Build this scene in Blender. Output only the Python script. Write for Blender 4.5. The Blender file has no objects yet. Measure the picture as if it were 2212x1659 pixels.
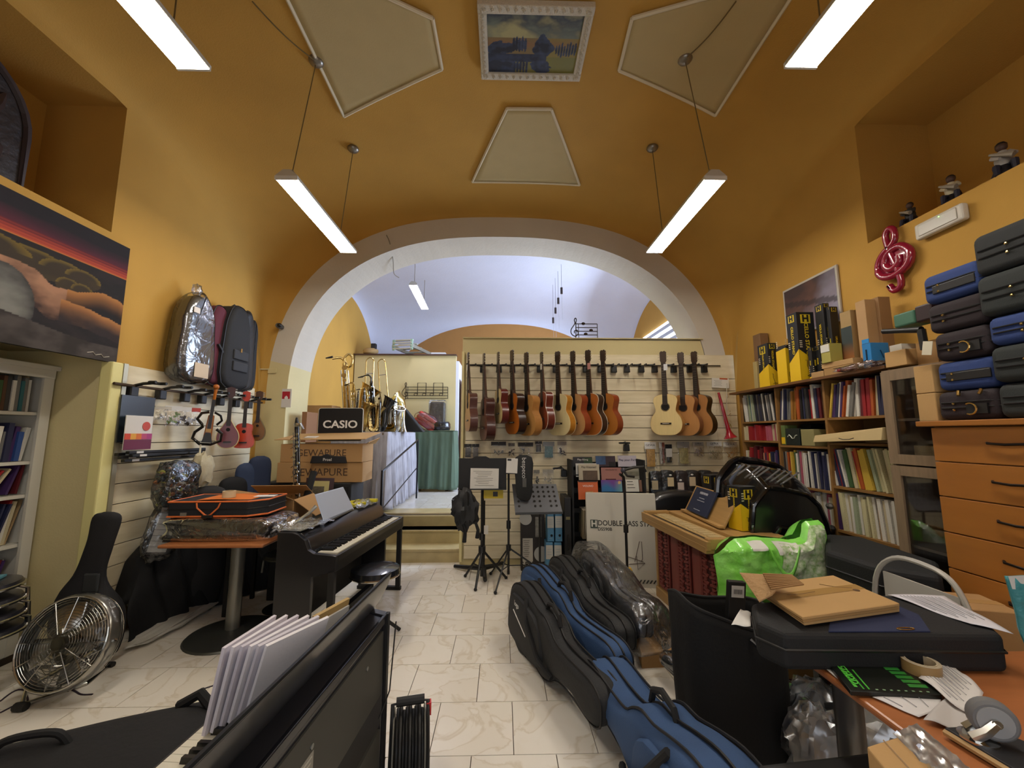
import bpy, math, random
from mathutils import Vector, Matrix, noise, Euler
random.seed(7)
sc = bpy.context.scene
C = sc.collection
PI = math.pi
R = math.radians
# -- camera
F_PX, CX, CY = 875.0, 1106.0, 829.5
PITCH, YAW, CAMH = R(7.07), R(1.364), 1.53
cam_d = bpy.data.cameras.new('camera')
cam = bpy.data.objects.new('camera', cam_d)
C.objects.link(cam)
cam_d.sensor_fit = 'HORIZONTAL'
cam_d.sensor_width = 36.0
cam_d.lens = 36.0 * F_PX / 2212.0
cam_d.clip_start = 0.05
cam.location = (0, 0, CAMH)
cam.rotation_euler = (PI / 2 + PITCH, 0, -YAW)
sc.camera = cam
# -- view + world
sc.view_settings.view_transform = 'Standard'
sc.view_settings.look = 'None'
sc.view_settings.gamma = 1.0
sc.view_settings.exposure = 1.5
sc.view_settings.use_curve_mapping = False
w = bpy.data.worlds.new('world')
sc.world = w
w.use_nodes = True
w.node_tree.nodes['Background'].inputs[0].default_value = (0.8, 0.85, 1, 1)
w.node_tree.nodes['Background'].inputs[1].default_value = 0.25
LAMP_E = 15.0          # fluorescent diffusers
WIN_E = 110.0          # daylight through the rear room window (W)
# daylight entering the rear room through its side window
def area(name, loc, rot, sx, sy, power, col):
    d = bpy.data.lights.new(name, 'AREA'); d.shape = 'RECTANGLE'; d.size = sx; d.size_y = sy
    d.energy = power; d.color = col
    o = bpy.data.objects.new(name, d); o.location = loc; o.rotation_euler = rot
    C.objects.link(o)
    return o
area('rear_window_daylight', (2.75, 7.4, 2.6), (0, R(70), 0), 2.4, 2.6, WIN_E, (0.62, 0.76, 1.0))
area('front_area_light', (0.3, -1.05, 1.5), (R(96), 0, 0), 3.2, 1.8, 12, (0.85, 0.92, 1.0))  # unseen cool area light behind the camera; the front wall stays closed

# -- pixel -> ray helpers (measured from the 2212x1659 frame)
_f = Vector((math.sin(YAW) * math.cos(PITCH), math.cos(YAW) * math.cos(PITCH), math.sin(PITCH)))
_r = Vector((math.cos(YAW), -math.sin(YAW), 0))
_u = _r.cross(_f)
O = Vector((0, 0, CAMH))
def ray(x, y): return _f + _r * ((x - CX) / F_PX) + _u * ((CY - y) / F_PX)
def onY(x, y, Y): d = ray(x, y); return O + d * (Y / d.y)
def onX(x, y, X): d = ray(x, y); return O + d * (X / d.x)
def onZ(x, y, z=0.0): d = ray(x, y); return O + d * ((z - CAMH) / d.z)

# -- materials
def lin(h):
    h = h.lstrip('#')
    out = []
    for i in (0, 2, 4):
        c = int(h[i:i + 2], 16) / 255
        out.append(c / 12.92 if c <= 0.04045 else ((c + 0.055) / 1.055) ** 2.4)
    return (*out, 1)
_mats = {}
def M(hexc, rough=0.6, metal=0.0, bump=0.0, bs=60.0, var=0.0, vs=6.0, hex2=None, emit=0, trans=0, alpha=1, coat=0, stretch=None, sheen=0, det=3, objc=False, bcoord='Object'):
    key = (hexc, rough, metal, bump, bs, var, vs, hex2, emit, trans, alpha, coat, stretch, sheen, det, objc)
    if key in _mats: return _mats[key]
    m = bpy.data.materials.new('mat_%d' % len(_mats)); m.use_nodes = True
    n = m.node_tree.nodes; l = m.node_tree.links
    b = n['Principled BSDF']
    b.inputs['Base Color'].default_value = lin(hexc)
    b.inputs['Roughness'].default_value = rough
    b.inputs['Metallic'].default_value = metal
    if coat: b.inputs['Coat Weight'].default_value = coat; b.inputs['Coat Roughness'].default_value = 0.06
    if sheen: b.inputs['Sheen Weight'].default_value = sheen; b.inputs['Sheen Roughness'].default_value = .5
    if trans: b.inputs['Transmission Weight'].default_value = trans; b.inputs['IOR'].default_value = 1.3
    if alpha < 1: b.inputs['Alpha'].default_value = alpha
    if emit: b.inputs['Emission Color'].default_value = lin(hexc); b.inputs['Emission Strength'].default_value = emit
    tc = n.new('ShaderNodeTexCoord')
    mp = n.new('ShaderNodeMapping'); l.new(tc.outputs['Object'], mp.inputs[0])
    if stretch: mp.inputs['Scale'].default_value = stretch
    base = None
    if objc:
        oi = n.new('ShaderNodeObjectInfo'); base = oi.outputs['Color']; l.new(base, b.inputs['Base Color'])
    if var:
        t = n.new('ShaderNodeTexNoise'); t.inputs['Scale'].default_value = vs; t.inputs['Detail'].default_value = det
        l.new(mp.outputs[0], t.inputs['Vector'])
        mr = n.new('ShaderNodeMapRange'); mr.inputs[1].default_value = .3; mr.inputs[2].default_value = .7
        l.new(t.outputs[0], mr.inputs[0])
        mx = n.new('ShaderNodeMix'); mx.data_type = 'RGBA'
        l.new(mr.outputs[0], mx.inputs[0])
        c = lin(hexc)
        if hex2: c2 = lin(hex2)
        else: c2 = tuple(max(0, x * (1 - var)) for x in c[:3]) + (1,)
        mx.inputs[6].default_value = c; mx.inputs[7].default_value = c2
        if objc:
            mx.blend_type = 'MULTIPLY'; l.new(base, mx.inputs[6]); mx.inputs[7].default_value = (1 - var,) * 3 + (1,)
        l.new(mx.outputs[2], b.inputs['Base Color'])
    if bump:
        t = n.new('ShaderNodeTexNoise'); t.inputs['Scale'].default_value = bs; t.inputs['Detail'].default_value = 4
        l.new(mp.outputs[0], t.inputs['Vector'])
        bp = n.new('ShaderNodeBump'); bp.inputs['Strength'].default_value = bump; bp.inputs['Distance'].default_value = 0.02
        l.new(t.outputs[0], bp.inputs['Height']); l.new(bp.outputs[0], b.inputs['Normal'])
    _mats[key] = m
    return m
def emis(hexc, s):
    k = ('E', hexc, s)
    if k in _mats: return _mats[k]
    m = bpy.data.materials.new('glow_%d' % len(_mats)); m.use_nodes = True
    n = m.node_tree.nodes; n.remove(n['Principled BSDF'])
    e = n.new('ShaderNodeEmission'); e.inputs[0].default_value = lin(hexc); e.inputs[1].default_value = s
    m.node_tree.links.new(e.outputs[0], n['Material Output'].inputs[0])
    _mats[k] = m; return m
def film(tint='#e9edf2', op=.12, rough=.2, bs=18, bump=.5):
    """thin clear plastic: mostly see-through, crinkled gloss"""
    k = ('F', tint, op, rough, bs, bump)
    if k in _mats: return _mats[k]
    m = bpy.data.materials.new('film_%d' % len(_mats)); m.use_nodes = True
    n = m.node_tree.nodes; l = m.node_tree.links
    n.remove(n['Principled BSDF'])
    b = n.new('ShaderNodeBsdfGlossy'); b.inputs['Color'].default_value = lin(tint); b.inputs['Roughness'].default_value = rough
    tr = n.new('ShaderNodeBsdfTransparent'); tr.inputs[0].default_value = (.97, .97, .97, 1)
    mix = n.new('ShaderNodeMixShader')
    tc = n.new('ShaderNodeTexCoord'); t = n.new('ShaderNodeTexNoise'); t.inputs['Scale'].default_value = bs; t.inputs['Detail'].default_value = 3
    t.inputs['Distortion'].default_value = 1.2
    l.new(tc.outputs['Object'], t.inputs['Vector'])
    bp = n.new('ShaderNodeBump'); bp.inputs['Strength'].default_value = bump; bp.inputs['Distance'].default_value = .03
    l.new(t.outputs[0], bp.inputs['Height']); l.new(bp.outputs[0], b.inputs['Normal'])
    fr = n.new('ShaderNodeFresnel'); fr.inputs[0].default_value = 1.28; l.new(bp.outputs[0], fr.inputs['Normal'])
    ad = n.new('ShaderNodeMath'); ad.operation = 'ADD'; ad.use_clamp = True; l.new(fr.outputs[0], ad.inputs[0]); ad.inputs[1].default_value = op
    l.new(ad.outputs[0], mix.inputs[0]); l.new(tr.outputs[0], mix.inputs[1]); l.new(b.outputs[0], mix.inputs[2])
    l.new(mix.outputs[0], n['Material Output'].inputs[0])
    _mats[k] = m; return m

# -- mesh builder
class MB:
    def __init__(s): s.v = []; s.f = []; s.m = []; s.T = Matrix.Identity(4); s.mi = 0
    def at(s, loc=(0, 0, 0), rot=(0, 0, 0)):
        s.T = Matrix.Translation(loc) @ Euler(rot).to_matrix().to_4x4(); return s
    def add(s, vs, fs, mi=None):
        o = len(s.v); T = s.T
        s.v += [tuple(T @ Vector(p)) for p in vs]
        s.f += [tuple(i + o for i in f) for f in fs]
        s.m += [s.mi if mi is None else mi] * len(fs); return s
    def box(s, c, d, mi=None, taper=1.0):
        x, y, z = c; a, b, h = d[0] / 2, d[1] / 2, d[2] / 2; t = taper
        vs = [(x - a, y - b, z - h), (x + a, y - b, z - h), (x + a, y + b, z - h), (x - a, y + b, z - h),
              (x - a * t, y - b * t, z + h), (x + a * t, y - b * t, z + h), (x + a * t, y + b * t, z + h), (x - a * t, y + b * t, z + h)]
        return s.add(vs, [(0, 3, 2, 1), (4, 5, 6, 7), (0, 1, 5, 4), (1, 2, 6, 5), (2, 3, 7, 6), (3, 0, 4, 7)], mi)
    def hexa(s, p8, mi=None):
        return s.add(p8, [(0, 3, 2, 1), (4, 5, 6, 7), (0, 1, 5, 4), (1, 2, 6, 5), (2, 3, 7, 6), (3, 0, 4, 7)], mi)
    def quad(s, p, mi=None): return s.add(p, [tuple(range(len(p)))], mi)
    def prism(s, poly, z0, z1, mi=None, plane='XY'):
        n = len(poly)
        def P(a, b, c): return {'XY': (a, b, c), 'XZ': (a, c, b), 'YZ': (c, a, b)}[plane]
        vs = [P(a, b, z0) for a, b in poly] + [P(a, b, z1) for a, b in poly]
        fs = [tuple(range(n))[::-1], tuple(range(n, 2 * n))] + [(i, (i + 1) % n, n + (i + 1) % n, n + i) for i in range(n)]
        return s.add(vs, fs, mi)
    def loft(s, rings, mi=None, caps=True, closed=True):
        n = len(rings[0]); vs = [p for r in rings for p in r]; fs = []
        for k in range(len(rings) - 1):
            for i in range(n if closed else n - 1):
                j = (i + 1) % n
                fs.append((k * n + i, k * n + j, (k + 1) * n + j, (k + 1) * n + i))
        if caps and closed: fs += [tuple(range(n))[::-1], tuple(range((len(rings) - 1) * n, len(rings) * n))]
        return s.add(vs, fs, mi)
    def tube(s, pts, r, n=8, mi=None, caps=True, closed=False):
        pts = [Vector(p) for p in pts]; rings = []; N = len(pts); up = None
        for i, p in enumerate(pts):
            if closed: t = pts[(i + 1) % N] - pts[i - 1]
            else: t = pts[min(i + 1, N - 1)] - pts[max(i - 1, 0)]
            if t.length < 1e-9: t = Vector((0, 0, 1))
            t.normalize()
            if up is None:
                up = Vector((0, 0, 1)) if abs(t.z) < .9 else Vector((1, 0, 0))
            a = up - t * up.dot(t)
            if a.length < 1e-6: a = t.orthogonal()
            a.normalize(); up = a; b = t.cross(a)
            rr = r[i] if isinstance(r, (list, tuple)) else r
            rings.append([p + (a * math.cos(q) + b * math.sin(q)) * rr for q in [2 * PI * k / n for k in range(n)]])
        if closed: rings.append(rings[0]); caps = False
        return s.loft(rings, mi, caps)
    def lathe(s, prof, n=20, c=(0, 0, 0), axis='Z', mi=None, caps=True):
        rings = []
        for r, z in prof:
            ring = []
            for k in range(n):
                q = 2 * PI * k / n; a, b = r * math.cos(q), r * math.sin(q)
                if axis == 'Z': p = (c[0] + a, c[1] + b, c[2] + z)
                elif axis == 'X': p = (c[0] + z, c[1] + a, c[2] + b)
                else: p = (c[0] + b, c[1] + z, c[2] + a)
                ring.append(p)
            rings.append(ring)
        return s.loft(rings, mi, caps)
    def ball(s, c, r, n=10, mi=None, sc=(1, 1, 1)):
        m = max(4, n // 2)
        prof = [(max(1e-4, math.sin(PI * i / m)) * r, -math.cos(PI * i / m) * r) for i in range(m + 1)]
        T = s.T; s.T = T @ Matrix.Translation(c) @ Matrix.Diagonal((*sc, 1)); s.lathe(prof, n, mi=mi); s.T = T; return s
    def grid(s, fn, nu, nv, mi=None, thick=0):
        vs = [fn(i / nu, j / nv) for j in range(nv + 1) for i in range(nu + 1)]
        fs = [(j * (nu + 1) + i, j * (nu + 1) + i + 1, (j + 1) * (nu + 1) + i + 1, (j + 1) * (nu + 1) + i) for j in range(nv) for i in range(nu)]
        return s.add(vs, fs, mi)
    def build(s, name, mat, parent=None, sm=0, bevel=0, solid=0, sub=0, ang=40, seg=2, color=None):
        me = bpy.data.meshes.new(name)
        me.from_pydata(s.v, [], s.f)
        mats = mat if isinstance(mat, (list, tuple)) else [mat]
        for m in mats: me.materials.append(m)
        if len(mats) > 1: me.polygons.foreach_set('material_index', [min(i, len(mats) - 1) for i in s.m])
        if sm:
            me.polygons.foreach_set('use_smooth', [True] * len(me.polygons))
            me.set_sharp_from_angle(angle=R(ang))
        me.update()
        o = bpy.data.objects.new(name, me); C.objects.link(o)
        if parent is not None: o.parent = parent
        if sub: md = o.modifiers.new('s', 'SUBSURF'); md.levels = sub; md.render_levels = sub
        if solid: md = o.modifiers.new('t', 'SOLIDIFY'); md.thickness = solid; md.offset = 0
        if bevel: md = o.modifiers.new('b', 'BEVEL'); md.width = bevel; md.segments = seg; md.limit_method = 'ANGLE'; md.angle_limit = R(35)
        if color: o.color = lin(color)
        return o
def tag(o, label=None, cat=None, group=None, kind=None):
    if label: o['label'] = label
    if cat: o['category'] = cat
    if group: o['group'] = group
    if kind: o['kind'] = kind
    return o
def thing(name, label, cat, loc=(0, 0, 0), rot=(0, 0, 0), group=None):
    o = bpy.data.objects.new(name, None); o.empty_display_size = .05; C.objects.link(o)
    o.location = loc
    o.rotation_euler = rot if isinstance(rot, (tuple, list, Euler)) else (0, 0, rot)
    return tag(o, label, cat, group)
def reroot(t):
    """children meshes were built in world coordinates; keep them there"""
    bpy.context.view_layer.update()
def W(t):
    """builder whose coordinates are world coordinates, for parts of thing t"""
    b = MB(); b.T = basis(t).inverted(); return b
def basis(t): return Matrix.Translation(t.location) @ t.rotation_euler.to_matrix().to_4x4()
def copy_tree(o, parent=None):
    c = o.copy(); C.objects.link(c)
    if parent: c.parent = parent
    for ch in list(o.children): copy_tree(ch, c)
    return c
_fc = {}
def text(name, s, size, mat, parent=None, loc=(0, 0, 0), rot=(PI / 2, 0, 0), depth=.0008, align='CENTER', bold=0, sx=1.0):
    cu = bpy.data.curves.new(name, 'FONT'); cu.body = s; cu.size = size; cu.extrude = depth; cu.align_x = align; cu.align_y = 'CENTER'
    cu.offset = bold; cu.resolution_u = 3
    tmp = bpy.data.objects.new('tmp', cu)
    C.objects.link(tmp)
    me = bpy.data.meshes.new_from_object(tmp.evaluated_get(bpy.context.evaluated_depsgraph_get()))
    bpy.data.objects.remove(tmp)
    me.materials.clear(); me.materials.append(mat)
    o = bpy.data.objects.new(name, me); C.objects.link(o); o.parent = parent; o.location = loc; o.rotation_euler = rot; o.scale = (sx, 1, 1)
    return o
def arc(c, r, a0, a1, n, plane='XZ', k=0.0):
    out = []
    for i in range(n + 1):
        a = R(a0 + (a1 - a0) * i / n); p, q = c[0] + r * math.cos(a), c[1] + r * math.sin(a)
        out.append({'XZ': (p, k, q), 'XY': (p, q, k), 'YZ': (k, p, q)}[plane])
    return out
def rrect(w, h, r, n=4):
    out = []
    for cx, cy, a in ((w / 2 - r, h / 2 - r, 0), (-w / 2 + r, h / 2 - r, 90), (-w / 2 + r, -h / 2 + r, 180), (w / 2 - r, -h / 2 + r, 270)):
        for i in range(n + 1):
            q = R(a + 90 * i / n); out.append((cx + r * math.cos(q), cy + r * math.sin(q)))
    return out
def smooth_poly(pts, n=6, closed=True):
    """Catmull-Rom through the points"""
    out = []; N = len(pts); L = N if closed else N - 1
    for i in range(L):
        p = [Vector(pts[(i + k) % N] if closed else pts[min(max(i + k, 0), N - 1)]) for k in (-1, 0, 1, 2)]
        for j in range(n):
            t = j / n
            out.append(tuple(.5 * ((2 * p[1]) + (p[2] - p[0]) * t + (2 * p[0] - 5 * p[1] + 4 * p[2] - p[3]) * t * t + (3 * p[1] - p[0] - 3 * p[2] + p[3]) * t ** 3)))
    if not closed: out.append(tuple(pts[-1]))
    return out
def pillow(mb, outline, t, r, k=3, mi=None, axis='Y', sag=0):
    """a padded slab: outline (a,b) extruded by t with round edges of radius r; axis = thickness axis"""
    n = len(outline)
    cx = sum(p[0] for p in outline) / n; cy = sum(p[1] for p in outline) / n
    nor = []
    for i in range(n):
        a, b = Vector(outline[i - 1]), Vector(outline[(i + 1) % n]); d = b - a
        nn = Vector((d.y, -d.x))
        if nn.length: nn.normalize()
        nor.append(nn)
    area2 = sum(outline[i][0] * outline[(i + 1) % n][1] - outline[(i + 1) % n][0] * outline[i][1] for i in range(n))
    sgn = -1 if area2 > 0 else 1
    rings = []
    def ring(inset, z):
        out = []
        for p, nn in zip(outline, nor):
            a, b = p[0] + sgn * nn.x * inset, p[1] + sgn * nn.y * inset
            out.append({'Y': (a, z, b), 'Z': (a, b, z), 'X': (z, a, b)}[axis])
        return out
    for i in range(k + 1):
        q = PI / 2 * i / k; rings.append(ring(r * (1 - math.sin(q)), -t / 2 + r * (1 - math.cos(q)) ))
    for i in range(k + 1):
        q = PI / 2 * (k - i) / k; rings.append(ring(r * (1 - math.sin(q)), t / 2 - r * (1 - math.cos(q))))
    return mb.loft(rings, mi)
def paint(mb_fn, name, parent, fn, nu, nv, colfn, rough=.5):
    """flat picture: a grid whose paint colours are stored per face corner; fn(u,v)->point, colfn(u,v)->hex or rgb"""
    vs = [fn(i / nu, j / nv) for j in range(nv + 1) for i in range(nu + 1)]
    fs = [(j * (nu + 1) + i, j * (nu + 1) + i + 1, (j + 1) * (nu + 1) + i + 1, (j + 1) * (nu + 1) + i) for j in range(nv) for i in range(nu)]
    me = bpy.data.meshes.new(name); me.from_pydata([tuple(v) for v in vs], [], fs)
    ca = me.color_attributes.new('paint', 'FLOAT_COLOR', 'POINT')
    dat = []
    for j in range(nv + 1):
        for i in range(nu + 1):
            c = colfn(i / nu, j / nv)
            if isinstance(c, str): c = lin(c)[:3]
            dat += [c[0], c[1], c[2], 1]
    ca.data.foreach_set('color', dat)
    k = ('P', rough)
    if k not in _mats:
        m = bpy.data.materials.new('painted'); m.use_nodes = True
        a = m.node_tree.nodes.new('ShaderNodeVertexColor'); a.layer_name = 'paint'
        b = m.node_tree.nodes['Principled BSDF']; b.inputs['Roughness'].default_value = rough
        m.node_tree.links.new(a.outputs[0], b.inputs['Base Color']); _mats[k] = m
    me.materials.append(_mats[k])
    o = bpy.data.objects.new(name, me); C.objects.link(o)
    if parent: o.parent = parent
    return o
def mixh(a, b, t):
    t = max(0, min(1, t)); A = lin(a) if isinstance(a, str) else a; B = lin(b) if isinstance(b, str) else b
    return tuple(A[i] * (1 - t) + B[i] * t for i in range(3))
ORD = 'first second third fourth fifth sixth seventh eighth ninth tenth eleventh twelfth thirteenth fourteenth fifteenth sixteenth seventeenth eighteenth nineteenth twentieth twenty-first twenty-second twenty-third twenty-fourth twenty-fifth twenty-sixth twenty-seventh twenty-eighth twenty-ninth thirtieth thirty-first thirty-second thirty-third thirty-fourth thirty-fifth thirty-sixth thirty-seventh thirty-eighth'.split()
# == ROOM
XL, XR, YB, YF = -2.97, 2.93, 5.0, -1.2
S0 = 1.9
OCHRE = M('#c09442', .85, bump=.12, bs=90, var=.10, vs=2.0)
CREAM = M('#d0c291', .8, bump=.08, bs=80, var=.05, vs=3)
WHITEP = M('#cbc3b4', .85, bump=.12, bs=30, var=.06, vs=3)
LILAC = M('#c9cad8', .85, bump=.1, bs=25, var=.04, vs=2)
XC, XH, YC, YH = (XL + XR) / 2, (XR - XL) / 2, 1.9, 3.1
def sup(t, n=2.5): return max(0.0, 1 - abs(t) ** n) ** (1 / n)
def vault(x, y):
    a = sup((x - XC) / XH); b = sup((y - YC) / YH)
    return S0 + 2.45 * a * (1 - b) + 2.25 * b * (1 - a) + 2.65 * a * b
def side_arc(y): return S0 + 2.25 * sup((y - YC) / YH)
def onV(px, py, off=0.0):
    d = ray(px, py); lo, hi = 0.1, 12.0
    f = lambda t: (O + d * t).z - vault(min(max((O + d * t).x, XL), XR), min(max((O + d * t).y, YF), YB))
    t = lo
    while f(t) < 0 and t < hi: t += .05
    lo, hi = t - .05, t
    for _ in range(30):
        m = (lo + hi) / 2
        if f(m) < 0: lo = m
        else: hi = m
    return O + d * (lo - off)
# vault
NU = 72
ux = [XC - XH * math.cos(PI * i / NU) for i in range(NU + 1)]
uy = [YC - YH * math.cos(PI * i / NU) for i in range(NU + 1)]
b = MB(); b.grid(lambda u, v: (ux[round(u * NU)], uy[round(v * NU)], vault(ux[round(u * NU)], uy[round(v * NU)])), NU, NU)
tag(b.build('ceiling', OCHRE, sm=1, ang=80), kind='structure')
# side walls with recesses
LZ0, LZ1 = 3.05, 4.10      # upper recess
def side_wall(name, X, jamb, low):
    b = MB(); ys = sorted(set([YF + .001] + [YF + i * (YB - YF) / 40 for i in range(1, 41)] + [.95, jamb, 3.08]))
    for y0, y1 in zip(ys, ys[1:]):
        ym = (y0 + y1) / 2; z0 = 2.15 if (low and ym < 3.08) else 0
        a0, a1 = side_arc(y0) + .02, side_arc(y1) + .02
        if .95 < ym < jamb:
            b.quad([(X, y0, z0), (X, y1, z0), (X, y1, LZ0), (X, y0, LZ0)])
            if min(a0, a1) > LZ1: b.quad([(X, y0, LZ1), (X, y1, LZ1), (X, y1, a1), (X, y0, a0)])
        else: b.quad([(X, y0, z0), (X, y1, z0), (X, y1, max(a1, z0)), (X, y0, max(a0, z0))])
    return b
sg = {}
for nm, X, jamb, low, s in (('wall_left', XL, 2.98, True, -1), ('wall_right', XR, 3.02, False, 1)):
    b = side_wall(nm, X, jamb, low)
    Xo = X + s * .62
    # upper recess box
    b.quad([(X, jamb, LZ0), (Xo, jamb, LZ0), (Xo, jamb, LZ1), (X, jamb, LZ1)])
    b.quad([(X, .95, LZ0), (Xo, .95, LZ0), (Xo, .95, LZ1), (X, .95, LZ1)])
    b.quad([(Xo, .95, LZ0), (Xo, jamb, LZ0), (Xo, jamb, LZ1), (Xo, .95, LZ1)])
    b.quad([(X, .95, LZ0), (X, jamb, LZ0), (Xo, jamb, LZ0), (Xo, .95, LZ0)])
    b.quad([(X, .95, LZ1), (X, jamb, LZ1), (Xo, jamb, LZ1), (Xo, .95, LZ1)])
    tag(b.build(nm, OCHRE), kind='structure')
# lower left recess (book case bay)
b = MB(); Xo = -3.72
b.quad([(XL, 3.08, 0), (Xo, 3.08, 0), (Xo, 3.08, 2.15), (XL, 3.08, 2.15)])
b.quad([(Xo, YF, 0), (Xo, 3.08, 0), (Xo, 3.08, 2.15), (Xo, YF, 2.15)])
b.quad([(XL, YF, 2.15), (XL, 3.08, 2.15), (Xo, 3.08, 2.15), (Xo, YF, 2.15)])
b.quad([(XL, YF, 0), (Xo, YF, 0), (Xo, YF, 2.15), (XL, YF, 2.15)])
tag(b.build('wall_recess', CREAM), kind='structure')
b = MB(); b.box((0, YF - .05, 2.4), (8.2, .1, 4.9)); tag(b.build('wall_front', OCHRE), kind='structure')
# arch wall
AX, AZ, AA, AB, AN = -.01, 1.9, 2.63, 2.18, 2.5
YB2 = 5.55
def arch_pt(q, a, bb, ax=AX):
    c, s = math.cos(q), math.sin(q)
    return ax + a * math.copysign(abs(c) ** (2 / AN), c), AZ + bb * abs(s) ** (2 / AN)
qs = [PI * i / 64 for i in range(65)]
b = MB(); PAINTZ = 2.42
def face(p, q):
    (x0, z0), (x1, z1), (x2, z2), (x3, z3) = p
    b.quad([(x0, YB, z0), (x1, YB, z1), (x2, YB, z2), (x3, YB, z3)], 1 if sum((z0, z1, z2, z3)) / 4 < PAINTZ else 0)
for q0, q1 in zip(qs, qs[1:]):
    i0, i1 = arch_pt(q0, AA, AB), arch_pt(q1, AA, AB)
    o0, o1 = arch_pt(q0, XH + .25, 2.75, XC), arch_pt(q1, XH + .25, 2.75, XC)
    m0, m1 = arch_pt(q0, AA + .25, AB + .28), arch_pt(q1, AA + .25, AB + .28)
    face([i0, i1, m1, m0], 0)
    b.quad([(x, YB - .001, z) for x, z in (m0, m1, o1, o0)], 2)
    b.quad([(i0[0], YB, i0[1]), (i1[0], YB, i1[1]), (i1[0], YB2, i1[1]), (i0[0], YB2, i0[1])], 1 if (i0[1] + i1[1]) / 2 < PAINTZ else 0)
    b.quad([(i0[0], YB2, i0[1]), (i1[0], YB2, i1[1]), (o1[0] * 1.3, YB2, o1[1] + .4), (o0[0] * 1.3, YB2, o0[1] + .4)], 0)
for s, xe in ((-1, XL - .02), (1, XR + .25)):
    xi = AX + s * AA
    b.quad([(xi, YB, 0), (xe, YB, 0), (xe, YB, AZ), (xi, YB, AZ)], 1)
    b.quad([(xi, YB, 0), (xi, YB2, 0), (xi, YB2, AZ), (xi, YB, AZ)], 1)
    b.quad([(xi, YB2, 0), (xe * 1.2, YB2, 0), (xe * 1.2, YB2, AZ), (xi, YB2, AZ)], 1)
tag(b.build('wall_back', [WHITEP, CREAM, OCHRE]), kind='structure')
# -- floor tiles
def tile_mat(name, c1, c2, c3):
    m = bpy.data.materials.new(name); m.use_nodes = True
    n = m.node_tree.nodes; l = m.node_tree.links; bs = n['Principled BSDF']
    tc = n.new('ShaderNodeTexCoord'); oi = n.new('ShaderNodeObjectInfo')
    vm = n.new('ShaderNodeVectorMath'); vm.operation = 'SCALE'; l.new(oi.outputs['Location'], vm.inputs[0]); vm.inputs['Scale'].default_value = 3.7
    va = n.new('ShaderNodeVectorMath'); va.operation = 'ADD'; l.new(tc.outputs['Object'], va.inputs[0]); l.new(vm.outputs[0], va.inputs[1])
    t = n.new('ShaderNodeTexNoise'); t.inputs['Scale'].default_value = 3.2; t.inputs['Detail'].default_value = 6; t.inputs['Distortion'].default_value = .9
    l.new(va.outputs[0], t.inputs['Vector'])
    r = n.new('ShaderNodeValToRGB'); l.new(t.outputs[0], r.inputs[0])
    e = r.color_ramp.elements; e[0].position = .3; e[0].color = lin(c1); e[1].position = .7; e[1].color = lin(c1)
    x = e.new(.47); x.color = lin(c1); x = e.new(.5); x.color = lin(c2); x = e.new(.53); x.color = lin(c3)
    x = r.color_ramp.elements.new(.62); x.color = lin(c3)
    l.new(r.outputs[0], bs.inputs['Base Color']); bs.inputs['Roughness'].default_value = .22
    return m
TILE = tile_mat('marble_tile', '#e6dfd1', '#dad0bd', '#e9e3d7')
fl = MB().box((0, (YF + YB) / 2, -.055), (8.4, YB - YF, .10)).build('floor', M('#6e6455', .8)); tag(fl, kind='structure')
TW, TD = .407, .3917
yj = onZ(1085, 1517).y          # one measured joint
base = MB().box((0, 0, -.003), (TW - .004, TD - .004, .006)).build('tile', TILE, fl)
me0 = base.data; first = True
x00 = onZ(1108, 1575).x
for r_ in range(-9, 9):
    y0 = yj - (r_ + 1) * TD            # row between y0 and y0+TD ; r_=0 is the row just nearer than the joint
    if y0 > YB - .05 or y0 + TD < .15: continue
    off = x00 + (TW / 2 if r_ % 2 else 0)
    for c_ in range(-11, 9):
        xm = off + (c_ + .5) * TW
        if xm < (-3.6 if y0 < 3.0 else -2.95) or xm > 2.85 or abs(xm) > 1.35 * (y0 + TD) + .5: continue
        if first: o = base; first = False
        else: o = bpy.data.objects.new('tile', me0); C.objects.link(o); o.parent = fl
        o.location = (xm, y0 + TD / 2, .004)
# -- steps and rear room
STONE = M('#bba878', .35, var=.18, vs=7, bump=.05)
RX0, RX1, RY1 = -3.1, 3.1, 10.0
t = MB()
b = MB(); b.box((-1.54, 5.1 + .18, .065), (2.18, .36, .13)); b.box((-1.54, 5.45 + .08, .225), (2.18, .30, .19)); b.box((-1.54, 5.62, .38), (2.18, .06, .14))
st = b.build('trim_1', STONE); tag(st, kind='structure')
for k, (y0, z) in enumerate(((5.1, .16), (5.38, .32), (5.66, .48))):
    MB().box((-1.54, y0 + .16, z - .016), (2.2, .34, .032)).build('tread', STONE, st, bevel=.006)
RF = tile_mat('rear_tile', '#cfc8ba', '#c4bcae', '#d4cec4')
rf = MB().box((0, (YB2 + RY1) / 2 + .05, .24), (6.6, RY1 - YB2 - .08, .46)).build('floor', M('#8a8172', .7)); tag(rf, kind='structure')
rb = MB().box((0, 0, .003), (.40, .40, .006)).build('tile', RF, rf); first = True
for i in range(9):
    for j in range(10):
        o = rb if first else bpy.data.objects.new('tile', rb.data)
        if not first: C.objects.link(o); o.parent = rf
        first = False; o.location = (-2.2 + i * .404, 5.87 + j * .404, .471)
R_C, R_H = (YB2 + RY1) / 2, (RY1 - YB2) / 2
def vault2(x, y):
    a = sup(x / 3.1, 2.3); bq = sup((y - R_C) / R_H, 2.3)
    return 1.7 + 2.6 * a * (1 - bq) + 2.65 * bq * (1 - a) + 3.0 * a * bq
b = MB(); N2 = 48
vx = [-3.1 * math.cos(PI * i / N2) for i in range(N2 + 1)]; vy = [R_C - R_H * math.cos(PI * i / N2) for i in range(N2 + 1)]
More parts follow.
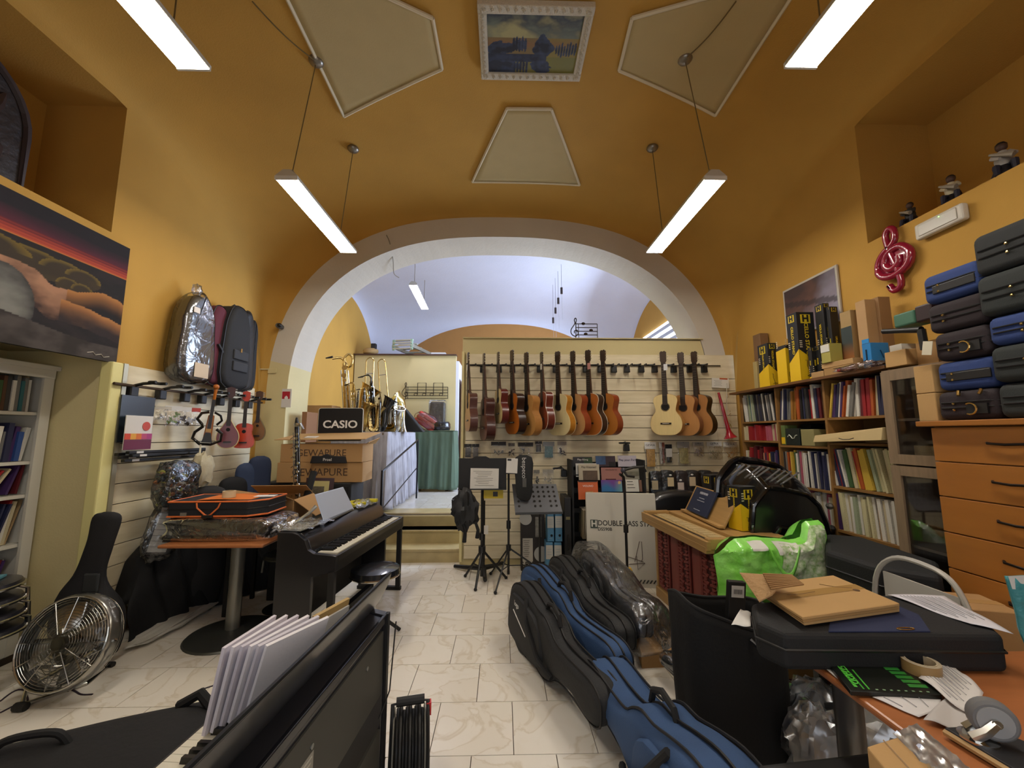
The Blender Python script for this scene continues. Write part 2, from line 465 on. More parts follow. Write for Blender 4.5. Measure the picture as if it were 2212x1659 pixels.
b.grid(lambda u, v: (vx[round(u * N2)], vy[round(v * N2)], vault2(vx[round(u * N2)], vy[round(v * N2)])), N2, N2)
tag(b.build('ceiling', LILAC, sm=1, ang=80), kind='structure')
for s, nm in ((-1, 'wall_left'), (1, 'wall_right')):
    b = MB()
    for y0, y1 in zip(vy, vy[1:]):
        b.quad([(s * 3.1, y0, .4), (s * 3.1, y1, .4), (s * 3.1, y1, 1.72 + 2.65 * sup((y1 - R_C) / R_H, 2.3)), (s * 3.1, y0, 1.72 + 2.65 * sup((y0 - R_C) / R_H, 2.3))])
    tag(b.build(nm, OCHRE), kind='structure')
b = MB()
for x0, x1 in zip(vx, vx[1:]):
    b.quad([(x0, RY1, .4), (x1, RY1, .4), (x1, RY1, 1.72 + 2.6 * sup(x1 / 3.1, 2.3)), (x0, RY1, 1.72 + 2.6 * sup(x0 / 3.1, 2.3))])
tag(b.build('wall_rear', M('#a87840', .85, var=.08)), kind='structure')
# low cream partition in the rear room + white return
zt = onY(880, 768, 8.4).z; xr = onY(985, 800, 8.4).x
b = MB(); b.box(((-3.08 + xr) / 2, 8.46, (zt + .47) / 2), (xr + 3.08, .12, zt - .47)); tag(b.build('wall_partition', CREAM), kind='structure')
MB().box(((-3.08 + xr) / 2, 8.44, zt + .012), (xr + 3.1, .2, .024)).build('trim_2', M('#4a2f22', .6)); tag(bpy.data.objects['trim_2'], kind='structure')
b = MB(); b.box((xr + .03, 9.2, (zt + .47) / 2 - .05), (.06, 1.6, zt - .6)); tag(b.build('wall_return', M('#dfe3ee', .6)), kind='structure')
# brown door leaf far right of return
dr = tag(MB().box((xr + .14, 8.75, 1.6), (.05, .5, 2.2)).build('door_1', M('#7a4028', .5)), kind='structure')
MB().lathe([(.02, 0), (.02, .05)], 8, (xr + .14, 8.47, 1.5), 'Y').build('door_handle', M('#c8b070', .3, 1), dr)
# rear window (bright blind) on the right wall of the rear room
wi = tag(MB().box((3.06, 7.6, 2.6), (.04, 2.2, 2.0)).build('window_1', emis('#dbe6ff', 3.0)), kind='structure')
b = MB()
for k in range(14): b.box((3.02, 7.6, 1.68 + k * .14), (.012, 2.2, .07))
b.build('blind', M('#c8d2e6', .5), wi)
# -- partition + slat walls
SLAT = M('#e6dabb', .6, var=.12, vs=3.0, hex2='#d4c6a2', stretch=(1, 1, 6), bump=.04)
YP = 5.0
p0 = onY(1000, 731, YP); PXL = p0.x; PZT = p0.z
pw = MB()
pts = [(PXL, 0)] + [(PXL, PZT)]
qq = [q for q in qs if AZ < arch_pt(q, AA - .01, AB)[1] and arch_pt(q, AA, AB)[0] > 0 and arch_pt(q, AA, AB)[1] < PZT]
pts += [(arch_pt(q, AA - .01, AB)[0], arch_pt(q, AA, AB)[1]) for q in reversed(qq)]
pts += [(AX + AA - .01, 0)]
pw.prism(pts, YP, YP + .14, plane='XZ')
tag(pw.build('wall_partition', CREAM), kind='structure')
tag(MB().box((PXL + .012, YP - .02, 1.3), (.03, .05, 2.5)).build('trim_3', M('#d9cb93', .5)), kind='structure')
MB().box(((PXL + 2.55) / 2, YP + .04, PZT + .004), (2.54 - PXL, .15, .01)).build('trim_4', CREAM); tag(bpy.data.objects['trim_4'], kind='structure')
SZT = onY(1280, 765, YP - .05).z
def slat_wall(name, frame_fn, length, ztop, zbot, pitch=.153):
    """frame_fn(u, z0, z1) -> 8 corners ; boards are single children"""
    root = MB(); root.hexa(frame_fn(0, length, zbot, ztop, .0, .012)); r = root.build(name, M('#3a2f22', .8)); tag(r, kind='structure')
    z = ztop; k = 0
    while z > zbot + .03:
        h = pitch * 2 if k == 0 else pitch
        h = min(h, z - zbot)
        MB().hexa(frame_fn(0, length, z - h + .006, z, .012, .028)).build('slat_board', SLAT, r, bevel=.002, seg=1)
        z -= h; k += 1
    return r
def fb(u0, u1, z0, z1, d0, d1):   # back: from x = PXL+.06
    x0, x1 = PXL + .05 + u0, PXL + .05 + u1; y0, y1 = YP - d1, YP - d0
    return [(x0, y0, z0), (x1, y0, z0), (x1, y1, z0), (x0, y1, z0), (x0, y0, z1), (x1, y0, z1), (x1, y1, z1), (x0, y1, z1)]
BACKLEN = onY(1560, 800, YP).x - PXL - .05 + .14
slat_wall('wall_slats', fb, BACKLEN, SZT, .075)
def fl_(u0, u1, z0, z1, d0, d1):
    y0, y1 = 3.14 + u0, 3.14 + u1; x0, x1 = XL + d0, XL + d1
    return [(x0, y0, z0), (x1, y0, z0), (x1, y1, z0), (x0, y1, z0), (x0, y0, z1), (x1, y0, z1), (x1, y1, z1), (x0, y1, z1)]
LZT = onX(278, 789, XL + .03).z
slat_wall('wall_slats', fl_, 1.72, LZT, .18)
post = MB(); post.box((XL + .03, 3.085, (LZT) / 2), (.09, .09, LZT)); tag(post.build('trim_5', M('#e0d793', .6), bevel=.01), kind='structure')
tag(MB().box((XL + .05, 3.15, LZT / 2), (.05, .035, LZT)).build('trim_6', M('#a9a28a', .35, .4)), kind='structure')
# paint border below the left slats
# -- ceiling ornaments
PANEL = M('#bba878', .85, bump=.05, bs=90, var=.05); BORD = M('#d8cdb0', .8)
def vault_patch(name, corners, label, inner=.035):
    t = thing(name, label, 'ceiling panel', (sum(c[0] for c in corners) / 4, sum(c[1] for c in corners) / 4, 4.3), group=None)
    def f(P, u, v, off):
        a = [P[0][i] * (1 - u) + P[1][i] * u for i in (0, 1)]; c = [P[3][i] * (1 - u) + P[2][i] * u for i in (0, 1)]
        x, y = a[0] * (1 - v) + c[0] * v, a[1] * (1 - v) + c[1] * v
        return (x, y, vault(x, y) - off)
    W(t).grid(lambda u, v: f(corners, u, v, .012), 14, 14).build('field', PANEL, t, sm=1, solid=.01)
    for k in range(4):
        p, q = corners[k], corners[(k + 1) % 4]
        pts = [(p[0] + (q[0] - p[0]) * i / 14, p[1] + (q[1] - p[1]) * i / 14) for i in range(15)]
        W(t).tube([(x, y, vault(x, y) - .018) for x, y in pts], .014, 6).build('border', BORD, t)
    return t
def vp(x, y): p = onV(x, y); return (p.x, p.y)
A, B_, C_, D_ = vp(1095, 231), vp(1191, 232), vp(1252, 397), vp(1020, 390)
vault_patch('ceiling_panel', [A, B_, C_, D_], 'pale trapezoid panel outlined in white, painted just above the arch')
pc = vp(1150, 85)
a, b_, c = vp(743, 248), vp(955, 145), vp(935, 35)
ym = (b_[1] + c[1]) / 2
vault_patch('ceiling_panel', [b_, (c[0], 2 * ym - b_[1]), (a[0], 2 * ym - a[1]), a], 'pale outlined ceiling panel to the left of the ceiling painting')
a, b_, c = vp(1545, 246), vp(1337, 148), vp(1365, 35)
ym = (b_[1] + c[1]) / 2
vault_patch('ceiling_panel', [b_, a, (a[0], 2 * ym - a[1]), (c[0], 2 * ym - b_[1])], 'pale outlined ceiling panel to the right of the ceiling painting')
# ceiling painting
q = [onV(1040, 166, .02), onV(1252, 168, .02), onV(1278, 3, .02), onV(1028, 3, .02)]
zc = min(p.z for p in q) - .01
t = thing('ceiling_painting', 'landscape painting of trees by water in an ornate white frame on the ceiling', 'painting', (pc[0], pc[1], zc))
x0, x1 = onZ(1040, 166, zc).x, onZ(1252, 168, zc).x; y1 = onZ(1146, 167, zc).y; y0 = onZ(1150, 3, zc).y
xm = (x0 + x1) / 2; hw = (x1 - x0) / 2
def land(u, v):
    # u across, v 0 = lower edge seen (far), 1 = top
    n1 = noise.fractal(Vector((u * 5, v * 5, 1)), 1, 2, 4); n2 = noise.fractal(Vector((u * 9, v * 9, 7)), 1, 2, 3)
    c = mixh('#6b7468', '#39414a', (v - .6) * 3 + n1)
    cl = max(0, 1 - ((u - .25) / .35) ** 2 - ((v - .68 + .3 * (u - .2)) / .2) ** 2) + n1 * .7
    c = mixh(c, '#a7a173', cl * 1.2)
    if v < .62: c = mixh('#7c6a42' if u < .55 else '#86793a', '#8f5a3a', .5 * max(0, 1 - abs(v - .52) * 8) + .2 * n2)
    if v < .3: c = mixh(c, '#6f7339', .7)
    E = lambda a, b, rx, ry: math.hypot((u - a) / rx, (v - b) / ry) + .5 * n1
    tree = min(E(.10, .44, .12, .12), E(.20, .42, .09, .1), E(.60, .52, .07, .16), E(.63, .42, .11, .13), E(.56, .4, .07, .09), *[E(.285 + .032 * k, .5 + .02 * (k % 2), .014, .13) for k in range(5)], *[E(.76 + .03 * k, .42, .012, .08 + .02 * (k % 3)) for k in range(8)])
    if tree < 1: c = mixh('#171f30', '#34425e', tree - .2 + n2)
    if .20 < v < .35 and u < .66: c = mixh('#1a2338', '#2e3c58', .4 + n2)
    if v <= .22: r_ = min(E(.12, .14, .2, .16), E(.62, .14, .11, .15), *[E(.30 + .035 * k, .12, .014, .14) for k in range(5)]); c = mixh('#1f283c', '#38486a', r_ + n2 - .3) if r_ < 1 else c
    return c
fr = W(t)
wf = .065
for (cx_, cy_, sx_, sy_) in ((xm, y1 - wf / 2, 2 * hw, wf), (xm, y0 + wf / 2, 2 * hw, wf)): fr.box((cx_, cy_, zc - .01), (sx_, sy_, .05))
for s in (-1, 1): fr.box((xm + s * (hw - wf / 2), (y0 + y1) / 2, zc - .01), (wf - .002, y1 - y0 - 2 * wf, .049))
for s in (-1, 1):
    for k in range(14):
        fr.ball((xm + s * (hw - wf / 2), y0 + .04 + k * (y1 - y0 - .08) / 13, zc - .036), .016, 6)
        fr.ball((xm - hw + .05 + k * (2 * hw - .1) / 13, (y0 + y1) / 2 + s * ((y1 - y0) / 2 - wf / 2), zc - .036), .016, 6)
fr.build('frame', M('#cdc6b4', .6, bump=.5, bs=120), t, bevel=.006)
pt = paint(None, 'canvas', t, lambda u, v: (xm + (u - .5) * 2 * (hw - wf) - t.location.x, y1 - wf - v * (y1 - y0 - 2 * wf) - t.location.y, zc - .02 - t.location.z), 160, 120, land)
# -- fluorescent lamps
ALU = M('#9a9a94', .35, .7); CABLE = M('#6b5a34', .6)
def lamp(X, y0, y1, z, label, cans, wid=.15):
    t = thing('pendant_lamp', label, 'lamp', (X, (y0 + y1) / 2, z), group='pendant tube lamps')
    L = y1 - y0; h = L / 2
    b = MB(); b.prism([(-wid / 2, 0), (wid / 2, 0), (wid / 2 - .005, .03), (.03, .075), (-.03, .075), (-wid / 2 + .005, .03)], -h, h, plane='XZ')
    b.build('housing', M('#c9c7bb', .4, .3), t, bevel=.004)
    b = MB(); b.box((0, 0, -.003), (wid - .012, L - .03, .006)); b.build('diffuser', emis('#fff6e8', LAMP_E), t)
    for s in (-1, 1): MB().box((0, s * (h - .004), .006), (wid, .012, .03)).build('end_cap', M('#d8d6cc', .4), t)
    for (cx_, cy_) in cans:
        zz = vault(cx_, cy_); s = 1 if cy_ > (y0 + y1) / 2 else -1
        ax, ay = 0, min(max(cy_ - (y0 + y1) / 2, -h + .08), h - .08)
        MB().ball((cx_ - X, cy_ - t.location.y, zz - z - .01), .058, 14, sc=(1, 1, .6)).build('canopy', M('#8f8a80', .35, .8), t, sm=1)
        MB().tube([(cx_ - X, cy_ - t.location.y, zz - z - .03), (ax, ay, .1)], .004, 5).build('cable', CABLE, t)
        MB().lathe([(.018, .07), (.018, .1), (.008, .12)], 8, (ax, ay, 0)).build('clamp', ALU, t)
    return t
cl, cr = vp(683, 130), vp(1480, 125); cl2, cr2 = vp(763, 320), vp(1409, 318)
zl = 3.44
n1, n2 = onZ(622, 385, zl), onZ(750, 545, zl); lamp((n1.x + n2.x) / 2, n1.y, n2.y, zl, 'left pendant tube lamp farther from the viewer, over the table', [cl, cl2], .17)
LN = (n1, n2)
n1, n2 = onZ(1537, 385, zl), onZ(1420, 545, zl); lamp((n1.x + n2.x) / 2, n1.y, n2.y, zl, 'right pendant tube lamp farther from the viewer, nearer the arch', [cr, cr2], .17)
n2 = onZ(420, 150, zl); lamp(n2.x, n2.y - 1.25, n2.y, zl, 'left pendant tube lamp cut off by the top of the picture', [(n2.x, n2.y - .15)], .17)
n2 = onZ(1728, 146, zl); lamp(n2.x, n2.y - 1.25, n2.y, zl, 'right pendant tube lamp cut off by the top of the picture', [(n2.x, n2.y - .15)], .17)
# loose cables between canopies
for (ax_, ay_, bx_, by_, lab) in ((683, 130, 545, 0, 'thin cable strung along the ceiling from the left lamp canopy'), (1480, 125, 1590, 0, 'thin cable strung along the ceiling from the right lamp canopy')):
    p, q = onV(ax_, ay_, .02), onV(bx_, by_, .02)
    pts = [p.lerp(q, i / 10) for i in range(11)]; pts = [Vector((v.x, v.y, min(v.z, vault(v.x, v.y)) - .01 - .03 * math.sin(PI * i / 10))) for i, v in enumerate(pts)]
    tag(MB().tube(pts, .005, 5).build('ceiling_cable', CABLE), lab, 'cable', 'ceiling cables')
# rear-room lamp
n1, n2 = onY(892, 618, 6.6), onY(916, 668, 7.7); z2 = onY(892, 618, 6.6).z
p1 = onZ(892, 616, z2); p2 = onZ(918, 668, z2)
t = thing('pendant_lamp', 'small pendant tube lamp in the white vaulted rear room', 'lamp', ((p1.x + p2.x) / 2, (p1.y + p2.y) / 2, z2), math.atan2(-(p2.x - p1.x), p2.y - p1.y), group='pendant tube lamps')
L = (p2 - p1).length
MB().prism([(-.07, 0), (.07, 0), (.065, .03), (.03, .07), (-.03, .07), (-.065, .03)], -L / 2, L / 2, plane='XZ').build('housing', M('#c9c7bb', .4, .3), t)
MB().box((0, 0, -.003), (.13, L - .03, .006)).build('diffuser', emis('#f4f2ff', 14), t)
for s in (-1, 1): MB().tube([(0, s * L * .4, .07), (0, s * L * .4, vault2(t.location.x, t.location.y) - z2 - .1)], .004, 5).build('cable', CABLE, t)
# == GUITARS ON THE REAR SLAT WALL
BLK = M('#141414', .45); BLKM = M('#1b1b1c', .8, bump=.1, bs=200); CHROME = M('#c8c8c4', .18, 1.0); STEEL = M('#8d8f8c', .35, .9)
GOLD = M('#cdb070', .22, 1.0); GOLD2 = M('#b99a58', .3, 1.0); SILV = M('#c9c9c3', .2, 1.0)
CARD = M('#a98252', .85, bump=.08, bs=60, var=.06, vs=4); CARD2 = M('#b8935f', .85, bump=.06, var=.05)
PAPER = M('#d8d6d0', .8, bump=.1, bs=12); WHITE = M('#dcdad2', .6)
def half(pts): return smooth_poly([(x, z) for x, z in pts] + [(-x, z) for x, z in reversed(pts[1:-1])], 4)
GB = half([(0, 0), (.10, .006), (.165, .055), (.185, .13), (.168, .205), (.127, .265), (.118, .30), (.130, .355), (.141, .405), (.122, .452), (.06, .478), (0, .482)])
HANG = []
def wood(h, gloss=.3, v=.18): return M(h, gloss, var=v, vs=14, stretch=(6, 1, .7), coat=.12)
def guitar(label, nx, by, ty, th, top, side, bind=None, inner='#3a241a', head='#3a2a1e', Y=4.74, tag_=None, neck='#4a3020', fb='#2a201a'):
    p = onY(nx, by, Y); s = (onY(nx, ty, Y).z - p.z)
    t = thing('acoustic_guitar', label, 'guitar', (p.x + .0, Y, p.z), (0, 0, R(-th)), 'guitars hanging on the rear slat wall'); t.scale = (s, s, s)
    MB().prism(GB, -.048, .048, plane='XZ').build('body', [wood(side), wood(side)], t, sm=1, ang=50)
    sb = [(x * .985, .002 + z * .991) for x, z in GB]
    MB().prism(sb, -.0505, -.0478, plane='XZ').build('soundboard', wood(top, .35, .08), t)
    if bind:
        for yy in (-.0485, .0485): MB().tube([(x, yy, z) for x, z in GB], .0032, 5, closed=True).build('binding', M(bind, .4), t)
    MB().lathe([(.052, 0), (.052, .002), (.043, .002), (.043, .0)], 24, (0, -.0525, .33), 'Y', caps=False).build('rosette', M('#4a3a2c', .5, var=.5, vs=60), t)
    MB().lathe([(.042, 0), (.042, .001)], 24, (0, -.0522, .33), 'Y').build('soundhole', M('#120c08', .9), t)
    MB().hexa([(-.028, -.036, .44), (.028, -.036, .44), (.024, -.005, .44), (-.024, -.005, .44), (-.025, -.052, .86), (.025, -.052, .86), (.02, -.034, .86), (-.02, -.034, .86)]).hexa([(-.028, -.05, .42), (.028, -.05, .42), (.03, .04, .44), (-.03, .04, .44), (-.026, -.05, .52), (.026, -.05, .52), (.02, -.03, .52), (-.02, -.03, .52)]).build('neck', M(neck, .35, coat=.3), t, bevel=.006)
    b = MB(); b.hexa([(-.029, -.058, .355), (.029, -.058, .355), (.029, -.050, .355), (-.029, -.050, .355), (-.025, -.060, .86), (.025, -.060, .86), (.025, -.052, .86), (-.025, -.052, .86)])
    for k in range(1, 17):
        z = .86 - .65 * (1 - 2 ** (-k / 12)); b.box((0, -.0603 - .0, z), (.05, .0015, .0018), 1)
    b.build('fretboard', [M(fb, .45), M('#8c8878', .3, .9)], t)
    MB().prism([(-.026, .86), (.026, .86), (.036, .885), (.037, .985), (.02, 1.0), (0, .993), (-.02, 1.0), (-.037, .985), (-.036, .885)], -.058, -.040, plane='XZ').build('headstock', M(head, .3, coat=.3), t)
    for sx_ in (-1, 1):
        b = MB()
        for k in range(3):
            z = .895 + k * .033
            b.tube([(sx_ * .036, -.049, z), (sx_ * .052, -.049, z)], .0025, 6); b.ball((sx_ * .055, -.049, z), .0075, 8, sc=(.8, .6, 1))
        b.build('tuning_machine', M('#cfc7a8', .3, .4), t)
    b = MB(); b.box((0, -.055, .135), (.125, .01, .02)); b.box((0, -.062, .136), (.075, .006, .006), 1); b.build('bridge', [M('#20140e', .4), M('#d8d2be', .5)], t)
    if tag_:
        MB().box((.03, -.07, .80), (.045, .002, .075)).build('price_tag', M(tag_, .6), t)
    HANG.append((nx, p, s, t))
    return t
GD = [
 ('acoustic guitar in matte brown, leftmost on the rear wall, seen edge-on', 1018, 932, 762, 72, '#b98d58', '#5b3a33', None, '#d9d5d0'),
 ('dark glossy red-brown guitar hanging lower, second from the left', 1053, 951, 764, 72, '#6b2f22', '#46211b', '#5a3a2a', None),
 ('small guitar with cream top and mahogany sides, third from the left', 1083, 915, 761, 52, '#cdb780', '#5f1f1b', None, None),
 ('orange-topped guitar with very dark brown sides, fourth from the left', 1114, 938, 757, 46, '#b0621f', '#2f1810', None, None),
 ('honey blonde guitar with matching sides, fifth from the left', 1145, 941, 762, 40, '#bd8a4c', '#b07b40', None, None),
 ('narrow red-brown guitar with bright white bindings, sixth from the left', 1179, 928, 761, 70, '#8a3d22', '#67291c', '#d8cfba', '#e8e4d8'),
 ('cream-topped guitar with amber sides and a large rosette, seventh from the left', 1213, 940, 760, 33, '#d8c793', '#b47824', '#d8c89c', None),
 ('tan-topped guitar with red-orange sides, eighth from the left', 1247, 940, 759, 38, '#bd8f5c', '#8d3f20', None, None),
 ('orange cedar guitar edged in white with dark sides and a pink tag', 1280, 940, 757, 34, '#ae6426', '#33251b', '#d6cbb2', '#c98f88'),
 ('orange cedar guitar with glossy red sides, rightmost of the left ten', 1313, 940, 757, 34, '#b06c28', '#8a3a18', None, None),
 ('pale spruce classical guitar facing the room, first right of the empty hooks', 1443, 940, 760, 24, '#dcc48a', '#c08c45', None, '#cfcfcf'),
 ('tan cedar guitar with brown sides, in the middle of the right-hand three', 1483, 941, 762, 33, '#b07c47', '#83512c', None, None),
 ('tan guitar with nearly black sides, rightmost guitar on the rear wall', 1514, 941, 760, 42, '#a8733f', '#2c1a12', None, None)]
for lab, nx, by, ty, th, tp, sd, bd, tg in GD: guitar(lab, nx, by, ty, (th + 19 if th < 60 else th + 3) if nx < 1400 else th + 16, tp, sd, bd, tag_=tg)
GD1 = bpy.data.objects
# hanger hooks and rail
b = MB(); pa, pb = onY(1010, 788, 4.955), onY(1556, 790, 4.955)
tag(b.box(((pa.x + pb.x) / 2, 4.955, pa.z), (pb.x - pa.x, .01, .012)).build('hanger_rail', M('#3a342c', .4, .6)), 'thin black metal rail running along the rear slat wall behind the guitars', 'rail')
def hanger(bx, nx, lab, by=788):
    q = onY(bx, by + 8, 4.94); t = thing('guitar_hanger', lab, 'hanger', tuple(q), 0, 'wall hangers for instruments')
    MB().box((0, 0, -.01), (.072, .05, .085), taper=.9).build('bracket', BLK, t, bevel=.008)
    e = onY(nx, by, 4.76); d = (e.x - q.x, e.y - q.y, e.z - q.z)
    MB().tube([(0, 0, .03), (d[0] * .5, d[1] * .5, d[2] + .01), (d[0], d[1] + .02, d[2])], .011, 7).build('arm', BLK, t)
    MB().tube([(d[0] - .05, d[1] - .045, d[2]), (d[0] - .05, d[1] + .01, d[2]), (d[0], d[1] + .03, d[2]), (d[0] + .05, d[1] + .01, d[2]), (d[0] + .05, d[1] - .045, d[2])], .011, 7).build('yoke', BLK, t)
hb = [(1043, 1019, 'leftmost'), (1078, 1054), (1107, 1084), (1137, 1115), (1166, 1146), (1200, 1180), (1235, 1214), (1265, 1248), (1297, 1281), (1326, 1314)]
for k, h in enumerate(hb): hanger(h[0], h[1], 'black wall hanger holding the %s guitar from the left' % ORD[k])
for k, (bx, nx) in enumerate([(1354, 1344), (1385, 1372), (1414, 1402)]): hanger(bx, nx, 'empty black wall hanger, %s of three between the two groups of guitars' % ORD[k])
for k, (bx, nx) in enumerate([(1455, 1443), (1490, 1483), (1521, 1515)]): hanger(bx, nx, 'black wall hanger holding the %s guitar of the right-hand three' % ORD[k])
hanger(1353, 1348, 'single empty black hanger lower on the rear wall beneath the gap', 957)
hanger(1218, 1205, 'empty black hanger on the rear wall above the perforated music desk', 1012)
# == SMALL PACKETS ON THE REAR WALL
CLEAR = film(op=.10, rough=.1, bs=30)
def packet(x0, y0, x1, y1, lab, head='#dcdad0', body='#888888', kind=0, wording=None, Y=4.93, grp='accessory packets hanging on the rear wall'):
    a, c = onY(x0, y0, Y), onY(x1, y1, Y); W_ = abs(c.x - a.x); H_ = a.z - c.z
    t = thing('accessory_packet', lab, 'packet', ((a.x + c.x) / 2, Y, a.z), 0, grp)
    MB().box((0, 0, -H_ * .13), (W_, .004, H_ * .26)).build('header_card', M(head, .6), t)
    MB().grid(lambda u, v: ((u - .5) * W_ * (1 + .04 * math.sin(v * 9)), -.012 - .012 * math.sin(PI * u) * math.sin(PI * v) + .003 * math.sin(u * 17 + v * 11), -H_ * (.2 + .8 * v)), 6, 8).build('sleeve', CLEAR, t, sm=1)
    rnd = random.Random(int(x0)); b = MB(); bm = M(body, .5, bump=.2, bs=80, var=.4, vs=40)
    if kind == 0:
        for k in range(9): b.at((rnd.uniform(-.35, .35) * W_, -.004, -H_ * rnd.uniform(.45, .92)), (0, rnd.uniform(0, 3), 0)).box((0, 0, 0), (W_ * .3, .01, H_ * .09))
    elif kind == 1: b.box((0, -.003, -H_ * .6), (W_ * .72, .016, H_ * .66))
    elif kind == 2:
        for k in range(5): b.lathe([(.012, 0), (.012, .008)], 10, (rnd.uniform(-.3, .3) * W_, -.008, -H_ * rnd.uniform(.5, .9)), 'Y')
        b.tube([(-W_ * .3, -.005, -H_ * .5), (0, -.01, -H_ * .85), (W_ * .3, -.005, -H_ * .55)], .006, 5)
    b.build('contents', bm, t, bevel=.002, seg=1)
    if wording: text('lettering', wording, min(H_ * .16, W_ * .28), M('#1c1c1c', .6), t, (0, -.003, -H_ * .12), depth=.0004)
    MB().tube([(0, .04, -.01), (0, -.02, -.012)], .003, 5).build('peg', STEEL, t)
    return t
packet(1003, 959, 1019, 990, 'narrow black boxed accessory at the far left of the rear wall pegs', '#22201e', '#2a2826', 1)
packet(1020, 959, 1035, 990, 'black boxed accessory with silver print, second at the left end', '#1b1b1a', '#55524c', 1)
packet(1061, 954, 1093, 988, 'clear packet of cables with a black header, left group', '#241c18', '#8f8c84', 2)
packet(1098, 957, 1112, 985, 'small dark clear packet between two cable packets', '#5a5148', '#4b443c', 0)
packet(1119, 956, 1152, 990, 'clear packet of bright metal bits with a black header', '#241c18', '#b8b4aa', 0)
packet(1156, 953, 1171, 978, 'little black packet with a round white logo', '#151515', '#1a1a1a', 1)
packet(1173, 954, 1198, 991, 'grey blister pack with a teal product inside', '#8d9090', '#4f7f84', 1)
packet(1204, 954, 1224, 985, 'small mixed packet hanging right of the grey blister pack', '#8f8478', '#5c5454', 0)
packet(1152, 1015, 1166, 1046, 'grey clear packet low on the wall above the perforated desk', '#77736a', '#5d5b56', 0)
packet(1172, 1014, 1196, 1046, 'clear crinkled packet low on the wall above the perforated desk', '#a09a8c', '#b9b4a6', 2)
packet(1392, 955, 1419, 1012, 'white-headed packet holding a yellow cloth, right group', '#e2e0da', '#c89a4c', 1, 'GEWA')
packet(1423, 955, 1432, 1006, 'tall thin white packet beside the orange-brown stick', '#dcd8d0', '#cfcac0', 1)
packet(1429, 956, 1437, 1003, 'long orange-brown stick in a clear sleeve', '#8a4a34', '#8d4a35', 1)
packet(1437, 960, 1453, 1002, 'black case with a white label in the right group', '#1c1c1c', '#2a2a2a', 1)
packet(1462, 954, 1491, 1005, 'grey packet with a yellow swab, right group', '#a8a49a', '#c8bc7c', 1)
packet(1496, 955, 1521, 986, 'short clear packet of small pink and white pads', '#b5b0a4', '#c4b4aa', 0, 'GEWA')
packet(1526, 954, 1561, 993, 'wide clear packet of ivory knobs with a white header', '#dedcd4', '#cfc8a6', 2, 'GEWA')
packet(1562, 955, 1594, 997, 'clear packet of wooden pads with a white header, rightmost', '#dedcd4', '#c39a62', 2, 'GEWA')
p = onY(1445, 978, 4.9); tag(MB().box(tuple(p), (.075, .004, .1)).build('paper_label', M('#dddbd2', .7)), 'white paper label on the black case in the packet group', 'label')
# red plastic trumpet in a clear bag + sign
a = onY(1552, 848, 4.9); c = onY(1578, 946, 4.88)
t = thing('plastic_trumpet', 'red plastic trumpet hanging in a clear bag right of the guitars', 'trumpet', tuple(a))
d = c - a
MB().tube([(0, 0, 0), (0, 0, -.02)] , [.014, .01], 10).build('mouthpiece', M('#e6e2da', .4), t)
N = 14; MB().tube([tuple(d * (i / N)) for i in range(N + 1)], [.014 + .012 * (i / N) + .05 * max(0, (i / N - .8) / .2) ** 2 for i in range(N + 1)], 14).build('bell', M('#b0182a', .25, coat=.4), t, sm=1)
MB().grid(lambda u, v: (-.06 + .24 * u, -.03 + .01 * math.sin(9 * u), .02 - .64 * v), 8, 10).build('bag', film(op=.05, bs=10), t, sm=1)
a = onY(1537, 817, 4.93); c = onY(1575, 838, 4.93)
t = thing('instruction_card', 'white printed card with an orange edge pinned above the red trumpet', 'card', ((a.x + c.x) / 2, 4.93, (a.z + c.z) / 2), (0, R(3), 0))
MB().box((0, 0, 0), (c.x - a.x, .003, a.z - c.z)).build('sheet', M('#dfdbd0', .7), t)
MB().box((.04, -.002, .055), (.1, .001, .018)).build('header', M('#b8562c', .6), t)
b = MB()
for k in range(5): b.box((-.03, -.002, .03 - k * .016), (.1 - .02 * (k % 2), .001, .003))
b.build('print', M('#6a665e', .7), t)
MB().tube([(.075, -.01, .0), (.07, -.01, -.45)], .004, 5).build('cord', M('#d9d5c8', .5), t)
# == LEFT SLAT WALL
def LX(x, y, X=-2.8): return onX(x, y, X)
# rail and hangers
a, c = LX(246, 828, -2.88), LX(566, 872, -2.88)
tag(MB().tube([tuple(a), (a.x, c.y, a.z)], .011, 6).build('hanger_rail', M('#4a3a28', .5, .4)), 'thin metal rail running along the left slat wall above the small instruments', 'rail')
RAILZ = a.z
for k, bx in enumerate([285, 348, 401, 438, 478, 512, 540]):
    q = LX(bx, 845, -2.9); q.z = RAILZ - .02
    t = thing('guitar_hanger', 'black hanger on the left slat wall, %s from the post' % ORD[k], 'hanger', tuple(q), 0, 'hangers on the left slat wall')
    MB().box((0, 0, -.02), (.05, .072, .085)).build('bracket', BLK, t, bevel=.008)
    MB().tube([(0, 0, .02), (.08, 0, .04), (.16, -.0, .045)], .012, 6).build('arm', BLK, t)
    MB().tube([(.22, -.05, .045), (.17, -.05, .045), (.15, 0, .045), (.17, .05, .045), (.22, .05, .045)], .012, 6).build('yoke', BLK, t)
def small_inst(name, label, px, ty, by, X, th, lean=0): 
    top, bot = onX(px[0], ty, X), onX(px[1], by, X)
    mid = (top.y + bot.y) / 2
    s = top.z - bot.z
    t = thing(name, label, name.replace('_', ' ') if len(name) < 16 else 'instrument', (X, mid, bot.z), (0, R(lean), R(th))); return t, s
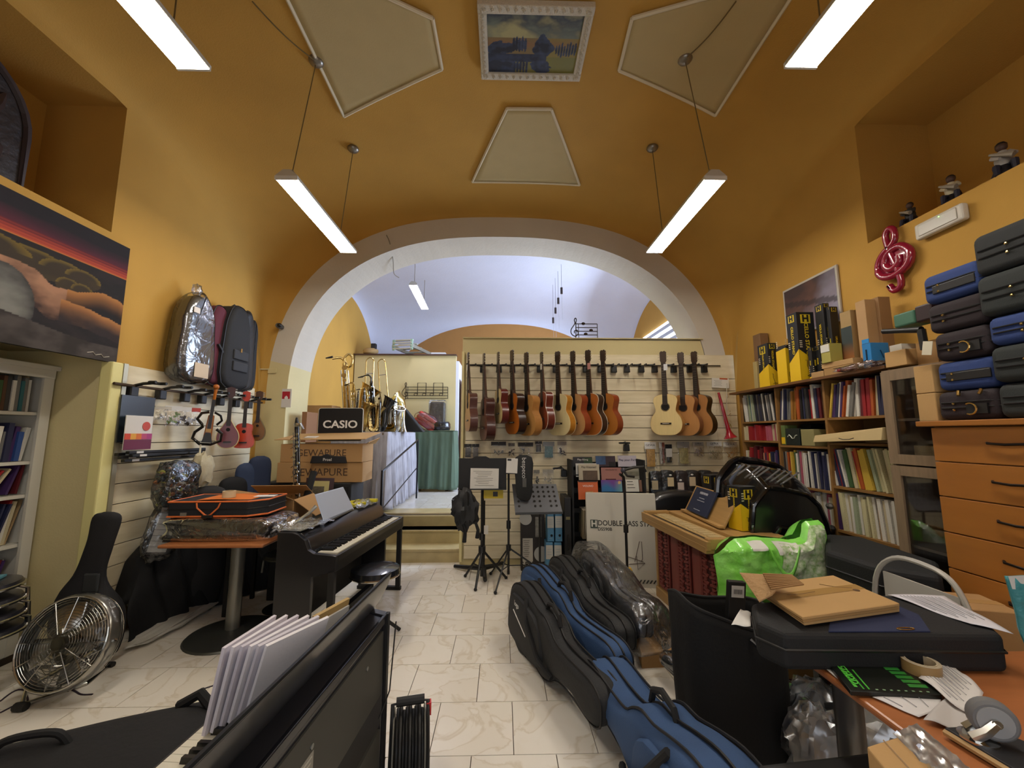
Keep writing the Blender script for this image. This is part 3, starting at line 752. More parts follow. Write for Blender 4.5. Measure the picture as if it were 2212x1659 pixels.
# electric violin
t, s = small_inst('electric_violin', 'black skeleton electric violin with an orange scroll on the left wall', (457, 446), 833, 961, -2.72, 32, 4)
MB().tube([(-.02, 0, .55 * s), (-.075, 0, .52 * s), (-.1, 0, .42 * s), (-.06, 0, .34 * s), (-.05, 0, .30 * s), (-.1, 0, .2 * s), (-.11, 0, .1 * s), (-.05, 0, .01 * s), (.03, 0, .01 * s), (.1, 0, .08 * s), (.1, 0, .2 * s), (.055, 0, .27 * s)], .013, 8).build('frame', M('#101010', .25, coat=.5), t, sm=1)
MB().tube([(.05, 0, .34 * s), (.085, 0, .42 * s), (.07, 0, .5 * s), (.02, 0, .55 * s)], .01, 8).build('upper_rim', M('#101010', .25), t, sm=1)
MB().prism([(-.035, .08 * s), (.03, .08 * s), (.024, .5 * s), (-.022, .5 * s)], -.025, .02, plane='XZ').build('body', wood('#9a5a24'), t, bevel=.008)
MB().box((0, -.032, .5 * s), (.026, .012, .52 * s)).build('fingerboard', M('#15100c', .4), t)
MB().prism([(-.04, .04 * s), (.04, .04 * s), (.02, .2 * s), (-.02, .2 * s)], -.045, -.03, plane='XZ').build('tailpiece', M('#101010', .4), t)
MB().box((0, -.05, .24 * s), (.04, .006, .03)).build('bridge', M('#b08a50', .5), t)
b = MB(); b.tube([(0, -.02, .76 * s), (0, -.03, .9 * s), (0, -.01, .97 * s)], [.012, .014, .02], 8); b.ball((0, -.03, .98 * s), .026, 10); b.build('scroll', wood('#b5661f'), t, sm=1)
b = MB()
for k in range(4): b.tube([(-.045 if k % 2 else .045, -.02, (.84 + .025 * k) * s), (0, -.02, (.84 + .025 * k) * s)], .005, 6)
b.build('tuning_peg', BLK, t)
def bowl(label, name, cat, px, ty, by, X, th, w, top, side, hole=True, round_=True, bind=None):
    tt, s = small_inst(name, label, px, ty, by, X, th); tt['category'] = cat
    if round_: o = half([(0, 0), (.09, .02), (.15, .08), (.17, .17), (.15, .26), (.10, .34), (.05, .42), (.02, .47), (0, .475)])
    else: o = half([(0, 0), (.11, .008), (.16, .05), (.165, .13), (.13, .22), (.115, .27), (.125, .33), (.12, .4), (.06, .43), (0, .435)])
    o = [(x * w * s, z * s) for x, z in o]
    MB().prism(o, -.03, .04, plane='XZ').build('body', wood(side), tt, sm=1, ang=50)
    MB().prism([(x * .97, .003 + z * .985) for x, z in o], -.033, -.0295, plane='XZ').build('soundboard', wood(top), tt)
    if bind: MB().tube([(x, -.03, z) for x, z in o], .005, 5, closed=True).build('binding', M(bind, .4), tt)
    h = .3 if round_ else .29
    MB().lathe([(.032 * w * s, 0), (.032 * w * s, .002)], 16, (0, -.0355, h * s), 'Y').build('soundhole', M('#0e0a08', .9), tt)
    MB().hexa([(-.018, -.042, .36 * s), (.018, -.042, .36 * s), (.014, -.01, .40 * s), (-.014, -.01, .40 * s), (-.014, -.042, .82 * s), (.014, -.042, .82 * s), (.01, -.024, .82 * s), (-.01, -.024, .82 * s)]).build('neck', M('#3a2418', .4), tt)
    MB().box((0, -.044, .59 * s), (.032, .004, .44 * s)).build('fretboard', M('#241a14', .45), tt)
    MB().prism([(-.016, .82 * s), (.016, .82 * s), (.034, .86 * s), (.034, .98 * s), (0, 1.0 * s), (-.034, .98 * s), (-.034, .86 * s)], -.042, -.028, plane='XZ').build('headstock', M(side, .35), tt)
    for sx_ in (-1, 1):
        b = MB()
        for k in range(4): b.tube([(sx_ * .03, -.035, (.87 + k * .03) * s), (sx_ * .05, -.035, (.87 + k * .03) * s)], .004, 6)
        b.build('tuning_machine', M('#d0ccc0', .3, .8), tt)
    MB().box((0, -.04, .1 * s), (.07 * w, .012, .014)).build('bridge', M('#1c120c', .4), tt)
    return tt
bowl('dark red sunburst mandolin with cream binding on the left wall', 'mandolin', 'mandolin', (499, 492), 836, 968, -2.70, 30, .9, '#6a1016', '#3a1410', bind='#cfc08a')
bowl('bright orange-red ukulele on the left wall', 'ukulele', 'ukulele', (532, 528), 845, 968, -2.70, 24, .95, '#c43e1c', '#b0341a', round_=False)
bowl('brown flat-backed mandolin, rightmost instrument on the left wall', 'mandolin', 'mandolin', (557, 561), 844, 952, -2.72, 20, .78, '#7d5426', '#4a2c16')
# black plastic sheets, folder, packets
a = LX(266, 858, -2.9)
t = thing('display_pocket', 'dark plastic display pocket with a pink, white and orange booklet', 'booklet', tuple(LX(262, 938, -2.86)), 0)
q0, q1 = LX(262, 858, -2.88), LX(326, 940, -2.88)
W(t).box((-2.88, (q0.y + q1.y) / 2, (q0.z + LX(262, 950, -2.88).z) / 2), (.01, q1.y - q0.y, .36)).build('back_sheet', M('#1b242c', .25), t)
b0, b1 = LX(272, 905, -2.82), LX(324, 962, -2.82)
Yc = (b0.y + b1.y) / 2; Zc = (b0.z + b1.z) / 2; Wy = (b1.y - b0.y); Hz = .26
MBx = W(t); MBx.box((-2.82, Yc, Zc), (.006, Wy, Hz)); MBx.build('booklet', M('#d8d4cc', .5), t)
for k, cc in enumerate(('#d0452a', '#e0a23a', '#d8702c', '#b84a70', '#a83878')): W(t).box((-2.815, Yc - Wy / 2 + (k + .5) * Wy / 5, Zc - .03), (.004, Wy / 5, .045)).build('color_block', M(cc, .5), t)
W(t).box((-2.815, Yc, Zc - Hz / 2 + .038), (.004, Wy, .075)).build('color_block', M('#6d2342', .5), t)
W(t).lathe([(.035, 0), (.035, .003)], 14, (-2.816, Yc + .06, Zc + .05), 'X').build('bird_picture', M('#c44a3a', .5), t)
for k, (x0, y0, x1, y1, hd, bd, kd, lab) in enumerate([(342, 877, 362, 908, '#c8c2b2', '#b8b2a4', 0, 'crinkled clear packet left of the string packets'), (364, 876, 384, 920, '#d4d2cc', '#6f8a3c', 2, 'clear packet with a green item on the left wall'), (385, 878, 404, 921, '#d8d6d0', '#30302e', 0, 'clear packet of black clips on the left wall'), (405, 880, 424, 918, '#c4493c', '#bcb8b0', 1, 'clear packet with a red edge on the left wall')]):
    a, c = LX(x0, y0, -2.86), LX(x1, y1, -2.86)
    t = thing('accessory_packet', lab, 'packet', (-2.86, (a.y + c.y) / 2, a.z), (0, 0, R(62)), 'packets on the left slat wall')
    Wd, Hd = (c.y - a.y) * 1.05, a.z - c.z
    MB().box((0, 0, -Hd * .12), (Wd, .004, Hd * .24)).build('header_card', M(hd, .6), t)
    MB().grid(lambda u, v: ((u - .5) * Wd, -.012 + .006 * math.sin(u * 9 + v * 13), -Hd * (.2 + .8 * v)), 5, 7).build('sleeve', CLEAR, t, sm=1)
    b = MB(); rnd = random.Random(k)
    for j in range(7): b.at((rnd.uniform(-.3, .3) * Wd, -.004, -Hd * rnd.uniform(.4, .9)), (0, rnd.uniform(0, 3), 0)).box((0, 0, 0), (Wd * .28, .008, Hd * .1))
    b.build('contents', M(bd, .5, var=.4, vs=40), t)
# black telescopic stands on pegs (left wall), one object per bar
for k in range(5):
    z = LX(255, 982 + (k % 3) * 7, -2.84).z; X = -2.86 + (k // 3) * .05 + .02 * (k % 3)
    y0 = LX(250 + 8 * k, 985, X).y; y1 = LX(440 - 6 * (k % 3), 985, X).y
    t = thing('folded_stand', 'folded black stand lying on the left wall pegs, %s of the bundle' % ['bottom', 'middle', 'top', 'front lower', 'front upper'][k], 'stand', (X, (y0 + y1) / 2, z + .012 * (k // 3)), 0, 'folded stands on pegs')
    MB().box((0, 0, 0), (.03, y1 - y0, .022)).build('tube', BLK, t, bevel=.004)
    MB().box((.017, -(y1 - y0) / 2 + .09, 0), (.003, .06, .016)).build('label', M('#cfcdc6', .6), t)
# plastic bag of small coloured items + canvas bag
def lumpy(mb, c, r, n=16, amp=.15, fs=4, seed=0, pw=1):
    rings = []
    for i in range(n + 1):
        th = PI * i / n; ring = []
        for j in range(n * 2):
            ph = PI * j / n
            d = Vector((math.sin(th) * math.cos(ph), math.sin(th) * math.sin(ph), -math.cos(th)))
            if pw != 1: d = Vector([math.copysign(abs(q) ** pw, q) for q in d])
            k = 1 + amp * noise.noise(d * fs + Vector((seed, seed * 2, 0)))
            ring.append((c[0] + d.x * r[0] * k, c[1] + d.y * r[1] * k, c[2] + d.z * r[2] * k))
        rings.append(ring)
    return mb.loft(rings, caps=False)
a, c = LX(342, 995, -2.68), LX(418, 1095, -2.68)
t = thing('plastic_bag', 'clear plastic bag stuffed with small dark and orange figures on the left wall', 'bag', (-2.68, (a.y + c.y) / 2, (a.z + c.z) / 2))
H_, D_2 = (a.z - c.z) / 2, (c.y - a.y) / 2 * .95
lumpy(MB(), (0, 0, 0), (.09, D_2 * .9, H_ * .95), 14, .2, 3, 3, .6).build('bag_film', film(op=.14, bs=14), t, sm=1)
rnd = random.Random(5); cols = ['#20262a', '#2c3438', '#1a1f22', '#8a5a38', '#2f5a5c', '#9c9a3a', '#3a3f44', '#262a2c']
bs_ = [MB() for _ in cols]
for k in range(300):
    d = Vector((rnd.gauss(0, 1), rnd.gauss(0, 1), rnd.gauss(0, 1))).normalized(); d = Vector([math.copysign(abs(q) ** .6, q) for q in d]) * rnd.uniform(.55, .85)
    bs_[rnd.choice([0, 0, 1, 1, 2, 3, 3, 4, 5, 6, 7])].at((d.x * .09, d.y * D_2, d.z * H_), (rnd.uniform(0, 3), rnd.uniform(0, 3), 0)).ball((0, 0, 0), rnd.uniform(.012, .024), 6, sc=(1, .6, 1.2))
for cc, bb in zip(cols, bs_):
    o = bb.build('small_figures', M(cc, .5), t); o['kind'] = 'stuff'
a = LX(437, 1015, -2.7)
t = thing('canvas_bag', 'small off-white canvas bag hanging right of the stuffed plastic bag', 'bag', tuple(a))
lumpy(MB(), (0, 0, 0), (.07, .11, .15), 14, .35, 2.5, 9).build('pouch', M('#b3a98c', .85, bump=.2, bs=25), t, sm=1)
MB().tube([(0, -.05, .12), (-.02, -.02, .2), (-.05, .02, .22)], .008, 6).build('strap', M('#c4bca0', .8), t)
# -- cases hung above the left slats
def hung_case(label, x0, y0, x1, y1, X, depth, mat, name='instrument_case', extra=None, group=None, film_=False, taper=.8):
    a, c = onX(x0, y0, X), onX(x1, y1, X); y_0, y_1 = a.y, onX(x1, (y0 + y1) / 2, X).y
    z1, z0 = onX((x0 + x1) / 2, y0, X).z, onX((x0 + x1) / 2, y1, X).z
    t = thing(name, label, 'case', (X, (y_0 + y_1) / 2, (z0 + z1) / 2), 0, group)
    w_, h_ = y_1 - y_0, z1 - z0
    out = smooth_poly([(-w_ / 2, -h_ / 2), (w_ / 2, -h_ / 2), (w_ / 2, h_ * .1), (w_ / 2 * taper, h_ * .35), (w_ * .2, h_ / 2), (-w_ * .2, h_ / 2), (-w_ / 2 * taper, h_ * .35), (-w_ / 2, h_ * .1)], 4)
    pillow(MB(), out, depth, .05, 3, axis='X').build('shell', mat, t, sm=1, ang=60)
    MB().tube([(depth / 2 - .03, p[0] * 1.005, p[1] * 1.003) for p in out], .006, 5, closed=True).build('zipper', BLK, t)
    return t, w_, h_
t, w_, h_ = hung_case('tall grey instrument case wrapped in shiny plastic high on the left wall', 392, 642, 446, 812, -2.84, .13, M('#3d3a34', .6), film_=True)
o = MB(); out = smooth_poly([(-w_ * .54, -h_ * .53), (w_ * .54, -h_ * .55), (w_ * .55, h_ * .1), (w_ * .42, h_ * .38), (w_ * .1, h_ * .56), (-w_ * .1, h_ * .56), (-w_ * .42, h_ * .38), (-w_ * .54, h_ * .1)], 4)
pillow(o, out, .18, .05, 3, axis='X').build('plastic_wrap', film(op=.16, bs=6, bump=.6), t, sm=1, ang=70)
MB().box((.095, .02, -h_ * .44), (.004, w_ * .5, .13)).build('paper_label', M('#cdb99c', .6), t)
MB().box((.095, -w_ * .3, h_ * .3), (.004, .07, .05)).build('paper_label', M('#d8cfc4', .6), t)
lumpy(MB(), (.0, 0, h_ * .6), (.04, .04, .06), 8, .5, 3).build('gathered_top', film(op=.4, bs=20), t, sm=1)
t, w_, h_ = hung_case('dark red gig bag with a black zip hanging on the left wall', 448, 662, 482, 822, -2.86, .14, M('#5a2230', .85, bump=.1, bs=150), 'gig_bag')
MB().tube([(.08, -.05, -.02), (.1, .0, -.1), (.08, .05, -.15)], .014, 6).build('strap', BLK, t)
t, w_, h_ = hung_case('larger black gig bag hanging right of the dark red one', 476, 664, 524, 832, -2.83, .2, BLKM, 'gig_bag', group='black gig bags on the left wall')
for z in (-.1, -.22): MB().box((.1, .02, z), (.03, w_ * .6, .1)).build('pocket', M('#232325', .7), t, bevel=.01)
MB().tube([(.02, -.06, h_ / 2), (.02, -.02, h_ / 2 + .03), (.02, .04, h_ / 2 + .02)], .008, 6).build('handle', BLK, t)
MB().box((.12, .0, -.05), (.004, .02, .04)).build('buckle', GOLD, t)
t, w_, h_ = hung_case('slimmer black gig bag, second from the corner on the left wall', 514, 674, 538, 836, -2.86, .14, M('#1c1c1e', .5, bump=.2, bs=30), 'gig_bag', group='black gig bags on the left wall')
t, w_, h_ = hung_case('thin flat black bag nearest the corner on the left wall', 536, 694, 549, 834, -2.88, .1, BLKM, 'gig_bag', group='black gig bags on the left wall', taper=.95)
# == PAINTING, RELIEF
c0, c1 = onX(270, 532, -2.93), onX(265, 787, -2.93)
pz1, pz0, py1 = c0.z, c1.z, 3.1; py0 = py1 - 1.55
t = thing('canvas_painting', 'large unframed canvas of a reclining figure under a dark red sunset sky', 'painting', (-2.93, (py0 + py1) / 2, pz0))
W(t).box((-2.945, (py0 + py1) / 2, (pz0 + pz1) / 2), (.03, py1 - py0, pz1 - pz0)).build('stretcher', M('#17130f', .8), t)
def nude(u, v):   # u: 0 near edge .. 1 far edge; v: 0 bottom .. 1 top
    n1 = noise.fractal(Vector((u * 8, v * 8, 3)), 1, 2, 4); n2 = noise.fractal(Vector((u * 3, v * 14, 3)), 1, 2, 3)
    def cv(p):
        for (a, b), (c, d) in zip(p, p[1:]):
            if u <= c: q = (u - a) / (c - a); q = q * q * (3 - 2 * q); return b + (d - b) * q
        return p[-1][1]
    if v > .80: c = mixh('#4a1a2a', '#17131a', (v - .80) / .10 + n2 * .2)
    elif v > .715: c = mixh('#a8402a', '#581822', (v - .73) / .07 + .25 * math.sin(v * 300)); c = mixh('#c98a34', c, (v - .715) / .012)
    else: c = mixh('#241c1e', '#181416', u + n1)
    for cx, cy, rx, ry in ((.6, .58, .14, .10), (.72, .58, .10, .09), (.80, .585, .08, .07), (.74, .50, .05, .06), (.80, .49, .05, .06), (.4, .6, .2, .1)):
        d = math.hypot((u - cx) / rx, (v - cy) / ry)
        if d < 1: c = mixh('#33291c', '#75601f', max(0, d - .7) * 2.6 * (v > cy) + .1 * n1)
    T1 = cv([(0, .5), (.53, .56), (.60, .545), (.69, .465), (.76, .475), (.90, .535), (.97, .52), (1.01, .49)]); T2 = cv([(0, .3), (.72, .39), (.82, .38), (.92, .35), (1.01, .32)])
    if u < .80 and T1 - .24 < v < T1: c = mixh('#3a2822', '#a3775a', (v - T1 + .22) / .24 + n1 * .6)
    if u > .74 and T1 - .14 < v < T1: c = mixh('#1c1312', '#a8703a', ((v - T1 + .14) / .14) ** 1.6)
    if u > .72 and T2 - .16 < v < T2: c = mixh('#2a2020', '#a8703c', max(0, (v - T2 + .13) / .13) ** 1.8 + .15 * n1)
    d = math.hypot((u - .5) / .13, (v - .26) / .26)
    if d < 1: c = mixh('#77766e', '#383634', d * d + n1 * .5)
    if v < .18 + .06 * math.sin(u * 5): c = mixh('#2c2622', '#463f3b', .4 + n1 * 1.2)
    return c
pt = paint(None, 'canvas', t, lambda u, v: (.002, (u - .5) * (py1 - py0), v * (pz1 - pz0)), 260, 150, nude, .85)
b = MB(); b.tube([(.005, .55 + .02 * k, .045 - .002 * k + .008 * ((k * 7) % 3 - 1)) for k in range(9)], .003, 4); b.build('signature', M('#b8b0a0', .6), t)
# arched dark relief panel standing in the upper left recess
t = thing('arched_relief', 'dark arched relief panel standing in the upper left wall recess', 'relief', (-3.2, 1.85, LZ0))
a0 = onX(75, 230, -3.15); a1 = onX(70, 395, -3.15)
hw_ = .42; yc = a0.y - hw_; t.location = (-3.2, yc, LZ0 + .002)
zs = .42
out = [(-hw_, 0), (hw_, 0), (hw_, zs)] + [(hw_ * math.cos(PI * i / 16), zs + hw_ * math.sin(PI * i / 16)) for i in range(1, 16)] + [(-hw_, zs)]
MB().prism(out, -.03, .03, plane='YZ').build('slab', M('#2c2220', .6, bump=.7, bs=14, var=.4, vs=9), t, bevel=.008)
inn = [(y * .86, .03 + z * .9) for y, z in out]
MB().tube([(.034, y, z) for y, z in out], .022, 6, closed=True).build('raised_rim', M('#33282a', .5), t)
b = MB()
for k in range(7): b.tube([(.04, -.3 + .09 * k + .03 * math.sin(q * 1.3 + k), .08 + .09 * q) for q in range(7)], [.012 + .012 * ((q + k) % 3) for q in range(7)], 6)
b.build('carved_folds', M('#3a2e2e', .5, .2), t, sm=1)
# figurines on the right sill
def sill(px, py): p = onX(px, py, XR + .1); return (p.x, p.y, LZ0)
def figurine(px, lab, sc_, coat_c, pose):
    t = thing('figurine', lab, 'figurine', sill(*px), (0, 0, R(pose)), 'figurines on the right ledge'); t.scale = (sc_,) * 3
    b = MB(); b.lathe([(.07, 0), (.075, .02), (.06, .05), (.045, .09), (.03, .12)], 12, (0, 0, 0)); b.build('seat', M('#16141a', .5), t, sm=1)
    b = MB(); b.tube([(0, 0, .08), (.01, 0, .14), (.0, 0, .2)], [.038, .045, .025], 10); b.tube([(0, .03, .19), (.05, .05, .15), (.09, .02, .14)], [.016, .014, .01], 7); b.tube([(0, -.03, .19), (.05, -.05, .15), (.09, -.02, .12)], [.016, .014, .01], 7)
    b.build('torso', M(coat_c, .6), t, sm=1)
    b = MB(); b.tube([(.0, .03, .09), (.09, .04, .08), (.1, .04, .0)], [.024, .02, .014], 7); b.tube([(.0, -.03, .09), (.08, -.04, .07), (.11, -.04, .0)], [.024, .02, .014], 7); b.build('legs', M('#1a1c2c', .6), t, sm=1)
    b = MB(); b.ball((0, 0, .235), .03, 10); b.build('head', M('#4a3328', .6), t, sm=1); MB().ball((-.006, 0, .245), .031, 10).build('hair', M('#15100e', .6), t, sm=1)
    b = MB(); b.tube([(.06, -.06, .18), (.1, .04, .12)], [.008, .02], 8); b.build('tiny_instrument', M('#8a8070', .4), t)
figurine((1968, 470), 'dark figurine bending over at the far end of the right ledge', .72, '#2c2824', 200)
figurine((2058, 420), 'figurine in a cream shirt, in the middle of the right ledge', .82, '#b5a98c', 210)
figurine((2170, 362), 'figurine in a white shirt and blue trousers, nearest on the right ledge', .9, '#9a948c', 220)
# == LEFT: BOOKCASE
WSHELF = M('#c9c6ba', .5); 
BOOKM = M('#ffffff', .55, objc=True, var=.35, vs=26, stretch=(.4, 1, 3))
PAGES = M('#cfc9b8', .8)
bk = MB()
bk.box((0, 0, .5), (1, 1, 1)); 
bk.box((0, .03, .985), (.8, .96, .032), 1)
_b = bk.build('music_book', [BOOKM, PAGES]); bk_me = _b.data; bpy.data.objects.remove(_b)
PAL = {'red': '#9c1f24', 'dark red': '#5e1a20', 'white': '#dcd8cc', 'cream': '#c9bc98', 'grey': '#77756f', 'dark grey': '#3b3a3a', 'black': '#1a1a1c', 'navy': '#262a4a', 'blue': '#2f4f8c', 'light blue': '#7fa6ac',
       'purple': '#43295c', 'green': '#3f5c34', 'pale green': '#9fa98a', 'yellow': '#d0ae40', 'ochre': '#a5722c', 'orange': '#b0561f', 'brown': '#5c3c28', 'pink': '#b0586a', 'tan': '#a58a62', 'ivory': '#d0c89c', 'teal': '#2f6a70'}
def book_row(side, X, ya, yb, z, hmin, hmax, cols, tmin, tmax, where, lean=(0, 0), dep=.21, seed=0, kind='book', fill=1.0):
    """spines in the plane X; ya = left end as seen, yb = right end"""
    rnd = random.Random(seed * 77 + 5); d = 1 if yb > ya else -1; y = ya; k = 0; n = 0
    ang = -PI / 2 if side == 'right' else PI / 2
    while abs(y - ya) < abs(yb - ya) * fill - .004 and n < 38:
        tt = rnd.uniform(tmin, tmax) * (.8 if side == 'left' else 1); h = rnd.uniform(hmin, hmax); cn = cols[n % len(cols)] if len(cols) > 12 else rnd.choice(cols)
        le = R(rnd.uniform(*lean)); adv = tt / max(.6, math.cos(le)) + .0015
        if abs(y + d * adv - ya) > abs(yb - ya): break
        o = bpy.data.objects.new('music_book', bk_me); C.objects.link(o)
        dd = dep * rnd.uniform(.9, 1.0)
        o.scale = (tt, dd, h)
        s = 1 if side == 'right' else -1
        jut = rnd.uniform(.0, .03)
        # lean to the seen-right is towards d
        o.rotation_euler = (0, le, ang)
        shift = -math.sin(abs(le)) * h / 2
        o.location = (X + s * (dd / 2 + .01 + jut), y + d * adv / 2, z + abs(math.sin(le)) * tt / 2 + .001)
        o.color = lin(PAL[cn])
        size = 'thick' if tt > (tmin + tmax) / 2 else 'thin'
        tag(o, '%s %s %s, %s from the left %s' % (size, cn, kind, ORD[n], where), 'book', 'books ' + where)
        y += d * adv; n += 1
t = thing('bookcase', 'tall white bookcase in the bay under the large canvas painting', 'bookcase', (-3.5, 2.55, 0))
FX, BX = -3.33, -3.66; Y0, Y1 = 2.05, 3.05
b = W(t); b.box(((FX + BX) / 2, Y1 - .011, 1.0), (FX - BX, .022, 2.0)).build('side_panel', WSHELF, t)
b = W(t); b.box(((FX + BX) / 2, Y0 + .011, 1.0), (FX - BX, .022, 2.0)).build('side_panel', WSHELF, t)
W(t).box((FX + .006, Y1 - .03, 1.0), (.02, .065, 1.99)).build('front_stile', WSHELF, t)
W(t).box((BX + .006, (Y0 + Y1) / 2, 1.0), (.008, Y1 - Y0, 2.0)).build('back_panel', M('#b5b09c', .7), t)
W(t).box(((FX + BX) / 2 + .01, (Y0 + Y1) / 2, 2.012), (FX - BX + .05, Y1 - Y0 + .05, .035)).build('top', WSHELF, t, bevel=.006)
W(t).box((FX + .012, (Y0 + Y1) / 2, 1.965), (.022, Y1 - Y0, .06)).build('crown', WSHELF, t)
SH = [1.675, 1.33, 1.10, .77, .42, .16]
for z in SH: W(t).box(((FX + BX) / 2, (Y0 + Y1) / 2, z), (FX - BX - .02, Y1 - Y0 - .04, .022)).build('shelf', WSHELF, t)
W(t).box((FX, (Y0 + Y1) / 2, .11), (.022, Y1 - Y0, .13)).build('kick_board', WSHELF, t)
W(t).box((FX + .005, (Y0 + Y1) / 2, .025), (.03, Y1 - Y0, .05)).build('plinth', M('#2c1f16', .5), t)
XF = FX - .02
WL = 'of the white bookcase'
book_row('left', XF, 2.52, 2.98, 1.688, .20, .255, ['teal', 'grey', 'tan', 'white', 'red', 'white', 'grey', 'tan', 'ivory', 'brown', 'white', 'grey', 'green', 'brown', 'dark grey', 'white', 'grey'], .014, .032, 'on the top shelf ' + WL, seed=1, dep=.17)
book_row('left', XF, 2.5, 2.99, 1.343, .20, .265, ['navy', 'purple', 'blue', 'white', 'purple', 'purple', 'white', 'white', 'red', 'dark red', 'ivory', 'yellow', 'yellow', 'cream', 'grey', 'white', 'grey'], .016, .04, 'on the second shelf ' + WL, lean=(2, 9), seed=2, dep=.17)
book_row('left', XF, 2.5, 2.96, .783, .26, .30, ['navy', 'navy', 'red', 'white', 'cream', 'tan', 'purple', 'purple', 'white', 'grey', 'dark red', 'white', 'green', 'pale green', 'brown', 'ochre', 'brown', 'dark red', 'tan', 'white', 'navy'], .010, .026, 'on the fourth shelf ' + WL, lean=(8, 16), seed=4)
book_row('left', XF, 2.5, 2.92, .433, .24, .29, ['green', 'ochre', 'tan', 'white', 'brown', 'dark red', 'dark red', 'grey', 'purple', 'white', 'pink', 'cream', 'brown', 'black', 'white', 'grey'], .010, .024, 'on the fifth shelf ' + WL, lean=(10, 20), seed=5)
# third shelf: leaning and lying books
for k, (cc, y, th, lab) in enumerate([('green', 2.78, 38, 'mottled green book leaning on the third shelf of the white bookcase'), ('red', 2.86, 34, 'red book leaning behind a pale one, third shelf of the white bookcase'), ('cream', 2.90, 30, 'cream book leaning on the third shelf of the white bookcase'), ('dark red', 2.985, 8, 'dark red book at the right end, third shelf of the white bookcase'), ('purple', 2.955, 16, 'purple book leaning near the right end, third shelf of the white bookcase')]):
    o = bpy.data.objects.new('music_book', bk_me); C.objects.link(o); o.scale = (.014, .2, .2); o.rotation_euler = (0, R(th), PI / 2); o.location = (XF - .12, y - .2 * math.sin(R(th)) * .9, 1.113 + .008); o.color = lin(PAL[cc]); tag(o, lab, 'book', 'books on the third shelf ' + WL)
for k, cc in enumerate(('cream', 'white', 'dark red')):
    o = bpy.data.objects.new('music_book', bk_me); C.objects.link(o); o.scale = (.012, .22, .34 - .03 * k); o.rotation_euler = (0, R(90), PI / 2); o.location = (XF - .12, 2.46 + .02 * k, 1.119 + .013 * k); o.color = lin(PAL[cc]); tag(o, '%s book lying flat, %s of the pile, third shelf of the white bookcase' % (cc, ['lowest', 'middle', 'topmost'][k]), 'book', 'books lying on the third shelf')
# -- stack of stools
FAB = M('#17171a', .8, bump=.12, bs=180, var=.2, vs=5)
for k in range(4):
    z = .36 + .085 * k
    t = thing('round_stool', 'round black stool with a chrome rim, %s of the stack by the white bookcase' % ['lowest', 'second', 'third', 'topmost'][k], 'stool', (-3.06 - .015 * k, 2.58, 0 if k == 0 else z - .4), (R(0), 0, 0), 'stacked stools')
    dz = z if k == 0 else .4
    MB().lathe([(.19, dz), (.2, dz + .012), (.19, dz + .035), (.12, dz + .045), (.001, dz + .045)], 28).build('seat', M('#1c1c22', .35, coat=.3), t, sm=1)
    MB().tube([(.2 * math.cos(q * PI / 14), .2 * math.sin(q * PI / 14), dz + .01) for q in range(28)], .009, 6, closed=True).build('rim', CHROME, t, sm=1)
    for q in range(4):
        a = PI / 4 + q * PI / 2; zb = 0 if k == 0 else .17
        MB().tube([(.16 * math.cos(a), .16 * math.sin(a), dz), (.215 * math.cos(a), .215 * math.sin(a), dz - .03), (.23 * math.cos(a), .23 * math.sin(a), zb)], .011, 7).build('leg', CHROME, t, sm=1)
t = tag(MB().box((0, 0, 0), (.26, .2, .012)).build('leaflet', M('#4f8796', .4)), 'teal leaflet lying on the topmost stacked stool', 'leaflet'); t.location = (-3.12, 2.55, .36 + .255 + .054); t.rotation_euler = (0, 0, .5)
# -- chrome floor fan
c = onY(152, 1385, 2.62)
t = thing('floor_fan', 'round chrome floor fan with a wire cage beside the stacked stools', 'fan', (c.x, 2.62, 0))
z = c.z; g = thing('cage_pivot', None, None); bpy.data.objects.remove(g)
Rf = .24; axis = Vector((.03, -.95, .28)).normalized(); q_ = axis.to_track_quat('Z', 'Y')
def fanM(): 
    b = MB(); b.T = Matrix.Translation((0, 0, z)) @ q_.to_matrix().to_4x4(); return b
WIRE = M('#b9b8b2', .25, 1.0)
b = fanM(); b.lathe([(Rf, -.05), (Rf + .006, -.03), (Rf + .006, .03), (Rf, .05)], 40, caps=False); b.build('drum', M('#a8a7a0', .3, .9), t, sm=1, solid=.002)
b = fanM()
for k in range(14):
    r = .05 + k * (Rf - .05) / 13; zz = .065 - .015 * (r / Rf) ** 2
    b.tube([(r * math.cos(q * PI / 16), r * math.sin(q * PI / 16), zz) for q in range(32)], .0016, 4, closed=True)
for k in range(12):
    a = k * PI / 6; b.tube([(.05 * math.cos(a), .05 * math.sin(a), .07), (Rf * math.cos(a), Rf * math.sin(a), .05)], .0028, 5)
b.tube([(Rf * math.cos(q * PI / 20), Rf * math.sin(q * PI / 20), .05) for q in range(40)], .006, 6, closed=True)
b.build('front_grille', WIRE, t)
b = fanM()
for k in range(12):
    a = k * PI / 6 + .2; b.tube([(.05 * math.cos(a), .05 * math.sin(a), -.065), (Rf * math.cos(a), Rf * math.sin(a), -.05)], .0028, 5)
for k in range(8):
    r = .06 + k * (Rf - .06) / 7; b.tube([(r * math.cos(q * PI / 16), r * math.sin(q * PI / 16), -.06) for q in range(32)], .0016, 4, closed=True)
b.build('rear_grille', WIRE, t)
fanM().lathe([(.001, .08), (.036, .08), (.038, .07), (.036, -.02), (.001, -.02)], 20).build('hub', BLK, t, sm=1)
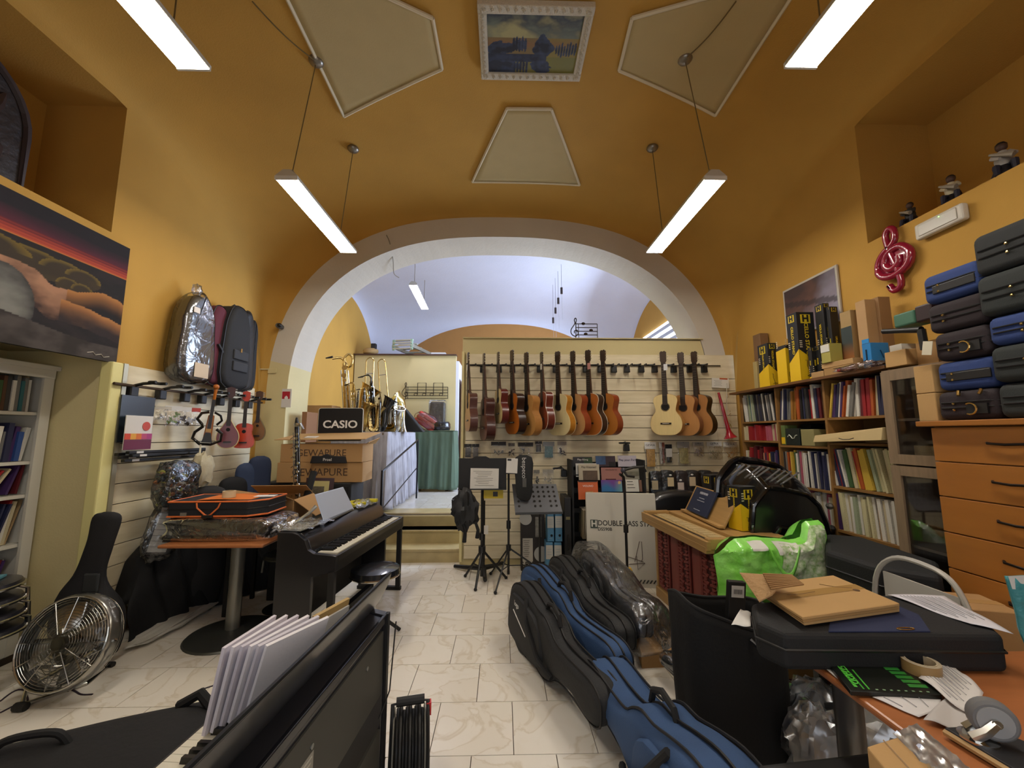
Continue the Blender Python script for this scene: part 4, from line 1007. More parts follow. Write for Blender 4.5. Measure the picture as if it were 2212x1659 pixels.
for k in range(4):
    a0 = k * PI / 2 + .35
    fanM().grid(lambda u, v: ((.05 + .17 * u) * math.cos(a0 + (v - .5) * (1.0 - .2 * u)), (.05 + .17 * u) * math.sin(a0 + (v - .5) * (1.0 - .2 * u)), .03 * (v - .5) * 2.0 * (1 - .3 * u)), 8, 8).build('blade', M('#b0aea8', .22, 1.0), t, sm=1, solid=.002)
fanM().lathe([(.075, -.02), (.08, -.05), (.075, -.14), (.03, -.17), (.001, -.17)], 18).build('motor', M('#8c8c88', .35, .8), t, sm=1)
pl = lumpy(fanM(), (0, 0, 0), (Rf + .02, Rf + .015, .09), 16, .06, 4, 2).build('plastic_cover', film(op=.05, bs=7, bump=1.0), t, sm=1)
f1, f2 = onZ(45, 1530), onZ(238, 1442); o_ = Vector((c.x, 2.62, 0))
a_, b__ = f1 - o_, f2 - o_
side_v = axis.cross(Vector((0, 0, 1))).normalized()
pts = [tuple(Vector((0, 0, z)) - side_v * (Rf + .02)), (a_.x * .6 - .05, a_.y * .9, .10), (a_.x, a_.y, .015), (a_.x + .12, a_.y - .02, .012)]
MB().tube([tuple(Vector((0, 0, z)) + side_v * (Rf + .015)), tuple(Vector((0, 0, z * .55)) + side_v * (Rf + .05)), (b__.x, b__.y, .02), ((b__.x + a_.x) / 2 + .1, (b__.y + a_.y) / 2, .014), (a_.x, a_.y, .014)], .012, 8).build('stand', CHROME, t, sm=1)
MB().tube([tuple(Vector((0, 0, z)) - side_v * (Rf + .015)), (a_.x, a_.y + .02, .10), (a_.x + .02, a_.y - .02, .014)], .012, 8).build('stand', CHROME, t, sm=1)
MB().lathe([(.022, -.03), (.024, 0), (.022, .03)], 12, (a_.x + .03, a_.y - .03, .025), 'X').build('foot', M('#1a1a1a', .6), t)
MB().lathe([(.018, -.02), (.018, .02)], 12, (b__.x, b__.y, .018), 'X').build('foot', M('#1a1a1a', .6), t)
# floor cables
def floor_cable(lab, pts, r=.005, z=.006, mat=None, name='power_cable', grp=None):
    P = smooth_poly([tuple(onZ(x, y, z)) for x, y in pts], 6, False)
    return tag(MB().tube([(p[0], p[1], max(z, p[2])) for p in P], r, 6).build(name, mat or M('#2a1c2c', .5), sm=1), lab, 'cable', grp)
floor_cable('dark power cable looping on the tiles beneath the fan', [(0, 1515), (40, 1490), (90, 1500), (150, 1490), (175, 1500), (200, 1500)], grp=None)
floor_cable('thin dark cable loop on the tiles in front of the black bag', [(440, 1488), (470, 1480), (492, 1490), (480, 1505), (465, 1514)])
floor_cable('dark cable running to the left edge of the picture', [(0, 1540), (40, 1520), (60, 1515), (45, 1470), (30, 1440)])
# -- leaning guitar gig bag
def capsule_bag(name, label, pts, radii, sq=.45, mat=FAB, n=14, cat='case', grp=None, amp=.06, fs=6):
    """soft case along a path; radii wide, flattened by sq across the second axis"""
    p0 = Vector(pts[0]); t = thing(name, label, cat, (p0.x, p0.y, 0), 0, grp)
    P = smooth_poly([tuple(p) for p in pts], 5, False); Rr = [v[0] for v in smooth_poly([(r, 0) for r in radii], 5, False)]
    b = W(t); rings = []; prev = None
    for i, p in enumerate(P):
        tv = (Vector(P[min(i + 1, len(P) - 1)]) - Vector(P[max(i - 1, 0)])).normalized()
        flat = Vector(mat_flat) - tv * tv.dot(Vector(mat_flat)); flat.normalize(); wide = tv.cross(flat)
        ring = []
        for k in range(n):
            q = 2 * PI * k / n; e = .8
            cx_ = math.copysign(abs(math.cos(q)) ** e, math.cos(q)); sy_ = math.copysign(abs(math.sin(q)) ** e, math.sin(q))
            v = Vector(p) + wide * cx_ * Rr[i] + flat * sy_ * Rr[i] * (sq if not callable(sq) else sq(i / len(P)))
            v += (v - Vector(p)) * amp * noise.noise(v * fs)
            ring.append(tuple(v))
        rings.append(ring)
    b.loft(rings).build('shell', mat, t, sm=1, ang=70)
    return t
mat_flat = (.3, -1, 0)
h, m_, l_ = onX(232, 1108, -2.85), onX(185, 1215, -2.85), onX(150, 1290, -2.85)
t = capsule_bag('guitar_case', 'black soft guitar case leaning on the cream post behind the fan', [(-2.76, 3.0, 0.02), (-2.76, 2.98, .05), (-2.77, 2.96, .25), (-2.80, 2.95, .42), (-2.78, 2.94, .58), (-2.73, 2.93, .78), (-2.70, 2.93, .96), (-2.695, 2.93, 1.0)], [.05, .15, .2, .17, .09, .075, .08, .03], .45)
t.location.x += 0
MB().box((.03, -.1, .55), (.1, .02, .12)).build('pocket', M('#2a2d2f', .7), t, bevel=.01)
# -- draped black pile along the left slats
CLOTH = M('#111214', .85, bump=.15, bs=40, var=.3, vs=6)
def drape(name, label, mat, fn, nu=40, nv=24, cat='cloth', grp=None, loc=(0, 0, 0)):
    t = thing(name, label, cat, loc, 0, grp); W(t).grid(fn, nu, nv).build('fabric', mat, t, sm=1, solid=.006); return t
# ridge falls from the table height near the corner down to the floor by the post
def pile(u, v):
    y = 3.27 + 1.55 * u
    def cv(p, t):
        for (a, b), (c, d) in zip(p, p[1:]):
            if t <= c: return b + (d - b) * (t - a) / (c - a)
        return p[-1][1]
    ridge = cv([(3.2, .10), (3.3, .34), (3.37, .56), (3.55, .72), (3.73, .85), (4.0, .98), (4.9, 1.0)], y) + .02 * math.sin(u * 13)
    ex = cv([(3.2, .03), (3.35, .10), (3.9, .28), (4.5, .55), (4.9, .55)], y)
    x0 = -2.93
    if v < .2: X = x0 + .12 * v / .2; z = ridge - .04 + .04 * math.sin(PI * v / .4)
    else:
        q = (v - .2) / .8; X = x0 + .12 + ex * q ** .7; z = ridge * (1 - q ** 1.5)
    f_ = (.03 * math.sin(u * 58 + 3 * math.sin(v * 3)) + .02 * math.sin(u * 23 + v * 4)) * min(1, v * 2) * min(1, u * 6 + .2)
    return (X + f_, y + .01 * math.sin(v * 9) - .02 * q if v >= .2 else y, max(.015, z + .02 * noise.noise(Vector((u * 9, v * 5, 0)))))
drape('draped_cover', 'black cloth draped over a long instrument pile below the left slat wall', CLOTH, pile, 110, 30, 'cover', loc=(-2.7, 4.0, 0))
MB_ = onX(300, 1355, -2.5)
tag(lumpy(MB(), (-2.62, 3.62, .04), (.10, .5, .035), 10, .3, 3, 4).build('white_sheet', M('#b9b6ac', .7)), 'white sheet edge showing under the black draped pile', 'sheet')
# keyboard wrapped in plastic standing upright
a, c = onX(358, 1100, -2.72), onX(330, 1192, -2.72)
t = thing('keyboard', 'small white-keyed keyboard in clear plastic standing upright by the left wall', 'keyboard', (-2.72, (a.y + c.y) / 2, c.z), (R(-12), 0, R(-38)))
MB().box((0, 0, .15), (.04, .17, .36)).build('body', M('#23262a', .4), t, bevel=.01)
for k in range(8): MB().box((.022, -.01, .01 + k * .042), (.012, .12, .039)).build('white_key', M('#c9c8c2', .4), t)
b = MB()
for k in (0, 1, 3, 4, 5): b.box((.030, .03, .031 + k * .042), (.012, .05, .018))
b.build('black_key', BLK, t)
lumpy(MB(), (0, 0, .15), (.06, .12, .23), 12, .2, 3, 6, .7).build('plastic_wrap', film(op=.12, bs=12), t, sm=1)
# blue and black soft cases in the corner
NAVY = M('#1f2c48', .8, bump=.1, bs=150)
mat_flat = (1, -1, 0)
for k, (px, py, X, rr, mt, lab) in enumerate([(563, 985, -2.6, .105, NAVY, 'navy blue gig bag top standing in the left corner, taller of two'), (535, 1000, -2.68, .10, M('#2b3a58', .8), 'faded navy gig bag top standing beside the taller one in the left corner'), (450, 1050, -2.66, .14, BLKM, 'black gig bag top behind the draped pile'), (505, 1030, -2.74, .12, M('#14161c', .8), 'black gig bag between the navy ones and the draped pile')]):
    p = onX(px, py, X)
    capsule_bag('gig_bag', lab, [(p.x, p.y, .02), (p.x, p.y, .3), (p.x, p.y, p.z - .3), (p.x, p.y, p.z - .06), (p.x, p.y, p.z)], [rr, rr * 1.3, rr * 1.1, rr, rr * .35], .55, mt, grp='gig bags in the left corner', amp=.03)
# == LEFT CAFE TABLE
TOPW = M('#a8683c', .35, var=.12, vs=6, stretch=(1, 8, 1), coat=.2)
BASEM = M('#5a5c58', .4, .7)
tx, ty_ = -2.075, 3.38
t = thing('cafe_table', 'square orange-brown table on a grey metal pedestal at the left', 'table', (tx, ty_, 0))
MB().box((0, 0, .735), (.74, .66, .022)).build('tabletop', TOPW, t, bevel=.008)
MB().lathe([(.05, .03), (.05, .72)], 20, caps=False).build('column', M('#8d8c84', .35, .7), t, sm=1)
MB().lathe([(.305, 0), (.31, .008), (.30, .018), (.12, .032), (.055, .05), (.001, .05)], 40).build('base', BASEM, t, sm=1)
MB().box((0, 0, .715), (.4, .4, .012)).build('mounting_plate', BLK, t)
# wrapped case + orange-piped case
t = thing('wrapped_case', 'dark case wrapped in loose clear plastic on the left table', 'case', (tx - .05, ty_ - .03, .748))
MB().box((0, 0, .078), (.62, .36, .145)).build('shell', M('#2a2a2c', .6), t, bevel=.03, seg=3)
pillow(MB(), [(x, z) for x, z in smooth_poly([(-.34, .0), (.33, 0), (.40, .05), (.36, .15), (-.32, .165), (-.35, .08)], 4)], .44, .04, 3, axis='Y').build('plastic_wrap', film(op=.22, bs=10), t, sm=1)
b = MB(); b.grid(lambda u, v: (.30 + .36 * u, -.16 + .34 * v + .03 * math.sin(u * 9), .10 - .06 * u + .035 * noise.noise(Vector((u * 6, v * 6, 2))) + .05 * math.sin(PI * v)), 16, 14); b.build('loose_plastic', film(op=.3, bs=9), t, sm=1)
t = thing('instrument_case', 'black oblong case piped in orange on top of the wrapped case', 'case', (tx - .07, ty_ - .03, .918), (0, 0, R(2)))
hx, hy = .335, .19
out = [(-hx, -hy), (hx - .1, -hy), (hx, -hy + .1), (hx, hy), (-hx, hy)]
MB().prism(out, .003, .115).build('shell', M('#1b1b1f', .8, bump=.15, bs=200), t, bevel=.012)
for z in (.006, .112): MB().tube([(x, y, z) for x, y in out], .0065, 6, closed=True).build('piping', M('#dc7034', .5), t)
MB().tube([(x * 1.004, y * 1.004, .058) for x, y in out], .004, 5, closed=True).build('zipper', BLK, t)
MB().tube([(-.13, -hy - .006, .105), (-.12, -hy - .012, .07), (-.06, -hy - .014, .02), (-.04, -hy - .014, .012), (-.02, -hy - .014, .02), (.03, -hy - .012, .07), (.04, -hy - .006, .105)], .006, 6).build('strap', M('#dc7034', .5), t)
MB().box((-.04, -hy - .016, .008), (.075, .02, .022)).build('clasp', BLK, t, bevel=.004)
MB().box((-.22, -hy - .002, .02), (.045, .004, .03)).build('badge', M('#8f8a84', .4, .5), t)
o = tag(MB().grid(lambda u, v: (-.17 + .37 * u, -.17 + .26 * v + .04 * u, .004 * math.sin(u * 5)), 8, 4).build('orange_sheet', M('#d8752a', .6), solid=.002), 'bright orange sheet under the tape roll on the orange-piped case', 'paper'); o.location = (tx - .05, ty_ - .03, .918 + .121)
o.rotation_euler = (0, 0, R(3))
t = thing('tape_roll', 'roll of cream masking tape on the orange sheet', 'tape', (tx - .045, ty_ - .10, .918 + .127))
MB().lathe([(.045, 0), (.045, .048), (.034, .048), (.034, 0)], 28, caps=False).build('tape', M('#d0c09a', .6), t, sm=1)
MB().lathe([(.034, 0), (.034, .048), (.031, .048), (.031, 0)], 24, caps=False).build('core', M('#a58a60', .7), t)
o = tag(MB().box((0, 0, 0), (.15, .09, .003)).build('white_card', M('#dfdfe2', .5)), 'white card lying on the right of the orange-piped case', 'card'); o.location = (tx + .17, ty_ + .02, .918 + .119); o.rotation_euler = (0, 0, .15)
# open cardboard box behind
def carton(name, label, loc, rz, dx, dy, dz, mat=CARD, open_=False, cat='box', grp=None, flaps=(50, -20, 60, 70), wording=None, tape=True, wsize=.05, wmat=None):
    t = thing(name, label, cat, loc, (0, 0, rz), grp)
    b = MB()
    if open_:
        for s in (-1, 1): b.box((s * dx / 2, 0, dz / 2), (.006, dy, dz)); b.box((0, s * dy / 2, dz / 2), (dx, .006, dz))
        b.box((0, 0, .003), (dx, dy, .006)); b.build('carton', mat, t)
        for k, (ax_, s) in enumerate((('x', 1), ('x', -1), ('y', 1), ('y', -1))):
            an = R(flaps[k]); L = (dy if ax_ == 'y' else dx) * .48; Wd = dx if ax_ == 'y' else dy
            d_, u_ = math.cos(an) * L, math.sin(an) * L
            if ax_ == 'x': q = [(s * dx / 2, -Wd / 2, dz), (s * dx / 2, Wd / 2, dz), (s * (dx / 2 + d_), Wd / 2, dz + u_), (s * (dx / 2 + d_), -Wd / 2, dz + u_)]
            else: q = [(-Wd / 2, s * dy / 2, dz), (Wd / 2, s * dy / 2, dz), (Wd / 2, s * (dy / 2 + d_), dz + u_), (-Wd / 2, s * (dy / 2 + d_), dz + u_)]
            MB().quad(q).build('flap', mat, t, solid=.005)
    else:
        b.box((0, 0, dz / 2), (dx, dy, dz)); b.build('carton', mat, t, bevel=.003, seg=1)
        if tape: MB().box((0, 0, dz + .0008), (dx * 1.002, min(.05, dy * .3), .0016)).build('tape_strip', M('#b58f5c', .25), t)
    if wording: text('lettering', wording, wsize, wmat or M('#3a2c20', .7), t, (0, -dy / 2 - .0015, dz / 2))
    return t
carton('open_carton', 'open cardboard box with raised flaps behind the orange-piped case', (-2.08, 3.88, .74), R(2), .50, .40, .22, open_=True, flaps=(-35, 8, 150, 18))
t = thing('side_table', 'low black side table carrying the open cardboard box', 'table', (-2.08, 3.88, 0)); MB().box((0, 0, .725), (.56, .42, .025)).build('tabletop', BLK, t)
for sx_ in (-1, 1):
    for sy_ in (-1, 1): MB().box((sx_ * .26, sy_ * .19, .355), (.03, .03, .71)).build('leg', BLK, t)
# stool behind the table
t = thing('round_stool', 'low round stool with a dark seat and thin metal stem behind the left table', 'stool', (-1.93, 3.86, 0))
MB().lathe([(.18, .44), (.19, .455), (.18, .475), (.10, .485), (.001, .48)], 28).build('seat', M('#3b382e', .4, coat=.2), t, sm=1)
MB().tube([(.185 * math.cos(q * PI / 14), .185 * math.sin(q * PI / 14), .45) for q in range(28)], .008, 6, closed=True).build('rim', M('#6d6a5c', .35, .8), t, sm=1)
MB().lathe([(.014, .02), (.014, .44)], 10, caps=False).build('stem', STEEL, t)
MB().lathe([(.17, 0), (.172, .008), (.10, .018), (.02, .03), (.001, .03)], 28).build('base', M('#2c2c2a', .4, .6), t, sm=1)
MB().tube([(-.18, 0, .44), (-.21, 0, .40), (-.22, 0, .3)], .009, 6).build('arm', STEEL, t)
# == DIGITAL PIANO (mid left)
PB = M('#15151a', .35, coat=.25); PB2 = M('#101013', .5)
def keys(t, x_in, x_out, y0, n, z, step, wm, flip=1):
    """white keys run from x_in (hinge) to x_out along y"""
    kw = MB(); kw.box((0, 0, 0), (abs(x_out - x_in), step - .0012, .014)); o0 = kw.build('white_key', wm, t); o0.location = ((x_in + x_out) / 2, y0 + step / 2, z)
    for k in range(1, n):
        o = bpy.data.objects.new('white_key', o0.data); C.objects.link(o); o.parent = t; o.location = ((x_in + x_out) / 2, y0 + step * (k + .5), z)
    first = None; L = abs(x_out - x_in) * .62; s = 1 if x_out > x_in else -1
    for k in range(n - 1):
        if (k + 2) % 7 in (2, 6): continue
        if first is None: first = MB().box((0, 0, 0), (L, step * .5, .016), taper=.9).build('black_key', M('#0e0e10', .3), t); o = first
        else: o = bpy.data.objects.new('black_key', first.data); C.objects.link(o); o.parent = t
        o.location = (x_in + s * L / 2, y0 + step * (k + 1), z + .014)
def piano(name, label, loc, rz, L=1.36, music=True, H=.85):
    t = thing(name, label, 'piano', loc, (0, 0, rz))
    prof = [(0, 0), (.30, 0), (.30, .03), (.26, .05), (.26, .56), (.43, .60), (.43, .70), (.405, .705), (.27, .715), (.225, .74), (.20, .80), (.15, .84), (.11, H), (0, H)]
    for y in (0, L - .035): MB().prism([(x, z) for x, z in prof], y, y + .035, plane='XZ').build('side_panel', PB, t, bevel=.003, seg=1)
    # arms/legs
    for y in (.018, L - .018): MB().box((.40, y, .31), (.045, .036, .60)).build('leg', PB2, t, bevel=.003); MB().box((.21, y, .018), (.44, .036, .036)).build('foot_rail', PB2, t)
    MB().box((.215, L / 2, .63), (.43, L - .07, .07)).build('keybed', PB2, t, bevel=.004)
    MB().box((.418, L / 2, .675), (.024, L - .07, .05)).build('key_slip', PB, t, bevel=.003)
    pr_ = [(.0, .66), (.245, .66), (.235, .735), (.205, .80), (.155, .838), (.11, H), (0, H)]
    MB().prism(pr_, .035, L - .035, plane='XZ').build('top_cabinet', PB, t, bevel=.004, sm=1, ang=30)
    MB().box((.244, L / 2, .700), (.006, L - .1, .05)).build('control_panel', M('#2b3038', .25, .3), t)
    MB().box((.015, L / 2, .36), (.02, L - .07, .44)).build('rear_board', M('#1d1d1f', .6), t)
    MB().box((.19, L / 2, .07), (.05, L - .07, .08)).build('pedal_beam', PB2, t)
    for k in (-1, 0, 1): MB().box((.25, L / 2 + k * .07, .07), (.10, .022, .012)).build('pedal', M('#b59a52', .3, 1), t, bevel=.004)
    keys(t, .26, .405, .07, 52, .700, (L - .14) / 52, M('#d9d4c2', .3))
    return t
p1 = piano('digital_piano', 'black digital piano standing side-on beside the left table', (-1.56, 2.96, 0), R(-5.6))
t = thing('music_rest', 'pale blue-white music board standing on the mid-room piano', 'music rest', tuple(onY(735, 1118, 3.5)), (0, 0, R(-5.6 + 90)))
t.location = (-1.40, 3.62, .852)
q4 = [onX(722, 1122, -1.40), onX(785, 1092, -1.40), onX(765, 1055, -1.47), onX(708, 1072, -1.47)]
dz = .855 - q4[0].z
b = MB(); inv = basis(t).inverted()
zz0 = .853; Q = [(-1.385, 3.30, zz0), (-1.345, 3.83, zz0), (-1.44, 3.80, zz0 + .20), (-1.48, 3.33, zz0 + .20)]
W(t).hexa([(p[0], p[1], p[2]) for p in Q] + [(p[0] - .008, p[1], p[2] + .003) for p in Q]).build('board', M('#aebbd0', .35), t, bevel=.003)
W(t).box((-1.37, 3.55, .858), (.05, .5, .012)).build('ledge', PB, t)
t = thing('plastic_sleeve', 'yellow items in crinkled clear plastic on the far end of the mid-room piano', 'packet', (-1.38, 4.08, .852), (0, 0, R(-6)))
b = MB(); rnd = random.Random(3)
for k in range(6): b.at((rnd.uniform(-.05, .05), -.15 + k * .06, .018), (0, 0, rnd.uniform(-.4, .4))).box((0, 0, 0), (.12, .05, .03))
b.build('yellow_packs', M('#c9bd1c', .45), t, bevel=.006)
MB().grid(lambda u, v: (-.10 + .2 * u, -.2 + .42 * v, .045 * math.sin(PI * min(1, u * 1.02)) * (.4 + .6 * math.sin(PI * v)) + .008 * math.sin(u * 20 + v * 17)), 10, 14).build('film', film(op=.25, bs=14), t, sm=1)
t = thing('plastic_sleeve', 'flat papers in clear plastic on the near end of the mid-room piano', 'packet', (-1.47, 3.12, .852), (0, 0, R(-10)))
for k in range(3): MB().box((0, 0, .003 + k * .004), (.16, .25, .003)).build('paper', M('#b8b8b4', .6), t).rotation_euler = (0, 0, .1 * k)
MB().grid(lambda u, v: (-.12 + .26 * u, -.16 + .36 * v, .02 + .008 * math.sin(u * 20 + v * 17)), 10, 14).build('film', film(op=.3, bs=14), t, sm=1)
t = thing('chrome_lever', 'short chrome lever on the top of the mid-room piano', 'lever', (-1.50, 3.25, .87)); MB().tube([(-.06, -.05, 0), (.0, .02, .05), (.04, .06, .10)], [.010, .012, .016], 8).build('handle', M('#c5ccc8', .2, .8), t, sm=1)
# piano stool
t = thing('piano_stool', 'round black padded stool between the two pianos', 'stool', (-.98, 3.32, 0))
MB().lathe([(.17, .44), (.185, .46), (.18, .5), (.12, .515), (.001, .515)], 28).build('seat', M('#17181c', .25, coat=.5), t, sm=1)
MB().lathe([(.186, .447), (.19, .455), (.186, .463)], 28, caps=False).build('rim', CHROME, t, sm=1)
MB().lathe([(.018, .1), (.018, .44)], 10, caps=False).build('stem', CHROME, t)
for k in range(4):
    a = k * PI / 2 + .4; MB().tube([(0, 0, .12), (.1 * math.cos(a), .1 * math.sin(a), .10), (.2 * math.cos(a), .2 * math.sin(a), .015)], .013, 7).build('leg', BLK, t)
# == FOREGROUND PIANO (seen from behind)
t = thing('digital_piano', 'black digital piano in the foreground seen from behind, keys to the left', 'piano', (-.485, 1.845, 0), (0, 0, R(-4.5))); t.scale = (.72, 1, 1)
# local: x <= 0 towards the keys, y from 0 (far end) to -L (near end)
L = 1.38
for y in (-.02, -L + .02):
    MB().prism([(0, 0), (0, .78), (-.10, .795), (-.17, .76), (-.40, .735), (-.40, .62), (-.26, .58), (-.26, .04), (-.38, .03), (-.38, 0)], y - .02, y + .02, plane='XZ').build('side_panel', PB, t, bevel=.003, seg=1)
MB().box((-.21, -L / 2, .65), (.40, L - .08, .10)).build('keybed', PB2, t)
MB().prism([(-.012, .70), (-.012, .775), (-.10, .79), (-.165, .755), (-.20, .70)], -L + .04, -.04, plane='XZ').build('top_cabinet', PB, t, bevel=.003)
keys(t, -.215, -.385, -L + .07, 52, .735, (L - .14) / 52, M('#d9d4c2', .3))
MB().box((-.393, -L / 2, .72), (.016, L - .08, .035)).build('key_slip', PB, t)
# raised music rest, a long curved board leaning back over the rear edge
b = MB(); prof = [(-.115, .79), (-.06, .84), (-.015, .90), (.0, .935), (.012, .93), (-.002, .895), (-.045, .83), (-.095, .782)]
b.prism(prof, -L - .02, -.0, plane='XZ').build('music_rest', M('#131317', .28, coat=.3), t, sm=1, ang=50)
MB().tube([(.004, -L - .02, .934), (.004, 0, .934)], .009, 8).build('rest_rim', M('#1f2024', .3), t)
MB().box((-.004, -L / 2, .765), (.02, L, .03)).build('top_rail', PB, t, bevel=.004)
BG = M('#3c3b35', .55)
MB().box((-.01, -L / 2, .60), (.014, L - .05, .24)).build('rear_panel', BG, t)
MB().box((-.01, -L / 2, .22), (.014, L - .05, .26)).build('rear_panel', BG, t)
for y in (-.012, -L + .012): MB().box((.004, y, .39), (.02, .024, .78)).build('rear_post', PB2, t)
MB().box((-.002, -.62, .60), (.003, .10, .09)).build('rating_label', M('#8a877c', .5), t)
b = MB()
for k in range(6): b.box((.0, -.62, .635 - k * .013), (.002, .08 - .01 * (k % 3), .004))
b.build('label_print', M('#b8b4a8', .6), t)
for yy in (-.2, -.58, -1.0): MB().lathe([(.008, 0), (.008, .004)], 8, (-.003, yy, .66), 'X').build('screw', STEEL, t)
MB().tube([(0, -.06, .40), (.05, -.05, .5), (.06, -.02, .75)], .004, 5).build('cord', BLK, t)
# booklets on its keys
PB4 = [('#cfc9d2', 0), ('#d9d4da', 1), ('#c7c1cb', 2), ('#dcd8dd', 3), ('#c9c4cd', 4), ('#e0dde0', 5)]
for k, (cc, i) in enumerate(PB4):
    s = k / 5
    o = tag(MB().box((0, 0, .11), (.009, .20, .22)).build('music_booklet', M(cc, .7, bump=.05)), 'pale lilac booklet on the foreground piano keys, %s from the left in the fan' % ORD[k], 'booklet', 'pale booklets on the foreground piano')
    o.location = (-.765 + .020 * k, 1.28 + .010 * k, .748); o.rotation_euler = (0, R(10 + 2 * k), R(-8 - 4 * k))
t = thing('brown_folder', 'brown card folder standing right of the pale booklets', 'folder', (-.62, 1.50, .748), (0, R(12), R(-20)))
MB().box((0, 0, .10), (.012, .16, .20)).build('cover', M('#b0935c', .7), t); MB().box((.012, 0, .09), (.006, .15, .18)).build('insert', M('#d5d2cc', .7), t)
# == BLACK SOFT KEYBOARD CASE bottom left
t = thing('soft_case', 'big black padded keyboard case lying in the lower left foreground', 'case', (-1.9, 1.55, 0))
TE, TN = [Vector(v) for v in ((-1.56, 2.02, .44), (-1.32, 1.92, .46), (-1.10, 1.72, .43))], None
def soft(u, v):
    # u along length (0 = right end .. 1 = left), v around: 0 back bottom .. 1 front bottom
    ax = Vector((-1.10, 1.72, 0)).lerp(Vector((-2.85, .98, 0)), u)
    d = Vector((.25, -.95, 0)).normalized()       # towards the viewer
    prof = [(-.22, .02), (-.24, .30), (-.21, .42), (-.08, .47), (.12, .455), (.33, .43), (.42, .36), (.42, .02)]
    f_ = v * (len(prof) - 1); i = min(int(f_), len(prof) - 2); a, c_ = Vector(prof[i]), Vector(prof[i + 1]); p = a.lerp(c_, f_ - i)
    end = min(1, u * 10 + .35); e2 = math.sin(PI / 2 * end)
    hh = p.y * (.78 + .22 * e2); ww = p.x * (.75 + .25 * e2)
    n_ = noise.noise(Vector((u * 7, v * 4, 1))) * .022
    return tuple(ax + d * (ww + n_) + Vector((0, 0, hh + n_)))
b = W(t); b.grid(soft, 46, 28); 
N_ = 29; b.add([soft(0, j / 28) for j in range(N_)] + [tuple(Vector(soft(0, .5)) * .0 + Vector((-1.02, 1.66, .24)))], [(j, j + 1, N_) for j in range(N_ - 1)])
b.build('shell', M('#101011', .85, bump=.12, bs=60, var=.2, vs=4), t, sm=1, ang=60)
W(t).tube([Vector(soft(u / 20, .70)) + Vector((0, 0, .004)) for u in range(21)], .006, 6).build('zipper', M('#1f1f20', .5), t)
h0 = Vector(soft(.28, .45))
W(t).tube(smooth_poly([tuple(h0 + Vector(v)) for v in ((.10, .03, -.01), (.07, .02, .03), (0, 0, .04), (-.07, -.02, .03), (-.10, -.03, -.01))], 4, False), .013, 8).build('handle', M('#0c0c0d', .8), t, sm=1)
h1 = Vector(soft(.06, .38)); W(t).tube([h1 + Vector((.08, .0, -.01)), h1 + Vector((.03, .0, .045)), h1 + Vector((-.05, .0, .0))], .02, 8).build('handle', M('#0c0c0d', .8), t, sm=1)
# cable reel
t = thing('cable_reel', 'black extension cable reel with a red handle on the tiles by the foreground piano', 'cable reel', (-.40, 1.95, 0), (0, 0, R(12)))
zc_ = .19
for s in (-1, 1): MB().lathe([(.05, 0), (.135, 0), (.14, .006), (.05, .01)], 28, (s * .065 - .005, 0, zc_), 'X').build('flange', M('#8d8a80', .4), t, sm=1)
for k in range(9): MB().tube([(-.052 + .013 * k, (.128 + .012 * math.sin(k * 2.1)) * math.cos(q * PI / 14), zc_ + (.128 + .012 * math.sin(k * 2.1)) * math.sin(q * PI / 14)) for q in range(28)], .0085, 7, closed=True).build('cable_turn', M('#141414', .5), t, sm=1)
MB().lathe([(.11, -.05), (.11, .05)], 20, (0, 0, zc_), 'X').build('drum', BLK, t)
MB().lathe([(.055, -.085), (.06, -.07), (.05, -.06)], 20, (0, 0, zc_), 'X').build('hub', M('#a51f22', .4), t)
for k in range(3):
    a = k * 2 * PI / 3; MB().box((-.078, .045 * math.cos(a), zc_ + .045 * math.sin(a)), (.012, .03, .03)).build('socket', M('#7d8078', .4), t)
MB().tube([(.075, -.12, .01), (.075, -.1, .2), (.075, 0, .36), (0, 0, .365), (-.075, 0, .36), (-.075, -.1, .2), (-.075, -.12, .01)], .009, 8).build('frame', BLK, t, sm=1)
MB().tube([(-.06, 0, .368), (.06, 0, .368)], [.018, .018], 10).build('grip', M('#1c1c1c', .6), t); MB().box((.08, 0, .33), (.02, .03, .05)).build('latch', M('#c42226', .4), t)
# == REAR LEFT: cartons, sign, horns
SPK = M('#141416', .7)
t = thing('loudspeaker', 'big black loudspeaker cabinet under the printed cartons', 'loudspeaker', (-1.96, 4.78, 0))
MB().box((0, 0, .50), (.62, .40, 1.0)).build('cabinet', SPK, t, bevel=.012)
MB().box((0, -.202, .50), (.56, .006, .92)).build('grille', M('#0d0d0e', .9, bump=.3, bs=300), t); text('lettering', 'GEWA', .03, M('#55504a', .6), t, (.0, -.207, .93))
t = thing('loudspeaker', 'second black loudspeaker cabinet at the left under the printed cartons', 'loudspeaker', (-2.46, 4.8, 0))
MB().box((0, 0, .50), (.34, .36, 1.0)).build('cabinet', SPK, t, bevel=.012); MB().lathe([(.11, 0), (.12, -.01), (.03, .02), (.001, .02)], 20, (0, -.185, .6), 'Y').build('woofer', M('#1d1d1d', .6), t)
INK = M('#4a3626', .8)
p0, p1 = onY(597, 1038, 4.6), onY(783, 996, 4.6)
carton('carton', 'lower long cardboard carton printed GEWAPURE on the loudspeakers', ((p0.x + p1.x) / 2, 4.78, 1.004), R(1), p1.x - p0.x, .36, .215, wording='GEWAPURE', wsize=.115, wmat=INK)
p0, p1 = onY(603, 988, 4.6), onY(783, 952, 4.6)
tc_ = carton('carton', 'upper cardboard carton printed GEWAPURE with its lid flap lifted', ((p0.x + p1.x) / 2 + .01, 4.78, 1.222), R(-1), p1.x - p0.x, .36, .20, wording='GEWAPURE', wsize=.105, wmat=INK, tape=False)
